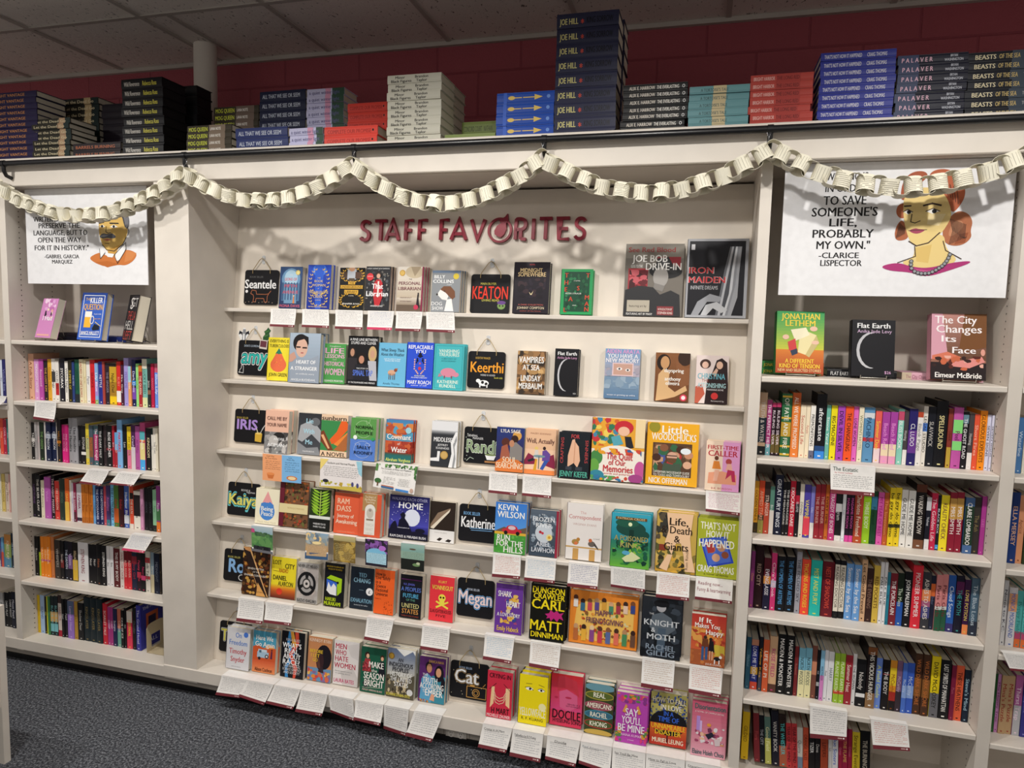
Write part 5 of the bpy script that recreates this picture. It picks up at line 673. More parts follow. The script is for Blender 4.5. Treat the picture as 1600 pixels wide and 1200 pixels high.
(2.6544,2.6656,.2127,'E8E8EA','PALE BLUE','2A2A2E',''),
(2.6663,2.6751,.214,'E8E8EA','PALE BLUE','2A2A2E',''),
(2.6757,2.6848,.1808,'2A7E96','Teal','1A3A4A',''),
(2.6855,2.7071,.1787,'7A2430','THE PORCELAIN','F0E8E8',''),
(2.7077,2.7273,.1813,'1E2A20','The Mess','D0E0C8','.55-1:2A5AB0'),
(2.7279,2.75,.1894,'15151A','JOSH MALERMAN','F4F2F0',''),
(2.7506,2.78,.2144,'DC2E3E','PIONEER SUMMER','F8E8E8',''),
(2.781,2.8065,.1934,'3A3A40','ASHES TO ASHES','E8E0D8','.3-.5:E08A5A;.5-.6:A86080;.6-.8:4A4A80'),
(2.8072,2.8202,.1837,'22263A','Ember','6A7090','.15-.38:E0703A'),
(2.8208,2.8385,.1903,'D88A8A','Paris Girls','6A2A30','.56-.62:D8DCD8;.62-1:2A5A42'),
(2.8392,2.8559,.1925,'D88A8A','Paris Girls','6A2A30','.56-.62:D8DCD8;.62-1:2A5A42'),
(2.8569,2.8785,.1918,'2A5AA8','Cloud Songs','D8E4F4','.85-1:3A3470'),
(2.8792,2.902,.1933,'1A1A2C','THE MOTH','40A0A0','.1-.32:5A2050'),
(2.9029,2.9195,.1838,'3A1A44','LOVE POTION','D8C060','.82-1:E88A50'),
(2.9209,2.944,.192,'4A6478','The Blue Lotus','B8C8D4','.75-1:2A3040'),
]),
'R5':(0.394,'fourth book row of right bookcase',[
(2.2456,2.261,.1907,'2E5A70','Harbour','7AA0B0',''),
(2.2621,2.286,.1835,'26307E','LOVE ME TODAY','E0E0F0','0-.12:C88A70;.55-.7:D0A040;.85-1:D8503A'),
(2.2882,2.2997,.1982,'1C1E2A','Yellow Kite','D8A030','.65-1:4A4A5A'),
(2.3013,2.3211,.1906,'D8623A','LIFE OF PI','F4E8D8',''),
(2.3222,2.3482,.2044,'D8B08A','ROSE FIELD','C03A7A','.85-1:5A3A30'),
(2.3488,2.3765,.2157,'141416','MAIDEN & MONSTER','F4F2EE',''),
(2.3773,2.4041,.2155,'141416','MAIDEN & MONSTER','F4F2EE',''),
(2.4054,2.4177,.1797,'7A2A2C','Redwood','B06A60',''),
(2.4193,2.4402,.1767,'7AB8D0','NORTH WOODS','3A4A4A','.45-1:EAE4B0'),
(2.4408,2.461,.1799,'7AB8D0','NORTH WOODS','3A4A4A','.45-1:EAE4B0'),
(2.4617,2.4777,.19,'7A4A3E','Sienna','C88A70','.3-.55:D08A6A'),
(2.4783,2.4878,.1777,'17181E','INK','A8A8B0','.65-.73:B0B0B0'),
(2.4884,2.5006,.1795,'8AC0E0','WAYFARER','2A2A4A','.5-1:D888C8'),
(2.5012,2.513,.1814,'E8E8EE','Poet','3A3A44',''),
(2.5136,2.5314,.1781,'E6E6EA','HARRY','5A6A7A',''),
(2.5329,2.5496,.1767,'9AC03A','PLANET EARTH','E8F0C8','.75-.82:C84A3A'),
(2.5503,2.5667,.1774,'9AC03A','PLANET EARTH','E8F0C8','.75-.82:C84A3A'),
(2.5673,2.5896,.1754,'9A2A36','Summer Heat','F0D8D0',''),
(2.5903,2.6025,.181,'E8E8E8','THE WOMAN','2A2A2A',''),
(2.6032,2.6318,.1674,'17171A','Nobody','C8C4C0','.72-.8:E8E8E8'),
(2.6334,2.6622,.2144,'1E1618','THIS VICIOUS HUNGER','E8E4DC','.0-.12:7A4A2A;.75-1:8A6A48'),
(2.6632,2.6819,.1775,'6E8EDC','A Field Guide','D8E070',''),
(2.6834,2.7043,.1766,'1A1618','THE BODY','F0ECE8','.28-.3:8A2A30'),
(2.7052,2.7255,.1772,'E8C830','McCarthy','8A4A18','0-.15:D89030;.5-.65:E0902A;.62-.8:A83028;.8-1:1E1A1C'),
(2.7262,2.7425,.1789,'7A5A7A','McCarthy','C8B0C0','.6-1:3A3038'),
(2.7433,2.757,.1744,'4A70C8','McCarthy','C8D8F0','.45-.7:8AA8E0'),
(2.7576,2.7788,.1759,'3A5EC0','McCarthy','C8D8F0','.45-.7:8AA8E0'),
(2.7798,2.8014,.2114,'4A3022','WILD DARK SHORE','C0703A','.4-.7:8A5A2E'),
(2.8023,2.8248,.2122,'4A3022','WILD DARK SHORE','C0703A','.4-.7:8A5A2E'),
(2.8272,2.8538,.2109,'E8D020','DAVID McCLOSKEY','1A1A1A','.6-1:6A6A70'),
(2.8547,2.8858,.2019,'15161A','LAST SPIRITS OF MANHATTAN','F0EEEA',''),
(2.8872,2.9005,.1892,'7A1E3E','Plum','B05A70',''),
(2.9012,2.9242,.1894,'E0603E','THESE HEATHENS','2A1210',''),
(2.9256,2.943,.1792,'1A2638',"Steve's Mind",'A0C0D0',''),
]),
'R6':(0.13,'lowest book row of right bookcase',[
(2.2465,2.2704,.1778,'E0B820','GILDED','6A4A10',''),
(2.28,2.2993,.1801,'7A2A30','Flora','C05050',''),
(2.2999,2.3162,.1753,'17181E','THE CITY','B8B8C0',''),
(2.3174,2.3378,.1739,'5A7A70','Good Field','E8E8B0','.45-1:B8B860'),
(2.3387,2.3622,.2025,'1E1E2A','VANITY BOOK','D0CCC8',''),
(2.3633,2.389,.1925,'2A1E1A','THE WHISTLER','5AC8C8','.6-1:A85A40'),
(2.3896,2.407,.164,'C03A3E','YEAR OF THE WIND','2A1418',''),
(2.4076,2.4256,.1658,'C03A3E','YEAR OF THE WIND','2A1418',''),
(2.4267,2.4458,.1532,'D0CCC4','Quarry','6A6A70','.7-1:7A8AA0'),
(2.4469,2.4647,.1552,'D0583A','ORANGE TALES','6A2A1A',''),
(2.4659,2.4842,.1637,'1C1A1C','TIZER','F0EEEC',''),
(2.4853,2.5018,.1639,'18171A','Dove','C8C4C0',''),
(2.5029,2.5268,.1615,'A8482E','LEPERS','4A1A10',''),
(2.5279,2.5397,.1682,'D8D8D8','Salt','7A7A7A',''),
(2.5403,2.5589,.1712,'DCDCE0','Blue Sisters','2A5AB8',''),
(2.56,2.5717,.171,'9A2040','Garnet','D87A90',''),
(2.5724,2.5896,.1723,'A02048','THE FLAME','E0B060',''),
(2.5902,2.6029,.1761,'9A1E40','Crimson','D07088',''),
(2.6036,2.6273,.1708,'D8C030','Strange Eventful','5A4A10',''),
(2.628,2.6604,.1778,'141416','THE BURNING','C8C0B0',''),
]),
'F2':(1.23,'topmost book row at left photo edge',[
(-1.1305,-1.1159,.2026,'D8E0F0','Bay','6A7AA0',''),
(-1.1142,-1.0939,.2059,'2A2A66','Violet Sea','8A8AC0',''),
]),
'F3':(0.985,'second book row at left photo edge',[
(-1.1459,-1.1263,.1696,'E0503A','Heat','F8C0A0',''),
(-1.1257,-1.1054,.1658,'B02040','CORAL LAKE','F0B0C0',''),
(-1.1048,-1.0911,.1695,'3A7A7A','Cove','C0E0E0',''),
]),
'F4':(0.705,'third book row at left photo edge',[
(-1.1616,-1.151,.1816,'E4E0CC','Oats','8A866A',''),
(-1.1503,-1.1312,.1829,'D8C070','GOLDEN HOUR','8A6A2A',''),
(-1.1305,-1.1075,.1847,'D8C8B8','Paper Moon','8A5A4A',''),
(-1.1068,-1.0977,.1835,'D8A8A0','Rose','9A4A4A',''),
]),
'F5':(0.43,'fourth book row at left photo edge',[
(-1.1768,-1.1702,.1418,'2A2A7A','Sea','A0A0D8',''),
(-1.1695,-1.1542,.1457,'6AA0C8','Cliff','E85A3A','.5-1:C85A4A'),
(-1.1529,-1.1118,.162,'8AA05A','FOREST PLAY','F0E0C0','0-.3:C88A4A;.7-1:5A8AA8'),
(-1.1105,-1.0934,.1705,'1C2C40','LEE DARK','A8C0D0',''),
]),
'F6':(0.13,'lowest book row at left photo edge',[
(-1.1928,-1.1698,.1701,'A8A8A8','Pale Ash','5A5A5A',''),
(-1.1685,-1.1423,.1708,'17181C','DARK PLAY','C0C0C0',''),
(-1.1416,-1.1202,.1767,'17181C','DARK NIGHT','C0C0C0',''),
(-1.1188,-1.0975,.1824,'1C2030','Moon Pearl','D0D0D8',''),
]),
'G2':(1.235,'topmost book row at right photo edge',[
(3.0127,3.0284,.1782,'4A78AC','Waterline','C8D8E8',''),
(3.029,3.0494,.1779,'E4E0D0','The Orchard','8A8A70',''),
]),
'G3':(0.945,'second book row at right photo edge',[
(3.0118,3.0349,.2294,'1F3A78','ELLA MERSEY','E0B090',''),
(3.0358,3.0534,.2211,'E09A70','Apricot','8A4A30',''),
(3.0543,3.0763,.2179,'2E3E22','Forest','A0C080',''),
]),
'G4':(0.67,'third book row at right photo edge',[
(3.0149,3.0273,.216,'D8D8DA','Notes to K.C.','3A3A4A',''),
(3.0292,3.0521,.1959,'E0DEE2','MONICA MOORLAND','4A70C0','.1-.4:E8A878'),
(3.053,3.07,.1874,'5AB8B4','Poppy Field','3A8A88','.72-.85:B84A70;.85-1:E0703A'),
(3.0706,3.088,.1897,'5AB8B4','Poppy Field','3A8A88','.72-.85:B84A70;.85-1:E0703A'),
]),
'G5':(0.375,'lowest book row at right photo edge',[
(3.0103,3.0196,.1987,'2A5A2E','Vine','5A8A5A',''),
(3.0206,3.0303,.1976,'C88AC0','The Honey Tree','7A3A6A',''),
(3.0312,3.0496,.1972,'C0A078',"Mina's Puzzle",'A03A30',''),
(3.0506,3.0698,.1975,'C0A078',"Mina's Puzzle",'A03A30',''),
(3.0708,3.0919,.2039,'B0609A','Thirst Trap','F0D8E8','.5-1:B8B8BC'),
(3.0928,3.1138,.2075,'3A3A88','Neptune','8A8AC8',''),
]),
}
STACKS=[
(-1.1118,-.8242,.0255,13,.05,'2A2448','NIGHT VANTAGE','C88A50','purple hardcover in the pile at the left photo edge',''),
(-.8886,-.6793,.0292,12,.235,'2E2C26','Let the Dead Go','D8CCA8','dark floral hardcover in the back pile left of the black tower','.62-.8:B8A078;.84-1:1A2A2A'),
(-.8511,-.6468,.0231,9,.05,'34322A','Let the Dead Go','D8CCA8','dark floral hardcover in the short front pile near the left','.7-.86:B89878;.86-1:1E2E2C'),
(-.6338,-.3829,.0316,3,.05,'2A2226','BARRELS BURNING','B86A48','dark brown hardcover in the low pile left of the black tower',''),
(-.6584,-.523,.0316,10,.235,'1E1822','','888888','plain dark hardcover in the back pile beside the black tower',''),
(-.3676,-.1614,.0385,9,.05,'15151A','Wild Reverence~.26~.38~D8D4CC|Rebecca Ross~.7~.34~D8D050','D8D080','black hardcover in the tall tower left of the pipe',''),
(-.2929,-.1457,.0411,9,.235,'17171A','','888888','black hardcover in the pile between black tower and pipe',''),
(-.0618,.1626,.0301,9,.235,'3A3428','MOG QUEEN~.25~.42~C8D040~.46~.6|LANA NOTE~.64~.24~E8E4DC~.46~.42','C8D040','dark yellow-titled hardcover in the back pile right of the pipe','.5-.9:6A5A50'),
(-.0463,.1679,.0285,5,.05,'3A3428','MOG QUEEN~.25~.42~C8D040~.46~.6|LANA NOTE~.64~.24~E8E4DC~.46~.42','C8D040','dark yellow-titled hardcover in the front pile under the pipe','.5-.86:7A6A5A'),
(.1695,.3908,.0405,8,.235,'1E2440','ALL THAT WE SEE OR SEEM','C8D0E0','navy hardcover in the back pile left of the lilac spines',''),
(.1887,.4256,.0403,3,.05,'283468','ALL THAT WE SEE OR SEEM','C8D0E0','navy hardcover in the front pile left of the lilac spines',''),
(.3969,.5689,.029,11,.235,'C8C8E8','a quiet winter light','5A5A8A','pale lilac and green hardcover in the back pile','.5-.64:D89AB8;.68-1:2A4A38'),
(.4314,.5808,.0273,4,.05,'C8C8E8','a quiet winter light','5A5A8A','pale lilac and green hardcover in the low front pile','.55-.72:D89AB8;.8-1:2A4A38'),
(.5866,.7647,.0357,7,.235,'D8453A','COMPLETE OUR PROMISE','A82A24','red hardcover in the back pile left of the white tower',''),
(.5863,.8118,.0358,3,.05,'E04A3E','COMPLETE OUR PROMISE','A82A24','red hardcover in the front pile left of the white tower',''),
(.8523,1.0678,.0314,9,.05,'CFCDBE','Minor~.24~.18~1E1E1C~.7~.32|Black Figures~.26~.38~1E1E1C~.28~.32|Brandon~.64~.24~1E1E1C~.7~.32|Taylor~.64~.2~1E1E1C~.28~.32','1E1E1C','off-white hardcover in the tall front tower',''),
(.8369,1.0498,.0371,8,.235,'CFCDBE','Minor~.24~.18~1E1E1C~.7~.32|Black Figures~.26~.38~1E1E1C~.28~.32|Brandon~.64~.24~1E1E1C~.7~.32|Taylor~.64~.2~1E1E1C~.28~.32','1E1E1C','off-white hardcover in the pile behind the white tower',''),
(1.0898,1.2319,.0501,3,.235,'7A8A4A','CONCORD COURT   NATHAN','3A4420','olive green hardcover in the back pile left of the royal blue pile',''),
(1.0865,1.2818,.0576,1,.05,'7A8A4A','CONCORD COURT   NATHAN','3A4420','olive green hardcover lying alone in front left of the royal blue pile',''),
(1.2855,1.4976,.0385,5,.05,'1F4AA8','','E0C060','royal blue gold-arrow hardcover left of the tallest tower','.12-.18:2A5AC0'),
(1.4982,1.7146,.0496,9,.05,'2A2C46','JOE HILL~.2~.3~E0D890~.46~.42|KING SORROW~.7~.42~0A0A14~.48~.42|*~.42~.05~D8503A~.3~.5','E0D890','midnight blue hardcover in the tallest tower',''),
(1.5151,1.7128,.0541,9,.235,'2A2C46','JOE HILL~.2~.3~E0D890~.46~.42|KING SORROW~.7~.42~0A0A14~.48~.42|*~.42~.05~D8503A~.3~.5','E0D890','midnight blue hardcover in the tower behind the tallest one',''),
(1.7393,1.9553,.0241,8,.05,'141416','ALIX E. HARROW~.3~.4~E0D8CC|THE EVERLASTING~.7~.34~F0ECE4|O~.94~.04~F0F0F0','E0D8CC','black hardcover in the pile right of the tallest tower',''),
(1.9598,2.152,.0246,7,.05,'6A9AA0',"A TORTOISE'S TALE~.42~.46~3A5A5A~.46~.42",'3A5A5A','teal hardcover in the pile left of the brick red pile','.4-.62:C8B890'),
(2.1519,2.3435,.0248,8,.05,'B84A42','BRIGHT HARBOR~.22~.34~E8B8B0|THE LONG RED~.6~.36~6A2424','E0A8A0','brick red hardcover in the pile left of the violet blue pile','.42-.8:A83E38'),
(2.3658,2.5842,.0253,10,.05,'38409C',"THAT'S NOT HOW IT HAPPENED~.3~.5~E4E4F0|CRAIG THOMAS~.75~.26~E4E4F0",'E4E4F0','violet blue hardcover in the pile right of the red one',''),
(2.5868,2.7807,.0284,8,.05,'16182A','P A L A V E R~.28~.44~E8B8CC|BRYAN~.8~.1~C8CCD8~.72~.28|WASHINGTON~.8~.26~C8CCD8~.3~.3','E0A8C0','black-navy pink-lettered hardcover right of the violet blue pile','.0-.3:1E3058'),
(2.7816,2.993,.0279,8,.05,'1C1E26','BEASTS~.22~.26~E0D4B0|OF THE SEA~.52~.26~C8B070|TURPEINEN~.82~.2~A8A8A8~.46~.36','C8B890','dark sea hardcover in the pile at the right photo edge','.55-.8:3A4450'),
]
CARDS=[
(0,(.2383,1.6978),(.3635,1.7004),(.2452,1.625),(.3636,1.6235),'w','white handwritten card below the blue library arch book'),
(0,(.392,1.6989),(.5176,1.6995),(.4005,1.6265),(.5293,1.6247),'w','white handwritten card below the deep blue gold-wreath book'),
(0,(.5491,1.6989),(.6757,1.6982),(.5576,1.6235),(.6829,1.6223),'w','white handwritten card below the black gold-box-title book'),
(0,(.6991,1.6987),(.818,1.6967),(.7047,1.6243),(.8153,1.6241),'p','white card with pink bottom stripe below the red-jacket woman book'),
(0,(.8266,1.6969),(.9435,1.6975),(.8316,1.622),(.9404,1.6219),'w','white handwritten card below the cream gold-seal book'),
(0,(.9574,1.6978),(1.079,1.6973),(.9681,1.6227),(1.0898,1.6211),'w','white handwritten card below the gray dog-head book'),
(2,(.2392,1.0682),(.4277,1.073),(.25,.9682),(.4377,.9679),'ob','half orange half blue printed card under the peach photo book'),
(2,(.5189,1.0623),(.7116,1.0561),(.5248,.9632),(.719,.9549),'sun','printed card with yellow grass border under the orange hands book'),
(2,(.7765,1.088),(.9593,1.0663),(.7693,.9849),(.9511,.9669),'vine','printed card with green vine border under the treetop book'),
(2,(1.2605,1.0767),(1.3734,1.0806),(1.2643,1.0041),(1.3792,1.0028),'w','white handwritten card below the navy embracing couple book'),
(2,(1.396,1.0746),(1.5091,1.0803),(1.3999,1.0047),(1.5134,1.0035),'w','white handwritten card below the peach dining couple book'),
(2,(2.0803,1.07),(2.2021,1.0753),(2.0832,1.009),(2.2001,1.0046),'m','white card with magenta handwriting at the third ledge right end'),
(3,(.2068,.7527),(.311,.7566),(.2203,.6649),(.3239,.6593),'ph1','photo card of a green meadow under the teardrop book'),
(3,(.4729,.7579),(.5782,.7597),(.4775,.6598),(.5847,.6655),'ph2','photo card of a lake at sunset under the green fern book'),
(3,(.602,.7568),(.7021,.7575),(.6106,.6652),(.711,.6655),'ph3','golden brown photo card under the plain orange-red book'),
(3,(.7457,.7522),(.8474,.7568),(.7565,.6656),(.8543,.6639),'ph4','violet and pale blue photo card under the arched window book'),
(3,(.9053,.7553),(1.0082,.7616),(.914,.6678),(1.0144,.6669),'ph5','dark green photo card under the violet moon book'),
(3,(1.2949,.761),(1.4062,.7636),(1.2971,.6824),(1.4095,.6861),'r','white card with red handwriting below the red beetle car book'),
(3,(1.426,.7683),(1.5453,.7705),(1.4262,.6842),(1.5452,.6859),'b','white card with light blue handwriting below the frosty book'),
(3,(1.5942,.7646),(1.7097,.7691),(1.5946,.6821),(1.7082,.6836),'n','white card with dark blue handwriting below the two robins book'),
(3,(1.7536,.7567),(1.88,.7608),(1.7569,.6968),(1.8816,.6925),'g','curled gray-shaded card below the teal forest book'),
(3,(1.9235,.7586),(2.0396,.758),(1.9231,.6829),(2.04,.6835),'r','white card with red and blue handwriting below the giant foot book'),
(3,(2.0611,.7495),(2.1889,.751),(2.0604,.6937),(2.1877,.6924),'now','card with large maroon handwriting below the olive family photo book'),
(4,(.1649,.4516),(.2918,.4628),(.1731,.3645),(.301,.3686),'w','white typed card below the big tan N book'),
(4,(.2981,.4623),(.4311,.4648),(.3089,.3768),(.4375,.3812),'w','white typed card below the yellow sunset book'),
(4,(.7744,.4483),(.893,.4551),(.7758,.3726),(.8822,.3684),'w','white typed card below the bright orange book'),
(4,(1.018,.4662),(1.1348,.4666),(1.0209,.3696),(1.136,.3689),'w','white typed card below the skull book'),
(4,(1.2793,.464),(1.399,.4553),(1.2821,.3685),(1.3949,.3663),'b','white card with pale blue handwriting below the purple flower book'),
(4,(1.4626,.4512),(1.5809,.4589),(1.4659,.3697),(1.5786,.3666),'o','white card with orange handwriting below the yellow block letter book'),
(4,(1.8857,.458),(2.0024,.4575),(1.8865,.3595),(2,.3575),'o','white card with brown handwriting below the armored figure book'),
(4,(2.0543,.4318),(2.1697,.4358),(2.0543,.3668),(2.1647,.3635),'r','white card with red handwriting below the autumn couple book'),
(5,(.1322,.1368),(.2625,.1477),(.1211,.0633),(.2412,.0699),'w','white typed card below the pale gray title book, bottom ledge'),
(5,(.2626,.1548),(.3859,.1368),(.2334,.0756),(.357,.0586),'w','white typed card below the camper van book, bottom ledge'),
(5,(.3897,.1374),(.5119,.1408),(.3662,.0686),(.493,.064),'w','white typed card below the ribbon cover book, bottom ledge'),
(5,(.5142,.1446),(.6373,.1383),(.5042,.057),(.6257,.0584),'w','white typed card below the profile woman book, bottom ledge'),
(5,(.6409,.1389),(.7514,.1173),(.6548,.0705),(.7638,.0497),'w','curled white typed card below the white crumpled book, bottom ledge'),
(5,(.762,.1395),(.8867,.1346),(.7694,.071),(.8852,.0654),'w','white typed card below the dark green book, bottom ledge'),
(5,(.8888,.135),(.9957,.1274),(.8902,.043),(.9887,.0283),'w','curled white typed card below the crowd photo book, bottom ledge'),
(5,(1.0192,.1515),(1.1367,.1463),(.9932,.0458),(1.1031,.0391),'w','white typed card left of the bare ledge gap, bottom ledge'),
(5,(1.3025,.1433),(1.4192,.1449),(1.2924,.0567),(1.4035,.0544),'t:Crying in H Mart','white card with underlined heading below the chopsticks book'),
(5,(1.4208,.1412),(1.5394,.1437),(1.417,.0467),(1.5355,.0434),'t:Yellowface by R F Kuang','white card with dark heading below the yellow eyes book'),
(5,(1.5544,.1544),(1.6789,.1545),(1.5541,.0605),(1.6673,.052),'t:Docile','white card with bold underlined heading below the pink-red book'),
(5,(1.6806,.1471),(1.7954,.1499),(1.6793,.0699),(1.7944,.0509),'t:Real Americans','white card with gray heading below the stacked ovals book'),
(5,(1.7974,.1349),(1.916,.1352),(1.7999,.0597),(1.9187,.0575),'t:Say Youll Be Mine','gray-shaded card below the magenta book, bottom ledge'),
(5,(1.9181,.1356),(2.0543,.1401),(1.9201,.0578),(2.0551,.0597),'t:How to Fall in Love','wide gray-shaded card below the black dome book, bottom ledge'),
(5,(2.0569,.1444),(2.1745,.1457),(2.0575,.0677),(2.1716,.0621),'t:Disorientation','gray-shaded card below the rose pink book, bottom ledge'),
(-1,(-.8322,1.2587),(-.7099,1.2628),(-.8238,1.1858),(-.7078,1.178),'w','white handwritten card on the left bookcase under pale spines'),
(-1,(-.5424,.9761),(-.4318,.9718),(-.5794,.9153),(-.4619,.9122),'w','left of two white cards on the left bookcase second book row'),
(-1,(-.3803,.9744),(-.2663,.975),(-.4164,.9242),(-.2926,.9245),'w','right of two white cards on the left bookcase second book row'),
(-1,(-.3218,.7038),(-.2049,.7057),(-.3588,.636),(-.2416,.636),'p','white card with pink stripe on the left bookcase third book row'),
(-1,(2.4626,1.2339),(2.5962,1.236),(2.4664,1.1455),(2.5943,1.1458),'t:The Ecstatic','printed card with blackletter heading on the right bookcase'),
(-1,(2.4503,.3939),(2.566,.4083),(2.4538,.3086),(2.5653,.3189),'w','white handwritten card over the gap on the right bookcase lowest edge'),
(-1,(2.6365,.3955),(2.7469,.3955),(2.6464,.3072),(2.754,.32),'r','white card with red handwriting at the right bookcase lower right'),
(-1,(2.9929,.6759),(3.0746,.6797),(3.0166,.6296),(3.0705,.6325),'w','white curling card at the right photo edge'),
(-1,(-1.0729,1.2674),(-.9962,1.2715),(-1.0574,1.2153),(-.9936,1.2464),'w','white card corner at the left photo edge'),
]
SIGNS=[('A',0,.0559,.2269,1.8715,1.7178),('B',0,1.1234,1.2887,1.8598,1.7012),('C',1,.044,.1995,1.5596,1.4044),('D',1,1.1285,1.2848,1.5486,1.4004),('E',2,.0459,.2097,1.2537,1.107),('F',2,1.1291,1.2769,1.2439,1.0982),('G',3,.0325,.195,.929,.7839),('H',3,1.1257,1.2839,.9324,.7845),('I',4,.0329,.192,.6335,.4938),('J',4,1.1352,1.2892,.6368,.4853),('K',5,.0316,.1969,.3151,.181),('L',5,1.1238,1.2845,.3041,.1588)]
# ------------------------------------------------------------------ books
PAGE0 = PAGE = M('E6DECC',.8,'pages')
def book_mesh(w, h, t, hard, cov, spine, cart=None, sart=None):
    """front cover faces -y, spine at x=0, standing on z=0; returns cover and page block builders"""
    ct = .0022 if hard else .0008; e = .0035 if hard else .0006
    a = MB(); mc = M(cov,.42); ms = M(spine,.42)
    a.box(0,0,0,w,ct,h, mc); a.box(0,t-ct,0,w,t,h, mc)
    if hard and t > .012:
        pr = [(0,ct),(-.0012,t*.2),(-.0016,t*.5),(-.0012,t*.8),(0,t-ct),(ct,t-ct),(ct,ct)]; n = len(pr)
        vs_ = [(x,y,0) for x,y in pr]+[(x,y,h) for x,y in pr]
        a.add(vs_, [tuple(range(n)), tuple(range(2*n-1,n-1,-1))]+[(i,n+i,n+(i+1)%n,(i+1)%n) for i in range(n)], ms)
        so = -.0016
    else: a.box(0,ct,0,ct,t-ct,h, ms); so = 0
    if cart: art(a, cart, (0,0,0), (1,0,0), (0,0,1), w, h)
    if sart: art(a, sart, (so,t,h), (0,0,-1), (0,-1,0), h, t)
    g = MB(); g.box(ct,ct,e,w-e-.0004,t-ct,h-e, PAGE)
    return a, g
def make_book(w, h, t, hard, cov, spine, cart=None, sart=None):
    a, g = book_mesh(w, h, t, hard, cov, spine, cart, sart)
    o = a.build('hardcover_book' if hard else 'paperback_book'); g.build('page_block', o); return o
SHELF_M = Matrix(((0,-1,0,0),(1,0,0,0),(0,0,1,0),(0,0,0,1)))
FLAT_M = Matrix(((0,0,-1,0),(1,0,0,0),(0,-1,0,0),(0,0,0,1)))
def face_m(lean, yaw=0):
    s, c = math.sin(lean), math.cos(lean)
    return Matrix.Rotation(yaw,4,'Z') @ Matrix(((1,0,0,0),(0,c,s,0),(0,-s,c,0),(0,0,0,1)))
def put(o, m, loc): o.matrix_world = Matrix.Translation(loc) @ m
PALETTE = [('black',.03,0,0),]
def cname(h):
    import colorsys
    r,g,b_ = (int(h[i:i+2],16)/255 for i in (0,2,4)); hh,l,s = colorsys.rgb_to_hls(r,g,b_); hh *= 360
    if l < .12: return 'black'
    if s < .13 or (l > .84 and s < .3): return 'white' if l > .82 else 'pale gray' if l > .62 else 'gray' if l > .3 else 'dark gray'
    if l > .78 and 15 < hh < 75 and s < .75: return 'cream'
    pre = 'dark ' if l < .25 else 'pale ' if l > .74 else ''
    if hh < 14 or hh > 345: base = 'red' if l < .62 else 'pink'
    elif hh < 40: base = 'brown' if (l < .42 and s < .62) else 'tan' if s < .55 else 'orange'
    elif hh < 68: base = 'olive' if (l < .4 or s < .35) else 'yellow'
    elif hh < 165: base = 'green'
    elif hh < 195: base = 'teal'
    elif hh < 255: base = 'navy' if l < .3 else 'blue'; pre = pre if base == 'blue' else ''
    elif hh < 292: base = 'purple' if l < .62 else 'lilac'
    else: base = 'magenta' if l < .62 else 'pink'
    if pre == 'dark ' and base == 'brown': return 'dark brown'
    return pre+base
ORD = ['','first','second','third','fourth','fifth','sixth','seventh','eighth','ninth']+['%dth' % i for i in range(10,21)]+['21st','22nd','23rd','24th','25th','26th','27th','28th','29th','30th','31st','32nd','33rd','34th','35th','36th','37th','38th','39th','40th']
LED = ['top ledge','second ledge','third ledge','fourth ledge','fifth ledge','bottom ledge']
# face-out books on the ledges; farther copies of a pile stand right behind
st, ctt = math.sin(TH), math.cos(TH)
for row,x,wd,hg,T,nc,fm,base,spine,desc,els in FACES:
    hard = fm == 'h'; nc = max(nc, round(T/(.036 if hard else .027))); t = (T-.001)/nc
    o = make_book(wd, hg, t-.0004, hard, base, spine, els, [('r',0,0,1,1,spine)])
    z = ZK[row]
    for k in range(nc):
        b = o if k == 0 else dup(o)
        jx = .0035*k if nc > 1 else 0
        off = T-k*t
        put(b, face_m(TH), (x+jx*(1 if k < 3 else .6), P(z)-off/ctt, z+st*t+.0004))
        ns = sum(1 for q in FACES if q[9] == desc)
        tag(b, ('%s book %s, %s' % ('paperback' if not hard else 'hardcover', desc, LED[row])) if k == 0 else '%s copy behind the book %s' % (ORD[k], desc), 'book', 'face-out books on the ledges')
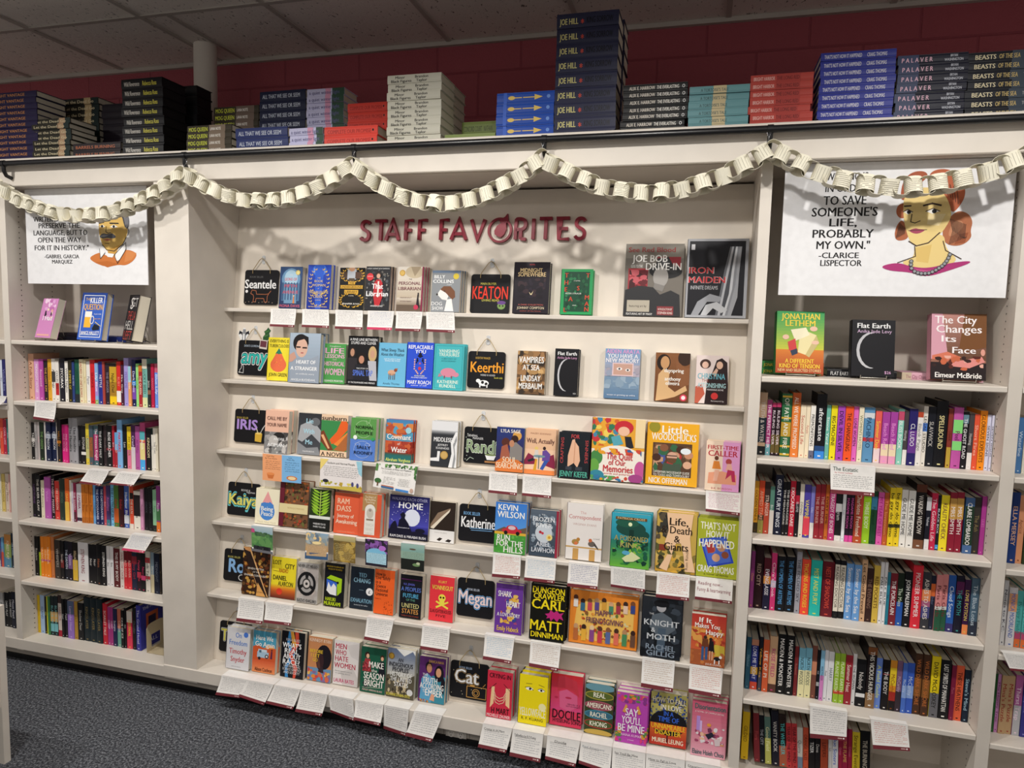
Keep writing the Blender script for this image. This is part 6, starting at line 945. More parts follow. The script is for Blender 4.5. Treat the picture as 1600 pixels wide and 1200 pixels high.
# spine-out rows
DEPTH = .128; NB = 0
def bands(sp):
    out = []
    for q in sp.split(';'):
        if q:
            r_, c = q.split(':'); a, b_ = r_.split('-'); out.append(('r',float(a),0,float(b_),1,c))
    return out
for key,(z,phrase,items) in SPINES.items():
    for i,(x0,x1,hg,base,txt,tc,bd) in enumerate(items):
        t = x1-x0-.0005; rr = random.Random(key+str(i)); hard = t > .022 and hg > .19
        els = bands(bd)
        th = min(.62, .62*.012/t+.22)
        els.append(('t',txt,.46,.5,th,tc) if len(txt) < 9 else ('tb',txt,.47,.5,th,tc,min(.8,.05*len(txt)),.012))
        els.append(('r',.945,.36,.965,.64,tc))
        cv_ = [('t','THE HOTEL',.5,.9,.07,'C8C8E8',.8),('r',.24,.3,.78,.76,'C0603A'),('r',.34,.36,.68,.68,'2A2440'),('t','BALL',.5,.14,.09,'C8C8E8',.5)] if key == 'L6' and i == len(items)-1 else None
        o = make_book(DEPTH+rr.uniform(-.006,.008), hg, t, hard, base, base, cv_, els)
        lean = 0
        m = SHELF_M
        yy = .075+rr.uniform(-.003,.004)
        if key == 'R6' and i > 0:
            a = .072 if i < 8 else .05; m = Matrix.Rotation(-a,4,'Y') @ SHELF_M   # leaning to the left
            m = Matrix.Rotation(-a,4,'Y') @ SHELF_M
            put(o, m, (x1+hg*a*.98, yy, z+.0006))
        else: put(o, m, (x1-.0002, yy, z+.0005))
        n1 = cname(base); two = ''
        big = [q for q in els if q[0] == 'r' and q[3]-q[1] > .28]
        if big and cname(big[0][5]) != n1: two = ' and '+cname(big[0][5])
        sz = 'slim ' if t < .011 else 'thick ' if t > .028 else ''
        tag(o, '%s%s%s spine-out book, %s from left, %s' % (sz, n1, two, ORD[i+1], phrase), 'book', 'spine-out books, '+phrase)

# lying piles on the deck
for xa,xb,t,n,y,base,txt,tc,desc,bd in STACKS:
    L = xb-xa; rr = random.Random(desc); dpt = L*.68 if L < .25 else .15
    els = bands(bd)
    if '~' in txt:
        for sg in txt.split('|'):
            w0,cu,cw,*rest_ = sg.split('~'); els.append(('tb',w0,float(cu),float(rest_[1]) if len(rest_) > 1 else .46,float(rest_[2]) if len(rest_) > 2 else .5,rest_[0] if rest_ else tc,float(cw),.018))
    elif txt: els.append(('tb',txt,.47,.46,.5 if t < .03 else .42,tc,.82 if len(txt) > 14 else .6,.014))
    if 'gold-arrow' in desc: els += [('r',.2,.46,.72,.54,tc),('p',tc,[.66,.25,.8,.5,.66,.75]),('e',.26,.5,.06,.18,tc),('r',.44,.3,.46,.7,base),('c',.9,.5,.03,'6A90D8')]
    if 'white tower' in desc: els += [('r',.9,.4,.93,.62,'1E1E1C')]
    PAGE = M('1C1A1E',.6,'pages') if base in ('15151A','17171A','1E1822') else PAGE0
    o = make_book(dpt, L, t-.0006, True, base, base, [('r',.08,.08,.92,.92,mixhex(base,'000000',.12))], els); PAGE = PAGE0
    lower = 3 if n == 8 and base in ('141416','B84A42') else 0
    for k in range(n):
        b = o if k == 0 else dup(o)
        jx = rr.uniform(-.003,.003) if 'tower' not in desc else rr.uniform(-.002,.002); jy = rr.uniform(0,.008)
        if k < lower: jx += -.006 if base == '141416' else .006
        put(b, Matrix.Rotation(rr.uniform(-.012,.012),4,'Z') @ FLAT_M, (xb+jx, y+jy, 2.2975+(k+1)*t-.0003))
        tag(b, desc+('' if n == 1 else ', %s from bottom' % ORD[k+1]), 'book', 'stacked books above: '+desc)
# display books on wire easels
WIRE = M('B8B4AC',.3,'metal')
def easel(x, y, z, w, lean, t, label):
    r = empty('wire_easel', (x,y,z)); tag(r, label, 'book stand', 'wire easels')
    m = MB(); R_ = .0016
    for s in (-1,1):
        m.tube([(s*w*.3,-t-.026,.014),(s*w*.3,-t-.026,.0017),(s*w*.3,-.012,.0017),(s*w*.22,-.012+.07*math.tan(lean),.07),(s*w*.1,-.012+.13*math.tan(lean),.13)], R_, WIRE, 6)
    yt = -.012+.13*math.tan(lean); m.tube([(-w*.1,yt,.13),(w*.1,yt,.13)], R_, WIRE, 6); m.tube([(-w*.3,-t-.0275,.006),(0,-t-.032,.0065),(w*.3,-t-.0275,.006)], R_, WIRE, 6); m.build('front_wire', r)
    m = MB(); m.tube([(0,yt,.13),(0,yt+.035,.002)], R_, WIRE, 6); m.tube([(-w*.26,-.004,.03),(0,yt+.034,.0025),(w*.26,-.004,.03)], R_, WIRE, 6); m.build('back_leg', r)
    return r
def on_easel(x, y, z, w, h, t, lean, yaw, hard, base, spine, els, label, elabel):
    """book leaning on its easel; x is the middle of the book's lower front edge"""
    o = make_book(w, h, t, hard, base, spine, els, [('r',0,0,1,1,spine)])
    m = face_m(lean, yaw); off = m @ Vector((-w/2,0,0))
    put(o, m, (x+off.x, y+off.y, z+.0045+t*math.sin(lean)))
    tag(o, label, 'book', 'books on wire easels')
    e = easel(x, y+t+.019, z, w, lean, t, elabel); e.rotation_euler = (0,0,yaw)
    return o
Z1 = 1.532
on_easel(-.852,.06,Z1,.105,.185,.034,.27,-.14,False,'D08AC0','C87AB8',[('n',301,14,.1,.7,.9,1,.14,['C070B0','E0A8D8','F0D0E8']),('n',302,8,.3,.5,.8,.75,.12,['2A2430','E8B0A0','F0E0C0'])]+[('t','I Had',.55,.5,.12,'F8F4F8',.6),('to Be',.5,.36,.12,'F8F4F8',.5),('Him',.5,.2,.15,'F8F4F8',.6),('r',.1,.05,.9,.09,'E8B0A0')],'pink paperback with white script title on a wire easel, left bookcase top','wire easel under the pink paperback, left bookcase top')
on_easel(-.588,.06,Z1,.134,.214,.036,.2,0,True,'3A62C0','2A4A9A',[('g',.84,1,'2A4A9E','22408A'),('o',.08,.06,.92,.94,.02,'F0F0F0'),('t','THE',.25,.86,.06,'E0C080',.2),('t','KILLER',.6,.84,.12,'F4F4F4',.5),('t','QUESTION',.5,.7,.13,'F0B84A',.76),('r',.2,.26,.48,.5,'F0B840'),('r',.2,.48,.48,.6,'F4F0E8'),('q',.52,.42,.07,.08,.03,'D8DCE8'),('p','1E2430',[.56,.24,.64,.34,.84,.3,.86,.22,.6,.2]),('l','F0D050',.02,[.66,.38,.88,.3]),('t','JANICE HALLETT',.5,.15,.07,'F4F4F4',.76),('t','the game is murder',.72,.55,.03,'F0F0F0',.3),('t','the question is whodunit',.72,.45,.03,'F0B84A',.3),('r',.14,.1,.86,.115,'B8C8E8')],'blue hardcover with a beer mug cover on a wire easel, left bookcase top','wire easel under the blue beer mug hardcover, left bookcase top')
on_easel(-.40,.075,Z1,.12,.205,.05,.2,-.5,True,'1E1C20','1A181C',[('tb','SGT',.6,.84,.2,'C8C4C0',.7,.0),('tb','S',.4,.82,.26,'D8D4D0',.3,-.01),('tb','THE LA',.55,.55,.2,'B0403A',.8,.0),('tb','HELL',.5,.34,.2,'C8C4C0',.8,-.012),('tb','LEFT',.5,.12,.2,'B0403A',.8,-.012),('o',.04,.04,.96,.96,.012,'5A5658')],'black hardcover with outlined letters turned sideways on an easel, left bookcase top','wire easel under the black outlined-letter hardcover, left bookcase top')
Z2 = 1.512
on_easel(2.362,.085,Z2,.152,.212,.034,.17,.06,True,'4E9A58','3A8048',[('g',.36,1,'C8C84A','3E9A5A'),('g',0,.38,'A8482E','D8803A'),('t','JONATHAN',.5,.92,.1,'F0D048',.8),('t','LETHEM',.5,.81,.1,'F0D048',.62),('p','E8DCA8',[.5,.72,.84,.62,.62,.3,.46,.34]),('p','F0E8C8',[.3,.7,.62,.74,.7,.62,.4,.52]),('p','C8B880',[.62,.3,.84,.62,.9,.5,.7,.26]),('p','D04A4A',[.24,.5,.4,.56,.44,.38,.28,.36]),('p','3A4458',[.3,.36,.44,.4,.46,.32,.34,.28]),('e',.2,.58,.07,.04,'E8C0A8'),('e',.82,.5,.08,.03,'E8C0A8'),('e',.78,.72,.08,.04,'E8C0A8'),('t','A DIFFERENT',.5,.2,.07,'F0D048',.6),('t','KIND OF TENSION',.5,.12,.07,'F0D048',.84),('t','NEW AND SELECTED STORIES',.5,.05,.045,'F0D8A0',.9)],'green and rust hardcover with yellow slab letters on an easel, right bookcase top','wire easel under the green and rust hardcover, right bookcase top')
on_easel(2.587,.085,Z2,.13,.188,.034,.15,.03,True,'1E1E22','1A1A1E',[('e',.45,.46,.34,.32,'C0C0C4'),('e',.53,.46,.35,.31,'1E1E22'),('t','Flat Earth',.5,.9,.09,'F0F0F0',.76),('t','Anika Jade Levy',.52,.8,.06,'D8B8D8',.8),('t','$26',.85,.08,.05,'D8A8D0')],'black hardcover with crescent moon on an easel, right bookcase top','wire easel under the black crescent moon hardcover, right bookcase top')
on_easel(2.836,.085,Z2,.158,.214,.034,.17,.03,True,'9A6A58','C88A9A',[('g',.3,1,'6A4A38','C08A80'),('p','7A5030',[.5,.4,1,.5,1,1,.6,1]),('p','D8A0B0',[0,.3,.3,.4,.2,1,0,1]),('r',0,0,1,.26,'2A2224'),('p','D87A60',[.02,.36,.3,.42,.56,.34,.3,.28,.02,.3]),('p','E0908A',[.34,.26,.6,.3,.92,.36,.98,.28,.7,.18,.4,.2]),('e',.94,.42,.04,.05,'E0A090'),('n',312,16,.02,.14,.95,.36,.08,['C86A4A','3A2624','E8B0A0','5A2A24']),('t','The City',.44,.91,.12,'F8F0F0',.76),('t','Changes',.5,.77,.12,'F8F0F0',.82),('t','Its',.32,.62,.1,'F8F0F0',.26),('t','Face',.6,.45,.1,'F8F0F0',.42),('t','Eimear McBride',.5,.07,.08,'F8F4F0',.84)],'mauve hardcover with large white serif title on an easel, right bookcase top','wire easel under the mauve hardcover, right bookcase top')
def lying(x0, x1, z, t, y, base, txt, tc, bd, label, d=.118):
    o = make_book(d, x1-x0, t, True, base, base, None, bands(bd)+([('tb',txt,.2,.45,.5,tc,.3,.014)] if txt else []))
    put(o, FLAT_M, (x1, y, z+t+.0005)); tag(o, label, 'book', 'books lying behind the easels')
lying(2.243,2.448,Z2,.022,.150,'3A8A48','JONATHAN','E8C840','.62-1:B0562E','green and rust book lying flat behind the green easel book')
lying(2.243,2.448,Z2+.0225,.022,.152,'3A8A48','JONATHAN','E8C840','.62-1:B0562E','upper green and rust book of the flat pair, right bookcase top')
lying(2.46,2.675,Z2,.026,.150,'1C1C20','FLAT EARTH','E0E0E0','','black book lying flat behind the crescent moon easel book')
lying(2.69,2.93,Z2,.024,.150,'D8A8B8','The City Changes','A06A7A','.0-.12:C8B8A0','pink book lying flat behind the mauve easel book')
lying(-.91,-.74,Z1,.018,.165,'1E1C2A','','888888','','dark book lying flat behind the pink easel book')
lying(-.91,-.74,Z1+.0185,.016,.166,'241E28','','888888','','upper dark book lying flat behind the pink easel book')
lying(-.71,-.49,Z1,.024,.165,'28367A','QUESTION','E0C070','','navy book lying flat behind the beer mug easel book')
# bookend and its steel plate
BE = M('C8B898',.4,'paint')
m = MB(); bx, by = -.325, .068
m.prism([(bx,by,.131),(bx,by+.11,.131),(bx,by+.11,.24),(bx,by+.10,.255),(bx,by+.082,.26),(bx,by+.082,.145),(bx,by+.028,.145),(bx,by+.028,.26),(bx,by+.01,.255),(bx,by,.24)], (.0015,0,0), BE)
m.prism([(bx,by+.028,.205),(bx,by+.082,.205),(bx,by+.082,.26),(bx,by+.028,.26)], (.0015,0,0), BE)
m.prism([(bx+.002,by,.1315),(bx+.09,by,.1315),(bx+.1,by+.012,.1315),(bx+.1,by+.1,.1315),(bx+.09,by+.11,.1315),(bx+.002,by+.11,.1315)], (0,0,.0012), BE)
tag(m.build('bookend'), 'beige metal bookend closing the lowest row of the left bookcase', 'bookend')
# the last book of that row shows its back cover toward the room
# ------------------------------------------------------------------ lettering STAFF FAVORITES
RED = M('8E2436',.35,'board')
r = empty('letter_sign', (1.1,P(2.04)-.012,2.04)); tag(r, 'dark red raised letter sign STAFF FAVORITES above the top ledge', 'sign')
STROKES = {'S':[[(.92,.86),(.8,.96),(.5,1),(.2,.93),(.1,.76),(.22,.6),(.5,.52),(.8,.43),(.92,.25),(.8,.07),(.5,0),(.2,.04),(.05,.15)]],'T':[[(0,1),(1,1)],[(.5,1),(.5,0)]],'A':[[(0,0),(.5,1),(1,0)],[(.2,.3),(.8,.3)]],
 'F':[[(.08,0),(.08,1),(1,1)],[(.08,.5),(.82,.5)]],'V':[[(0,1),(.5,0),(1,1)]],'R':[[(.08,0),(.08,1),(.6,1),(.86,.92),(.94,.74),(.84,.56),(.6,.48),(.08,.48)],[(.52,.48),(.98,0)]],'I':[[(.5,0),(.5,1)]],'E':[[(1,1),(.08,1),(.08,0),(1,0)],[(.08,.5),(.86,.5)]]}
def letter3d(ch, x0, x1, z0, z1, name='letter'):
    m = MB(); hw = .0066
    ax, bx_ = x0+hw, x1-hw
    if ch == 'I': ax = bx_ = (x0+x1)/2
    for path_ in STROKES[ch]:
        p = [(ax+u*(bx_-ax), z0+hw+v*(z1-z0-2*hw)) for u,v in path_]
        if ch in 'SR':
            for _ in range(2):
                q = [p[0]]
                for a_,b_ in zip(p,p[1:]):
                    if ch == 'R' and p.index(a_) == 0 and len(p) < 12: q += [a_,(a_[0],a_[1]*.05+b_[1]*.95)]; continue
                    q += [(a_[0]*.75+b_[0]*.25,a_[1]*.75+b_[1]*.25),(a_[0]*.25+b_[0]*.75,a_[1]*.25+b_[1]*.75)]
                p = q+[p[-1]]
        p = [q for i,q in enumerate(p) if i == 0 or math.dist(q,p[i-1]) > 1e-5]
        L_, R_ = [], []
        for i,(x,z) in enumerate(p):
            a_ = p[max(i-1,0)]; b_ = p[min(i+1,len(p)-1)]; dx, dz = b_[0]-a_[0], b_[1]-a_[1]; l = math.hypot(dx,dz); nx, nz = -dz/l, dx/l; w_ = hw
            if 0 < i < len(p)-1:
                d1 = (x-a_[0], z-a_[1]); l1 = math.hypot(*d1); cosh = abs(nx*-d1[1]/l1+nz*d1[0]/l1); w_ = min(hw/max(cosh,.35), hw*2.2)
            L_.append((x+nx*w_,z+nz*w_)); R_.append((x-nx*w_,z-nz*w_))
        V_ = []
        for dy in (.017,.0004): V_ += [(x-1.1, P(z)-dy-P(2.04)+.012, z-2.04) for x,z in L_+R_]
        n = len(p); N = 2*n; F_ = []
        for i in range(n-1): F_ += [(i,i+1,n+i+1,n+i),(i,N+i,N+i+1,i+1),(n+i,n+i+1,N+n+i+1,N+n+i)]
        F_ += [(0,n,N+n,N),(n-1,N+n-1,N+2*n-1,2*n-1)]
        m.add(V_, F_, RED)
    m.build(name, r)
z0, z1 = 1.993, 2.088
for ch,x0,x1 in (('S',.609,.666),('T',.676,.742),('A',.727,.800),('F',.815,.862),('F',.876,.924),('F',.972,1.020),('A',1.020,1.098),('V',1.105,1.176),('R',1.290,1.351),('I',1.360,1.386),('T',1.391,1.455),('E',1.468,1.525),('S',1.533,1.590)):
    letter3d(ch, x0, x1, z0, z1)
m = MB(); k = 36; cx, cz, R1, R0 = 1.234, 2.037, .051, .042; y_ = lambda z: P(z)-P(2.04)+.012
for i in range(k):
    a, b_ = 2*math.pi*i/k, 2*math.pi*(i+1)/k
    g = lambda R_,t_: (cx+R_*math.cos(t_), cz+R_*math.sin(t_))
    ps = [g(R0,a),g(R1,a),g(R1,b_),g(R0,b_)]
    F_ = [(x-1.1, y_(z)-.016, z-2.04) for x,z in ps]; B_ = [(x-1.1, y_(z)-.0005, z-2.04) for x,z in ps]
    m.add(F_+B_, [(0,1,2,3),(1,5,6,2),(0,3,7,4)], RED)
m.build('letter', r)
m = MB(); fl = [(1.226,2.012),(1.240,2.008),(1.254,2.020),(1.262,2.040),(1.260,2.062),(1.268,2.080),(1.264,2.103),(1.254,2.090),(1.240,2.083),(1.230,2.072),(1.240,2.066),(1.222,2.054),(1.212,2.034),(1.214,2.020)]
m.prism([(x-1.1, y_(z)-.018, z-2.04) for x,z in fl], (0,.0175,0), RED); m.build('flame_emblem', r)
# ------------------------------------------------------------------ chalkboard name signs
BB = M('16161A',.45,'board'); TW = M('B09A70',.8,'board')
SIGN = {
'A':('black sign with white lettering and an orange dachshund drawing',[('tb','BOOK SELLER',.35,.8,.05,'6A6A6A',.4,0),('tb','Seantele',.48,.6,.26,'8A8A8A',.92,.045),('tb','Seantele',.48,.6,.26,'16161A',.92,.032),('tb','Seantele',.48,.6,.26,'F4F4F4',.92,.018),('l','B06A4A',.014,[.24,.42,.2,.32,.28,.28,.3,.2,.28,.08,.36,.08,.37,.18,.6,.18,.62,.08,.7,.08,.7,.24,.74,.32,.8,.4]),('l','B06A4A',.014,[.24,.42,.36,.4,.38,.3,.66,.3,.74,.32]),('c',.08,.38,.04,'E8E8E8')]+[('c',.06+.1*i,.06+.02*(i%2),.012,'9A8A7A') for i in range(9)]),
'B':('black sign with bold red lettering and a purple-haired cartoon face',[('tb','MAIN BUYER',.45,.76,.06,'D8D060',.4,0),('tb','KEATON',.5,.54,.34,'E8402E',.9,.012),('tb','LIVING READ',.52,.34,.06,'D8D060',.44,0),('tb','every day',.8,.3,.05,'D8D060',.2,0),('e',.8,.2,.1,.09,'7A9A5A'),('e',.8,.28,.11,.05,'6A4A8A'),('c',.76,.2,.02,'1A1A1A'),('c',.84,.2,.02,'1A1A1A')]),
'C':('black sign with teal script and a small cat outline',[('tb','EVENTS COORDINATOR',.5,.84,.06,'B8C8D8',.62,0),('tb','amy',.55,.56,.46,'F4F4F4',.82,.06,.15),('tb','amy',.55,.56,.45,'1A2A2A',.82,.036,.15),('tb','amy',.55,.56,.45,'2FB0A8',.82,.024,.15),('l','D8D8D8',.014,[.04,.08,.2,.06,.2,.24,.16,.3,.13,.28,.13,.2,.08,.14,.08,.06])]),
'D':('black sign with orange lettering and a spotted cow',[('tb','INVENTORY MANAGER',.4,.82,.06,'D8B050',.4,0),('tb','Keerthi',.52,.58,.3,'F0A030',.88,.02),('tb','WEIRD IS GOOD',.55,.36,.05,'D8D8D8',.4,0),('tb','book club',.84,.3,.05,'D8D050',.22,0),('e',.45,.14,.14,.08,'F0F0F0'),('e',.3,.2,.06,.05,'F0F0F0'),('c',.42,.16,.04,'1A1A1A'),('c',.52,.12,.04,'1A1A1A'),('r',.34,.02,.37,.1,'F0F0F0'),('r',.53,.02,.56,.1,'F0F0F0')]),
'E':('black sign with lilac lettering and a yellow pencil jar',[('tb','BOOK SELLER',.24,.74,.06,'C8B050',.36,0),('tb','IRIS',.4,.55,.3,'B090D8',.62,.03),('p','D8B040',[.66,.06,.86,.04,.88,.3,.66,.3]),('e',.77,.3,.1,.03,'E8CC70'),('l','E8E0C0',.02,[.74,.32,.7,.44]),('l','D8D8D8',.014,[.82,.32,.98,.6,.88,.46,.84,.34])]),
'F':('black sign with sage green lettering and a tea cup',[('tb','GENERAL',.24,.76,.06,'E8E8E8',.3,0),('tb','MANAGER',.4,.69,.06,'E8E8E8',.3,0),('tb','Randi',.52,.48,.36,'E0E8D8',.86,.035),('tb','Randi',.52,.48,.36,'8AA07A',.86,.02),('p','F0F0F0',[.62,.26,.94,.26,.88,.12,.68,.12]),('e',.78,.26,.16,.03,'7A8A5A'),('r',.62,.04,.98,.09,'A8784A')]+[('c',.06+.04*(i%3),.1+.1*i,.012,'D8E0D8') for i in range(8)]+[('l','C8D8C8',.012,[.1,.06,.2,.16,.3,.12])]),
'G':('black sign with yellow bubble lettering outlined in teal',[('tb','BOOKS &',.56,.78,.06,'E8E8E8',.28,0),('tb','happiness',.72,.73,.06,'E8E8E8',.26,0),('tb','Kaiya',.5,.5,.42,'6AC8D0',.92,.055),('tb','Kaiya',.5,.5,.36,'17171A',.9,.035),('tb','Kaiya',.5,.5,.35,'E8E070',.89,.022)]),
'H':('black sign with white lettering double-underlined in blue',[('tb','BOOK SELLER',.34,.76,.09,'7AB0E0',.44,.01),('tb','Katherine',.52,.53,.3,'F4F4F4',.9,.02),('l','7AB0E0',.014,[.3,.36,.92,.38]),('l','7AB0E0',.014,[.34,.31,.9,.33])]),
'I':('black sign with pale blue letters half hidden by a brown book',[('tb','BOOK SELLER',.32,.76,.06,'D8D070',.4,0),('tb','Ro',.42,.5,.42,'8AB8E8',.5,.03),('q',.6,.14,.1,.09,.02,'E8E8E8')]),
'J':('black sign with pink lettering outlined in blue',[('tb','BOOK SELLER',.44,.72,.06,'D8E0F0',.34,0),('tb','Megan',.5,.52,.36,'7AB8F0',.9,.055),('tb','Megan',.5,.52,.35,'17171A',.9,.03),('tb','Megan',.5,.52,.35,'F0D8D8',.9,.018)]),
'K':('black sign with yellow letter mostly hidden by a pale book',[('tb','EVENTS',.5,.86,.07,'E8E8E8',.5,.01),('tb','Tuck',.42,.56,.4,'F0F0F0',.72,.06),('tb','Tuck',.42,.56,.4,'16161A',.72,.035),('tb','Tuck',.42,.56,.4,'E0D860',.72,.02)]),
'L':('black sign with white lettering and a gold camera drawing',[('tb','BOOK SELLER',.4,.84,.06,'A8C0E0',.34,0),('tb','Cat',.44,.62,.38,'D8B070',.62,.055),('tb','Cat',.44,.62,.38,'17171A',.62,.04),('tb','Cat',.44,.62,.38,'F4F4F4',.62,.022),('o',.46,.06,.96,.36,.016,'C89850'),('q',.7,.2,.09,.1,.016,'C89850'),('q',.7,.2,.05,.055,.014,'C89850'),('r',.54,.36,.66,.41,'C89850'),('l','C89850',.014,[.88,.4,.94,.48])]+[('c',.06+.13*(i%7)+.03*(i%2),.12+.7*((i*5)%9)/9,.01,'C8C0A8') for i in range(12)]),
}
def rrect(w, h, rd, k=5):
    ps = []
    for cx,cz,a0 in ((w/2-rd,h/2-rd,0),(-w/2+rd,h/2-rd,90),(-w/2+rd,-h/2+rd,180),(w/2-rd,-h/2+rd,270)):
        ps += [(cx+rd*math.cos(math.radians(a0+90*i/k)), cz+rd*math.sin(math.radians(a0+90*i/k))) for i in range(k+1)]
    return ps
for key,row,x0,x1,zt,zb in SIGNS:
    w_ = x1-x0; h_ = (zt-zb)/ctt; zc = (zt+zb)/2; xc = (x0+x1)/2
    lab, els = SIGN[key]
    r = empty('chalkboard_sign'); put(r, face_m(TH), (xc, P(zc)-.009, zc)); tag(r, lab+', '+LED[row], 'sign', 'hanging name signs')
    m = MB(); m.prism([(x,0,z) for x,z in rrect(w_,h_,.012)][::-1], (0,.005,0), BB)
    art(m, els, (-w_/2,0,-h_/2), (1,0,0), (0,0,1), w_, h_, .6, False); m.build('board', r)
    m = MB()
    for s in (-1,1):
        m.tube([(s*w_*.26,-.003,h_/2-.016),(s*w_*.26,-.004,h_/2-.004),(s*w_*.24,-.0015,h_/2+.006),(s*.012,-.004,h_/2+.044),(0,-.0045,h_/2+.052)], .0015, TW, 6)
    m.build('cord', r)
    h = empty('adhesive_hook'); zz = zc+(h_/2+.052)*ctt; put(h, face_m(TH), (xc, P(zz)-.001, zz)); tag(h, 'clear plastic hook holding the '+lab.replace('black sign','sign',1), 'hook', 'clear hooks')
    CL = M('E8EAEC',.15,'clear')
    m = MB(); m.prism([(x,-.001,z-.006) for x,z in rrect(.016,.038,.006)][::-1], (0,.0015,0), CL); m.build('backing_plate', h)
    m = MB(); m.tube([(0,-.002,-.004),(0,-.008,-.006),(0,-.011,-.002),(0,-.0105,.004)], .0022, CL, 8); m.build('prong', h)
# stickers beside the teal sign
def sticker(name, x, z, polys, label, th=.0006):
    m = MB()
    for i,(c,ps) in enumerate(polys): m.prism([(x+a, P(z+b_)-.0006-.0003*i, z+b_) for a,b_ in ps][::-1], (0,.0005,0), M(c,.5))
    tag(m.build(name), label, 'sticker')
sticker('winged_cat_sticker', .062,1.583,[('E8E8E8',[(-.03,.0),(-.012,-.03),(.014,-.03),(.03,.0),(.026,.02),(.01,.012),(.006,.03),(-.006,.03),(-.01,.012),(-.026,.02)]),('24242A',[(-.028,.0),(-.016,.004),(-.01,-.004),(-.008,.01),(-.024,.018)]),('24242A',[(.028,.0),(.016,.004),(.01,-.004),(.008,.01),(.024,.018)]),('8A8C90',[(-.009,-.026),(.01,-.026),(.008,.024),(-.006,.024)]),('F4F4F4',[(-.004,-.024),(.004,-.024),(.003,.004),(-.003,.004)])],'small gray bat-winged cat sticker on the panel above the teal sign')
sticker('leafy_sticker', .178,1.588,[('2E5A34',[(-.018,-.03),(.008,-.026),(.016,-.008),(.012,.004),(.02,.016),(.006,.03),(-.004,.018),(-.014,.012),(-.008,0),(-.018,-.012)]),('5A8A4A',[(-.01,.006),(.01,.014),(.012,.018),(-.008,.01)]),('5A8A4A',[(-.012,-.012),(.008,-.004),(.01,0),(-.012,-.008)])],'small green leafy sticker on the panel right of the teal sign hook')
m = MB(); zz = 1.545
m.prism([(.152,P(zz)-.0145,zz-.02),(.19,P(zz)-.0145,zz-.024),(.194,P(zz)-.0125,zz+.016),(.156,P(zz)-.0125,zz+.02)], (0,.0006,0), M('D8D0C8',.5)); m.prism([(.156,P(zz)-.015,zz-.012),(.187,P(zz)-.015,zz-.015),(.190,P(zz)-.0132,zz+.012),(.159,P(zz)-.0132,zz+.015)], (0,.0004,0), M('6A3A44',.5))
tag(m.build('photo_print'), 'tiny framed photo print stuck on the corner of the teal sign', 'photo')
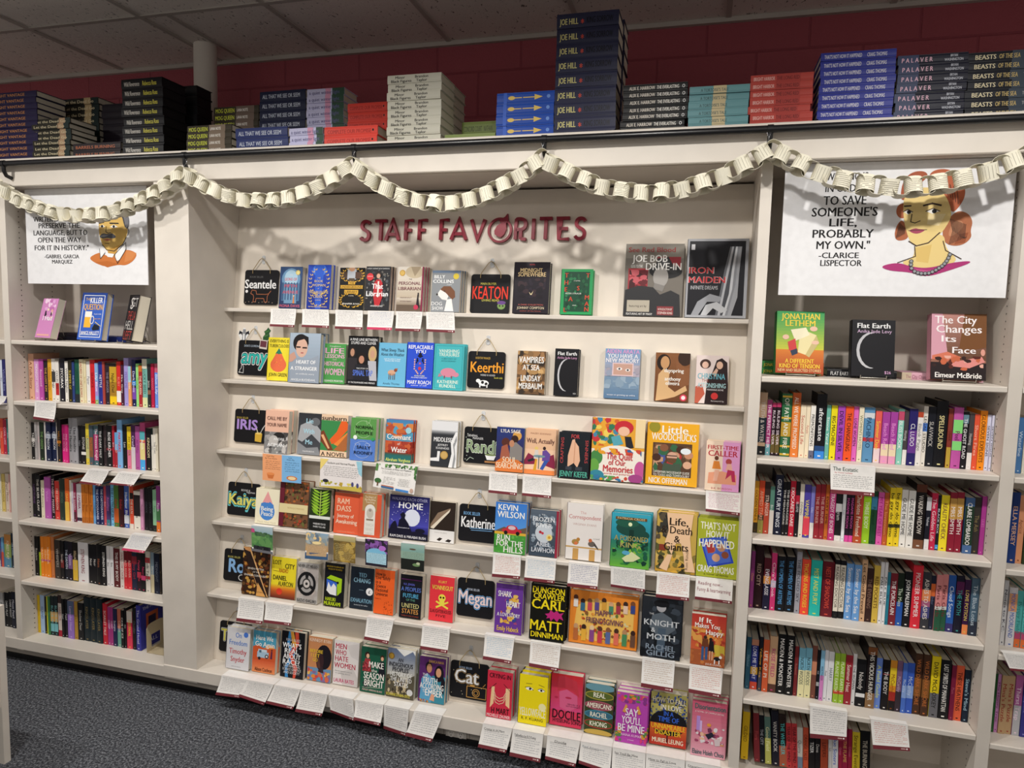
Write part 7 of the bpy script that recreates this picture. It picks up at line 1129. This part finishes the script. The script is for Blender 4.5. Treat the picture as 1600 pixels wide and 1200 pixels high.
# ------------------------------------------------------------------ shelf cards
CARD = M('EFECE8',.7,'paper'); BAND = M('6E2A32',.5)
INK = {'w':'86848A','p':'7A8AB0','m':'C04A8A','r':'C8503A','b':'6AA8D0','n':'2A3A90','o':'B08A6A','g':'7A8288','now':'8A3A4A'}
for i,(row,a,b_,c,d,kind,desc) in enumerate(CARDS):
    yf = (YF[row] if row >= 0 else -.002)-.003; zl = (ZK[row] if row >= 0 else max(a[1],b_[1])); zl = max(zl, a[1], b_[1]) if row < 0 else zl
    dp = .05 if row == 5 else .022
    flat_ = kind in ('ob','sun','vine','ph1','ph2','ph3','ph4','ph5','now')
    m = MB(); n = 6
    rr = random.Random(desc); curl = .018 if row < 4 else .028
    if 'curl' in desc: curl = .006
    TLz = zl+.0012
    # flat tongue under the book, then the hanging leaf
    m.add([(a[0],yf,TLz),(b_[0],yf,TLz),(b_[0],yf+dp,TLz),(a[0],yf+dp,TLz)], [(0,1,2,3)], CARD)
    lv = []
    for k in range(n+1):
        t_ = k/n; yy = yf-.001-curl*t_**(1. if flat_ else 1.6)
        lv.append(((a[0]+(c[0]-a[0])*t_, yy, TLz+(c[1]-TLz)*t_), (b_[0]+(d[0]-b_[0])*t_, yy, TLz+(d[1]-TLz)*t_)))
    vv = [q for l_ in lv for q in l_]
    m.add(vv, [(2*k,2*k+2,2*k+3,2*k+1) for k in range(n)], CARD, True)
    # printed face: follow the leaf with one thin plane per third
    O = Vector(lv[n][0]); e1 = (Vector(lv[n][1])-O); W = e1.length; e1.normalize(); up = Vector(lv[0][0])-O; H = up.length; up.normalize()
    kk = kind; els = []
    if kk[:2] == 't:':
        els = [('tb',kk[2:],.42,.8,.1,'2A2A30' if 'gray head' not in desc else '9AA0A8',min(.7,.06*len(kk[2:])),.005),('l','3A3A40',.008,[.1,.73,.6,.74]),('x',.1,.2,.92,.7,6,'8A8E96',i)]
        if 'Ecstatic' in kk: els = [('tb','The Ecstatic',.34,.86,.14,'2A4A44',.56,.01),('t','by Victor LaValle',.3,.73,.05,'C04A50',.4),('x',.05,.2,.94,.66,7,'5A5A5E',i)]
    elif kk == 'ob': els = [('r',0,0,.5,1,'E8A070'),('r',.5,0,1,1,'7AB0DC'),('t','Call Me',.2,.92,.06,'4A3020',.2),('t','By Your Name',.22,.84,.06,'4A3020',.3),('t','Lie',.72,.92,.06,'203A5A',.08),('t','With Me',.72,.84,.06,'203A5A',.2),('x',.06,.4,.46,.76,5,'6A4A38',i),('x',.56,.36,.94,.76,5,'2A4A6A',i+99),('p','C8703A',[.15,.08,.27,.08,.31,.26,.11,.26]),('e',.21,.26,.1,.05,'E08A50'),('e',.76,.16,.14,.09,'C87A4A'),('e',.76,.16,.1,.06,'E8D0A0')]
    elif kk == 'sun': els = [('r',.0,.0,1,1,'E4DEDC'),('r',0,0,1,.16,'C8B450'),('n',401,24,0,.1,1,.24,.05,['D8C860','A8A840','B89A38']),('p','E8D078',[0,1,.2,1,0,.6]),('p','98C8D8',[.86,1,1,1,1,.5,.92,.6]),('t','Sunburn and Normal People',.5,.88,.07,'3A3A30',.66),('x',.08,.4,.92,.78,6,'7A7A7A',i),('e',.14,.24,.07,.06,'2A2A34'),('e',.78,.22,.03,.08,'4A4A7A'),('e',.9,.2,.03,.08,'4A4A7A')]
    elif kk == 'vine': els = [('n',402,40,.0,.86,1,1,.04,['5A8A4A','3E6A3A','7AA860']),('n',403,14,.0,.7,.06,1,.05,['5A8A4A','3E6A3A']),('n',404,16,.94,.5,1,1,.05,['5A8A4A','3E6A3A']),('t','The Covenant of Water and Middlesex',.5,.82,.06,'3A3A3A',.74),('x',.16,.6,.86,.74,3,'7A7A7A',i),('x',.22,.2,.5,.5,5,'7A7A7A',i+1),('x',.58,.2,.86,.5,5,'7A7A7A',i+2),('e',.1,.3,.08,.1,'3E6A3A'),('r',.09,.08,.12,.24,'6A4A30'),('r',.2,.04,.5,.12,'3A6A9A'),('r',.2,.11,.5,.15,'B86A4A'),('r',.55,.02,.86,.1,'4A8AD0'),('e',.93,.12,.04,.08,'C8A898')]
    elif kk == 'ph1': els = [('g',.7,1,'8AA8B0','B0C0C8'),('r',0,.15,1,.72,'5A8A50'),('n',405,24,0,.2,1,.68,.2,['4A7A48','6A9A5A','5E8E52']),('n',406,16,0,.62,1,.78,.1,['3A5A40','4A6A48']),('p','C0487A',[0,.74,.16,.74,.14,.88,0,.9]),('n',407,20,.1,.0,.9,.24,.18,['1A1A20','2A2A30']),('r',0,0,1,.1,'6A6A70')]
    elif kk == 'ph2': els = [('g',.3,1,'C89A60','8AA8C0'),('n',408,30,0,.55,1,1,.12,['6A7A8A','8A9AA0','A8B0B0','E8C890']),('e',.5,.62,.2,.06,'F0D8A0'),('r',0,0,1,.24,'3A5A80'),('r',.06,.12,.94,.5,'C8A880'),('x',.08,.14,.92,.5,8,'6A5040',i)]
    elif kk == 'ph3': els = [('r',0,0,1,1,'8A7038'),('n',409,40,0,0,1,1,.2,['A8883E','6A5A30','B89A4A','7A6434']),('g',.8,1,'A89A6A','C0B480'),('x',.08,.06,.92,.7,10,'E0D090',i)]
    elif kk == 'ph4': els = [('r',0,0,1,1,'24202E'),('n',410,24,0,.5,1,1,.16,['3A2A4A','8A5AA8','2A2430','6A4080']),('e',.5,.48,.44,.2,'7AB8D8'),('e',.76,.7,.16,.1,'B070C8'),('r',.05,.1,.95,.5,'A8D0E0'),('x',.08,.12,.92,.5,7,'3A5060',i)]
    elif kk == 'ph5': els = [('r',0,0,1,1,'181C18'),('g',.68,1,'7AA098','9AB8B0'),('r',0,.42,1,.7,'8AA898'),('x',.06,.44,.94,.68,5,'3A4A40',i),('e',.5,.8,.14,.03,'5A4A3A'),('e',.66,.22,.16,.06,'6A8A5A'),('e',.74,.28,.08,.05,'B8C0A0')]
    elif kk == 'now': els = [('tb','Reading now...',.4,.78,.16,'8A3A4A',.66,-.01),('tb','Funny & heartwarming',.5,.5,.18,'8A3A4A',.9,-.01)]
    else:
        ink = INK[kk]; typed = 'typed' in desc
        els = [('x',.07,.2,.94,.94,9 if typed else 10,ink,i)]
        if not typed: els.append(('tb','~',.5,.9,.03,ink,.4,0))
    if kk in ('w','p','m','r','b','n','o','g','now') or kk[:2] == 't:':
        top = 'gray-shaded' in desc or kk in ('now',)
        bc = 'C83A60' if kk == 'p' else '6E2A32'
        els = els+[('r',0,0,1,.13,bc),('c',.92,.065,.022,'F0E8E4'),('r',.76,.05,.88,.08,'C8A8A4')]
    e2 = (Vector(lv[n][0])-Vector(lv[n-3][0])).normalized()
    # bend the print with the leaf
    tmp = MB(); art(tmp, els, (0,0,0), (1,0,0), (0,0,1), W, H, .6)
    def bend(p):
        u = min(max(p[0]/W,0),1); v = min(max(p[2]/H,0),1); t_ = (1-v)*n; k = min(int(t_), n-1); f = t_-k
        L0 = Vector(lv[k][0]).lerp(Vector(lv[k+1][0]), f); R0_ = Vector(lv[k][1]).lerp(Vector(lv[k+1][1]), f)
        q = L0.lerp(R0_, u); q.y += p[1]-.0002; return q
    off = len(m.v); ok = [bend(p) for p in tmp.v]; m.v += [tuple(q) for q in ok]
    for f_,mi,sm in zip(tmp.f, tmp.m, tmp.sm):
        m.f.append(tuple(q+off for q in f_)); m.m.append(m.slot(tmp.slots[mi])); m.sm.append(False)
    tag(m.build('shelf_card'), desc, 'card', 'shelf talker cards')
# ------------------------------------------------------------------ posters
PAPER = M('EDEDEF',.6,'paper')
def poster(x0, x1, zb, zt, y, els, label):
    m = MB(); m.box(x0,y,zb,x1,y+.004,zt, PAPER); art(m, els, (x0,y,zb), (1,0,0), (0,0,1), x1-x0, zt-zb, .6)
    return tag(m.build('quote_poster'), label, 'poster')
INKB = '1E1C1E'
def cv(pts, f):
    out = []
    for x,y in pts: out += list(f(x,y))
    return out
fL = lambda x,y: ((x-212)/1016, (1042-y)/832)
def words(L, f, sx, sy, out):
    for s,xa,xb,y,h in L:
        u0,v = f(xa,y); u1,_ = f(xb,y); out.append(('tb',s,(u0+u1)/2,v,h/sy,INKB,(u1-u0),.022))
els = []
words([('"THE DUTY OF A',300,640,415,48),('WRITER IS NOT TO',280,690,473,46),('PRESERVE THE',325,678,530,46),('LANGUAGE, BUT TO',278,740,592,46),('OPEN THE WAY',314,686,655,46),('FOR IT IN HISTORY."',284,748,724,46),('-GABRIEL GARCIA',366,664,800,34),('MARQUEZ',432,606,846,34)], fL, 1016, 832, els)
pg = lambda c,*p: ('s' if len(p) > 4 else 'p', c, cv(p, fL)); ln_ = lambda wd,*p: ('l', '3A3430', wd, cv(p, fL))
els += [pg('CE7A3E',(745,815),(800,780),(850,765),(900,800),(960,800),(1050,735),(1150,770),(1120,835),(1050,880),(990,870),(900,895),(800,860)),
 pg('C06E34',(800,850),(900,840),(1000,865),(900,895)), pg('D68A50',(1060,750),(1140,772),(1100,830),(1040,850)),
 pg('DEB868',(840,470),(850,440),(1040,440),(1075,560),(1070,620),(1030,700),(960,760),(900,760),(862,700),(836,610)), pg('CC9C4C',(905,745),(1010,700),(960,800),(910,800)),
 pg('E6C680',(850,560),(930,560),(940,610),(860,640)),
 pg('4A4A50',(826,490),(850,420),(930,385),(1030,395),(1085,450),(1090,530),(1070,575),(1045,540),(1030,450),(960,440),(870,450),(850,500)), pg('7A7A80',(1040,450),(1085,470),(1085,540),(1060,560)),
 pg('55575E',(836,630),(870,600),(905,612),(950,600),(985,640),(940,650),(905,640),(865,650)), pg('8A8C92',(850,628),(880,612),(920,622),(880,636)),
 pg('3A342E',(838,510),(880,500),(886,512),(840,522)), pg('3A342E',(925,512),(1000,515),(1005,526),(930,524)),
 pg('F0ECE4',(842,545),(870,528),(890,545),(868,556)), pg('F0ECE4',(930,548),(962,530),(995,550),(960,560)), ('c',)+fL(866,543)+(.009,'2A2A2E'), ('c',)+fL(962,546)+(.009,'2A2A2E'),
 pg('B8685A',(868,655),(905,650),(950,655),(905,668)), ln_(.004,(885,688),(918,690)), ln_(.005,(900,545),(895,590),(915,602),(935,598)), ln_(.005,(862,700),(900,745),(960,755),(1030,700),(1060,640)), ln_(.004,(1075,560),(1085,590),(1072,625)),
 pg('F2F2F2',(840,735),(862,715),(885,765),(845,820)), pg('F2F2F2',(1055,680),(1058,740),(985,860),(960,790),(1000,745)), pg('F2F2F2',(885,770),(960,780),(945,810),(905,805)), ln_(.004,(840,735),(845,820),(885,770)), ln_(.004,(1055,680),(1058,740),(985,860),(960,790),(1050,690))]
poster(-.921,-.262,1.789,2.2065,.06, els, 'white quote poster with drawing of a mustached man in orange sweater')
fR = lambda x,y: ((x-(190-52*(y-80)/800))/1368, 1-(y-(84-(x-185)*.0))/808)
els = []
words([('"WRITING IS',430,700,165,46),('IN ORDER',440,690,235,46),('TO SAVE',428,690,308,56),("SOMEONE'S",355,758,378,56),('LIFE,',465,632,442,50),('PROBABLY',360,735,510,52),('MY OWN."',384,712,580,50),('-CLARICE',398,645,643,36),('LISPECTOR',408,664,690,38)], fR, 1368, 808, els)
pg = lambda c,*p: ('s' if len(p) > 4 else 'p', c, cv(p, fR)); ln_ = lambda wd,*p: ('l', '4A3A32', wd, cv(p, fR))
els += [pg('B06848',(870,560),(858,510),(880,450),(910,430),(945,500),(940,550)), pg('B86A48',(865,390),(880,340),(930,330),(930,420),(890,425)), pg('A85A3E',(890,320),(905,200),(960,150),(1030,145),(1060,175),(1000,230),(940,310)), pg('B86444',(1055,170),(1100,138),(1180,140),(1250,190),(1275,290),(1230,370),(1190,400),(1150,300),(1070,240)),
 pg('B4704E',(1180,420),(1230,380),(1290,400),(1315,450),(1300,500),(1310,540),(1260,585),(1190,590),(1145,560),(1140,480)), pg('C88A66',(1190,460),(1240,430),(1270,470),(1220,520),(1170,540)), pg('9A5638',(1240,520),(1290,510),(1270,570),(1210,580)),
 pg('EAD08C',(908,330),(930,270),(1040,235),(1150,270),(1200,400),(1160,480),(1120,530),(1060,570),(990,590),(950,565),(915,450)), pg('EAD08C',(975,580),(1150,500),(1160,610),(1250,680),(1060,740),(880,690),(980,660)), pg('F0DCA8',(1060,400),(1160,400),(1120,470),(1050,460)), pg('E0C074',(985,600),(1080,580),(1060,690),(990,680)),
 pg('B03A78',(770,710),(880,685),(960,712),(1060,722),(1180,690),(1300,675),(1305,690),(1180,735),(1050,775),(960,745),(830,738)), pg('C85A90',(960,722),(1060,735),(1120,720),(1050,760)),
 pg('A84A64',(942,495),(985,482),(1000,488),(1050,492),(1000,518),(965,512)), ln_(.003,(942,497),(1050,492)),
 pg('F4F2EC',(912,385),(938,372),(965,388),(938,402)), pg('F4F2EC',(1045,385),(1085,368),(1122,384),(1080,400)), ('c',)+fR(944,387)+(.009,'2A2A30'), ('c',)+fR(1092,384)+(.010,'2A2A30'), ln_(.004,(910,385),(938,371),(966,387)), ln_(.004,(1043,384),(1085,367),(1124,384)),
 ln_(.007,(918,352),(955,350)), ln_(.008,(1030,350),(1080,338),(1130,350)), ln_(.004,(962,400),(955,445),(980,452),(1010,440)), ln_(.005,(945,560),(990,588),(1060,570),(1125,510)), ln_(.004,(980,590),(985,650),(880,688)), ln_(.004,(1145,560),(1160,615),(1250,665))]
for k in range(12): els.append(ln_(.0022,(1185+8*k,430+3*k),(1200+6*k,500+4*k),(1180+9*k,580-4*k)))
for k in range(8): els.append(ln_(.0022,(1080+20*k,170+12*k),(1130+14*k,260+12*k))); els.append(ln_(.0022,(910+14*k,300-14*k),(960+8*k,170+3*k)))
for k in range(7): els.append(ln_(.0022,(870+8*k,540-4*k),(890+5*k,450+5*k)))
nk = [(960,680),(958,700),(962,722),(980,740),(1000,748),(1020,752),(1042,752),(1064,750),(1084,742),(1104,732),(1122,720),(1140,708),(1154,694),(1166,678),(1176,660),(1184,640)]
for x,y in nk: els += [('c',)+fR(x,y)+(.0095,'3A3C40'), ('c',)+fR(x,y)+(.0065,'9A9CA0')]
poster(2.278,2.937,1.783,2.2065,.055, els, 'white quote poster with drawing of a red-haired woman in magenta')
# ------------------------------------------------------------------ paper chain
NODES = [(-.935,2.205),(.042,2.224),(.777,2.233),(1.489,2.230),(2.219,2.230),(2.97,2.214)]
DIP = [2.066,2.107,2.083,2.103,2.104]
path = []
for (xa,za),(xb,zb),zd in zip(NODES, NODES[1:], DIP):
    for i in range(60):
        t_ = i/60; zz = za+(zb-za)*t_; sag = ((za+zb)/2-zd)*4*t_*(1-t_); path.append((xa+(xb-xa)*t_, zz-sag))
path.append(NODES[-1])
acc = [0.]
for p,q in zip(path, path[1:]): acc.append(acc[-1]+math.hypot(q[0]-p[0], q[1]-p[1]))
def at(s):
    s = min(max(s,0),acc[-1])
    for i in range(len(acc)-1):
        if acc[i+1] >= s:
            f = (s-acc[i])/(acc[i+1]-acc[i]); p, q = path[i], path[i+1]
            return p[0]+(q[0]-p[0])*f, p[1]+(q[1]-p[1])*f, math.atan2(q[1]-p[1], q[0]-p[0])
    return path[-1][0], path[-1][1], 0
CREAM = M('E8E3D0',.75,'paper'); TXT = M('9A9484',.7)
g = empty('paper_chain', (1,-.062,2.2)); tag(g, 'cream paper-strip chain garland draped in swags below the black rail', 'garland')
def ring(mb, x, z, ang, upright, lx, wd, dp, rr, printed):
    """closed strip; upright=False: strip stands vertical and shows its face to the room, True: turned a quarter about the chain"""
    n = 20; ca, sa = math.cos(ang), math.sin(ang); inner = []; tw = rr.uniform(-.2,.2); tw2 = rr.uniform(-.42,.30); yw = rr.uniform(-.3,.3) if not upright else 0
    V_ = []; 
    for th_ in (0,.0008):
        for i in range(n):
            a = 2*math.pi*i/n; ex = abs(math.cos(a))**.8*math.copysign(1,math.cos(a)); ey = abs(math.sin(a))**.8*math.copysign(1,math.sin(a))
            px = (lx/2-th_)*ex; pd = (dp/2-th_)*ey
            for s in (-1,1):
                h = s*wd/2
                if not upright: X, Y_, Z_ = px, pd*math.cos(tw2)-h*math.sin(tw2), h*math.cos(tw2)+pd*math.sin(tw2)
                else: X, Y_, Z_ = px, h*math.cos(tw)-pd*math.sin(tw), pd*math.cos(tw)+h*math.sin(tw)
                X, Y_ = X*math.cos(yw)-Y_*math.sin(yw), X*math.sin(yw)+Y_*math.cos(yw)
                V_.append((x-1+X*ca-Z_*sa, Y_, z-2.2+X*sa+Z_*ca))
    N = 2*n; fs = []
    for i in range(n):
        j = (i+1)%n
        fs += [(2*i,2*j,2*j+1,2*i+1), (N+2*i,N+2*i+1,N+2*j+1,N+2*j), (2*i,N+2*i,N+2*j,2*j), (2*i+1,2*j+1,N+2*j+1,N+2*i+1)]
    mb.add(V_, fs, CREAM, False)
    if printed:
        rows_ = 7
        for i in range(n):
            a0 = Vector(V_[2*i]); a1 = Vector(V_[2*i+1]); j = (i+1)%n; b0 = Vector(V_[2*j]); b1 = Vector(V_[2*j+1])
            nn = (b0-a0).cross(a1-a0).normalized()
            if printed == 2:
                for q in range(rows_):
                    if rr.random() < .1: continue
                    t0 = .1+.8*q/rows_; t1 = t0+.035
                    mb.add([a0.lerp(a1,t0)+nn*.0003, b0.lerp(b1,t0)+nn*.0003, b0.lerp(b1,t1)+nn*.0003, a0.lerp(a1,t1)+nn*.0003], [(0,1,2,3)], TXT)
            else:
                for q in range(3):
                    t0 = .2+.25*q+.03*(i%2); u0, u1 = .2, .32
                    mb.add([a0.lerp(b0,u0).lerp(a1.lerp(b1,u0),.12)+nn*.0003, a0.lerp(b0,u1).lerp(a1.lerp(b1,u1),.12)+nn*.0003, a0.lerp(b0,u1).lerp(a1.lerp(b1,u1),.88)+nn*.0003, a0.lerp(b0,u0).lerp(a1.lerp(b1,u0),.88)+nn*.0003], [(0,1,2,3)], TXT)
                    break
rr = random.Random(77); PITCH = .066; s = 0.; rest = MB(); nl = 0; k = 0
while s < acc[-1]:
    x, z, a = at(s)
    if k % 2 == 0:
        m = MB(); ring(m, x, z, a*.85, False, .050*rr.uniform(.95,1.06), .050, .048*rr.uniform(.9,1.1), rr, rr.choice((1,2,2,0,1))); m.build('paper_link', g); nl += 1
    else:
        bm_ = MB() if (x > 1.0 or nl < 20) and nl < 99 and k % 4 == 1 else rest
        ring(bm_, x, z, a, True, .052, .044, .056*rr.uniform(.95,1.05), rr, rr.choice((1,0,1)))
        if bm_ is not rest: bm_.build('paper_link', g); nl += 1
    s += PITCH/2; k += 1
o = rest.build('paper_link', g); o['kind'] = 'stuff'
print('links', nl, k)
for x,z in NODES[1:5]:
    m = MB(); m.tube([(x-.012-1,-.045+.062,z+.058-2.2),(x-.004-1,-.05+.062,z+.03-2.2),(x-.01-1,.002,z+.024-2.2),(x-.002-1,-.05+.062,z+.05-2.2)], .0007, M('C8C8CC',.3,'metal'), 6); o = m.build('paper_clip', g)
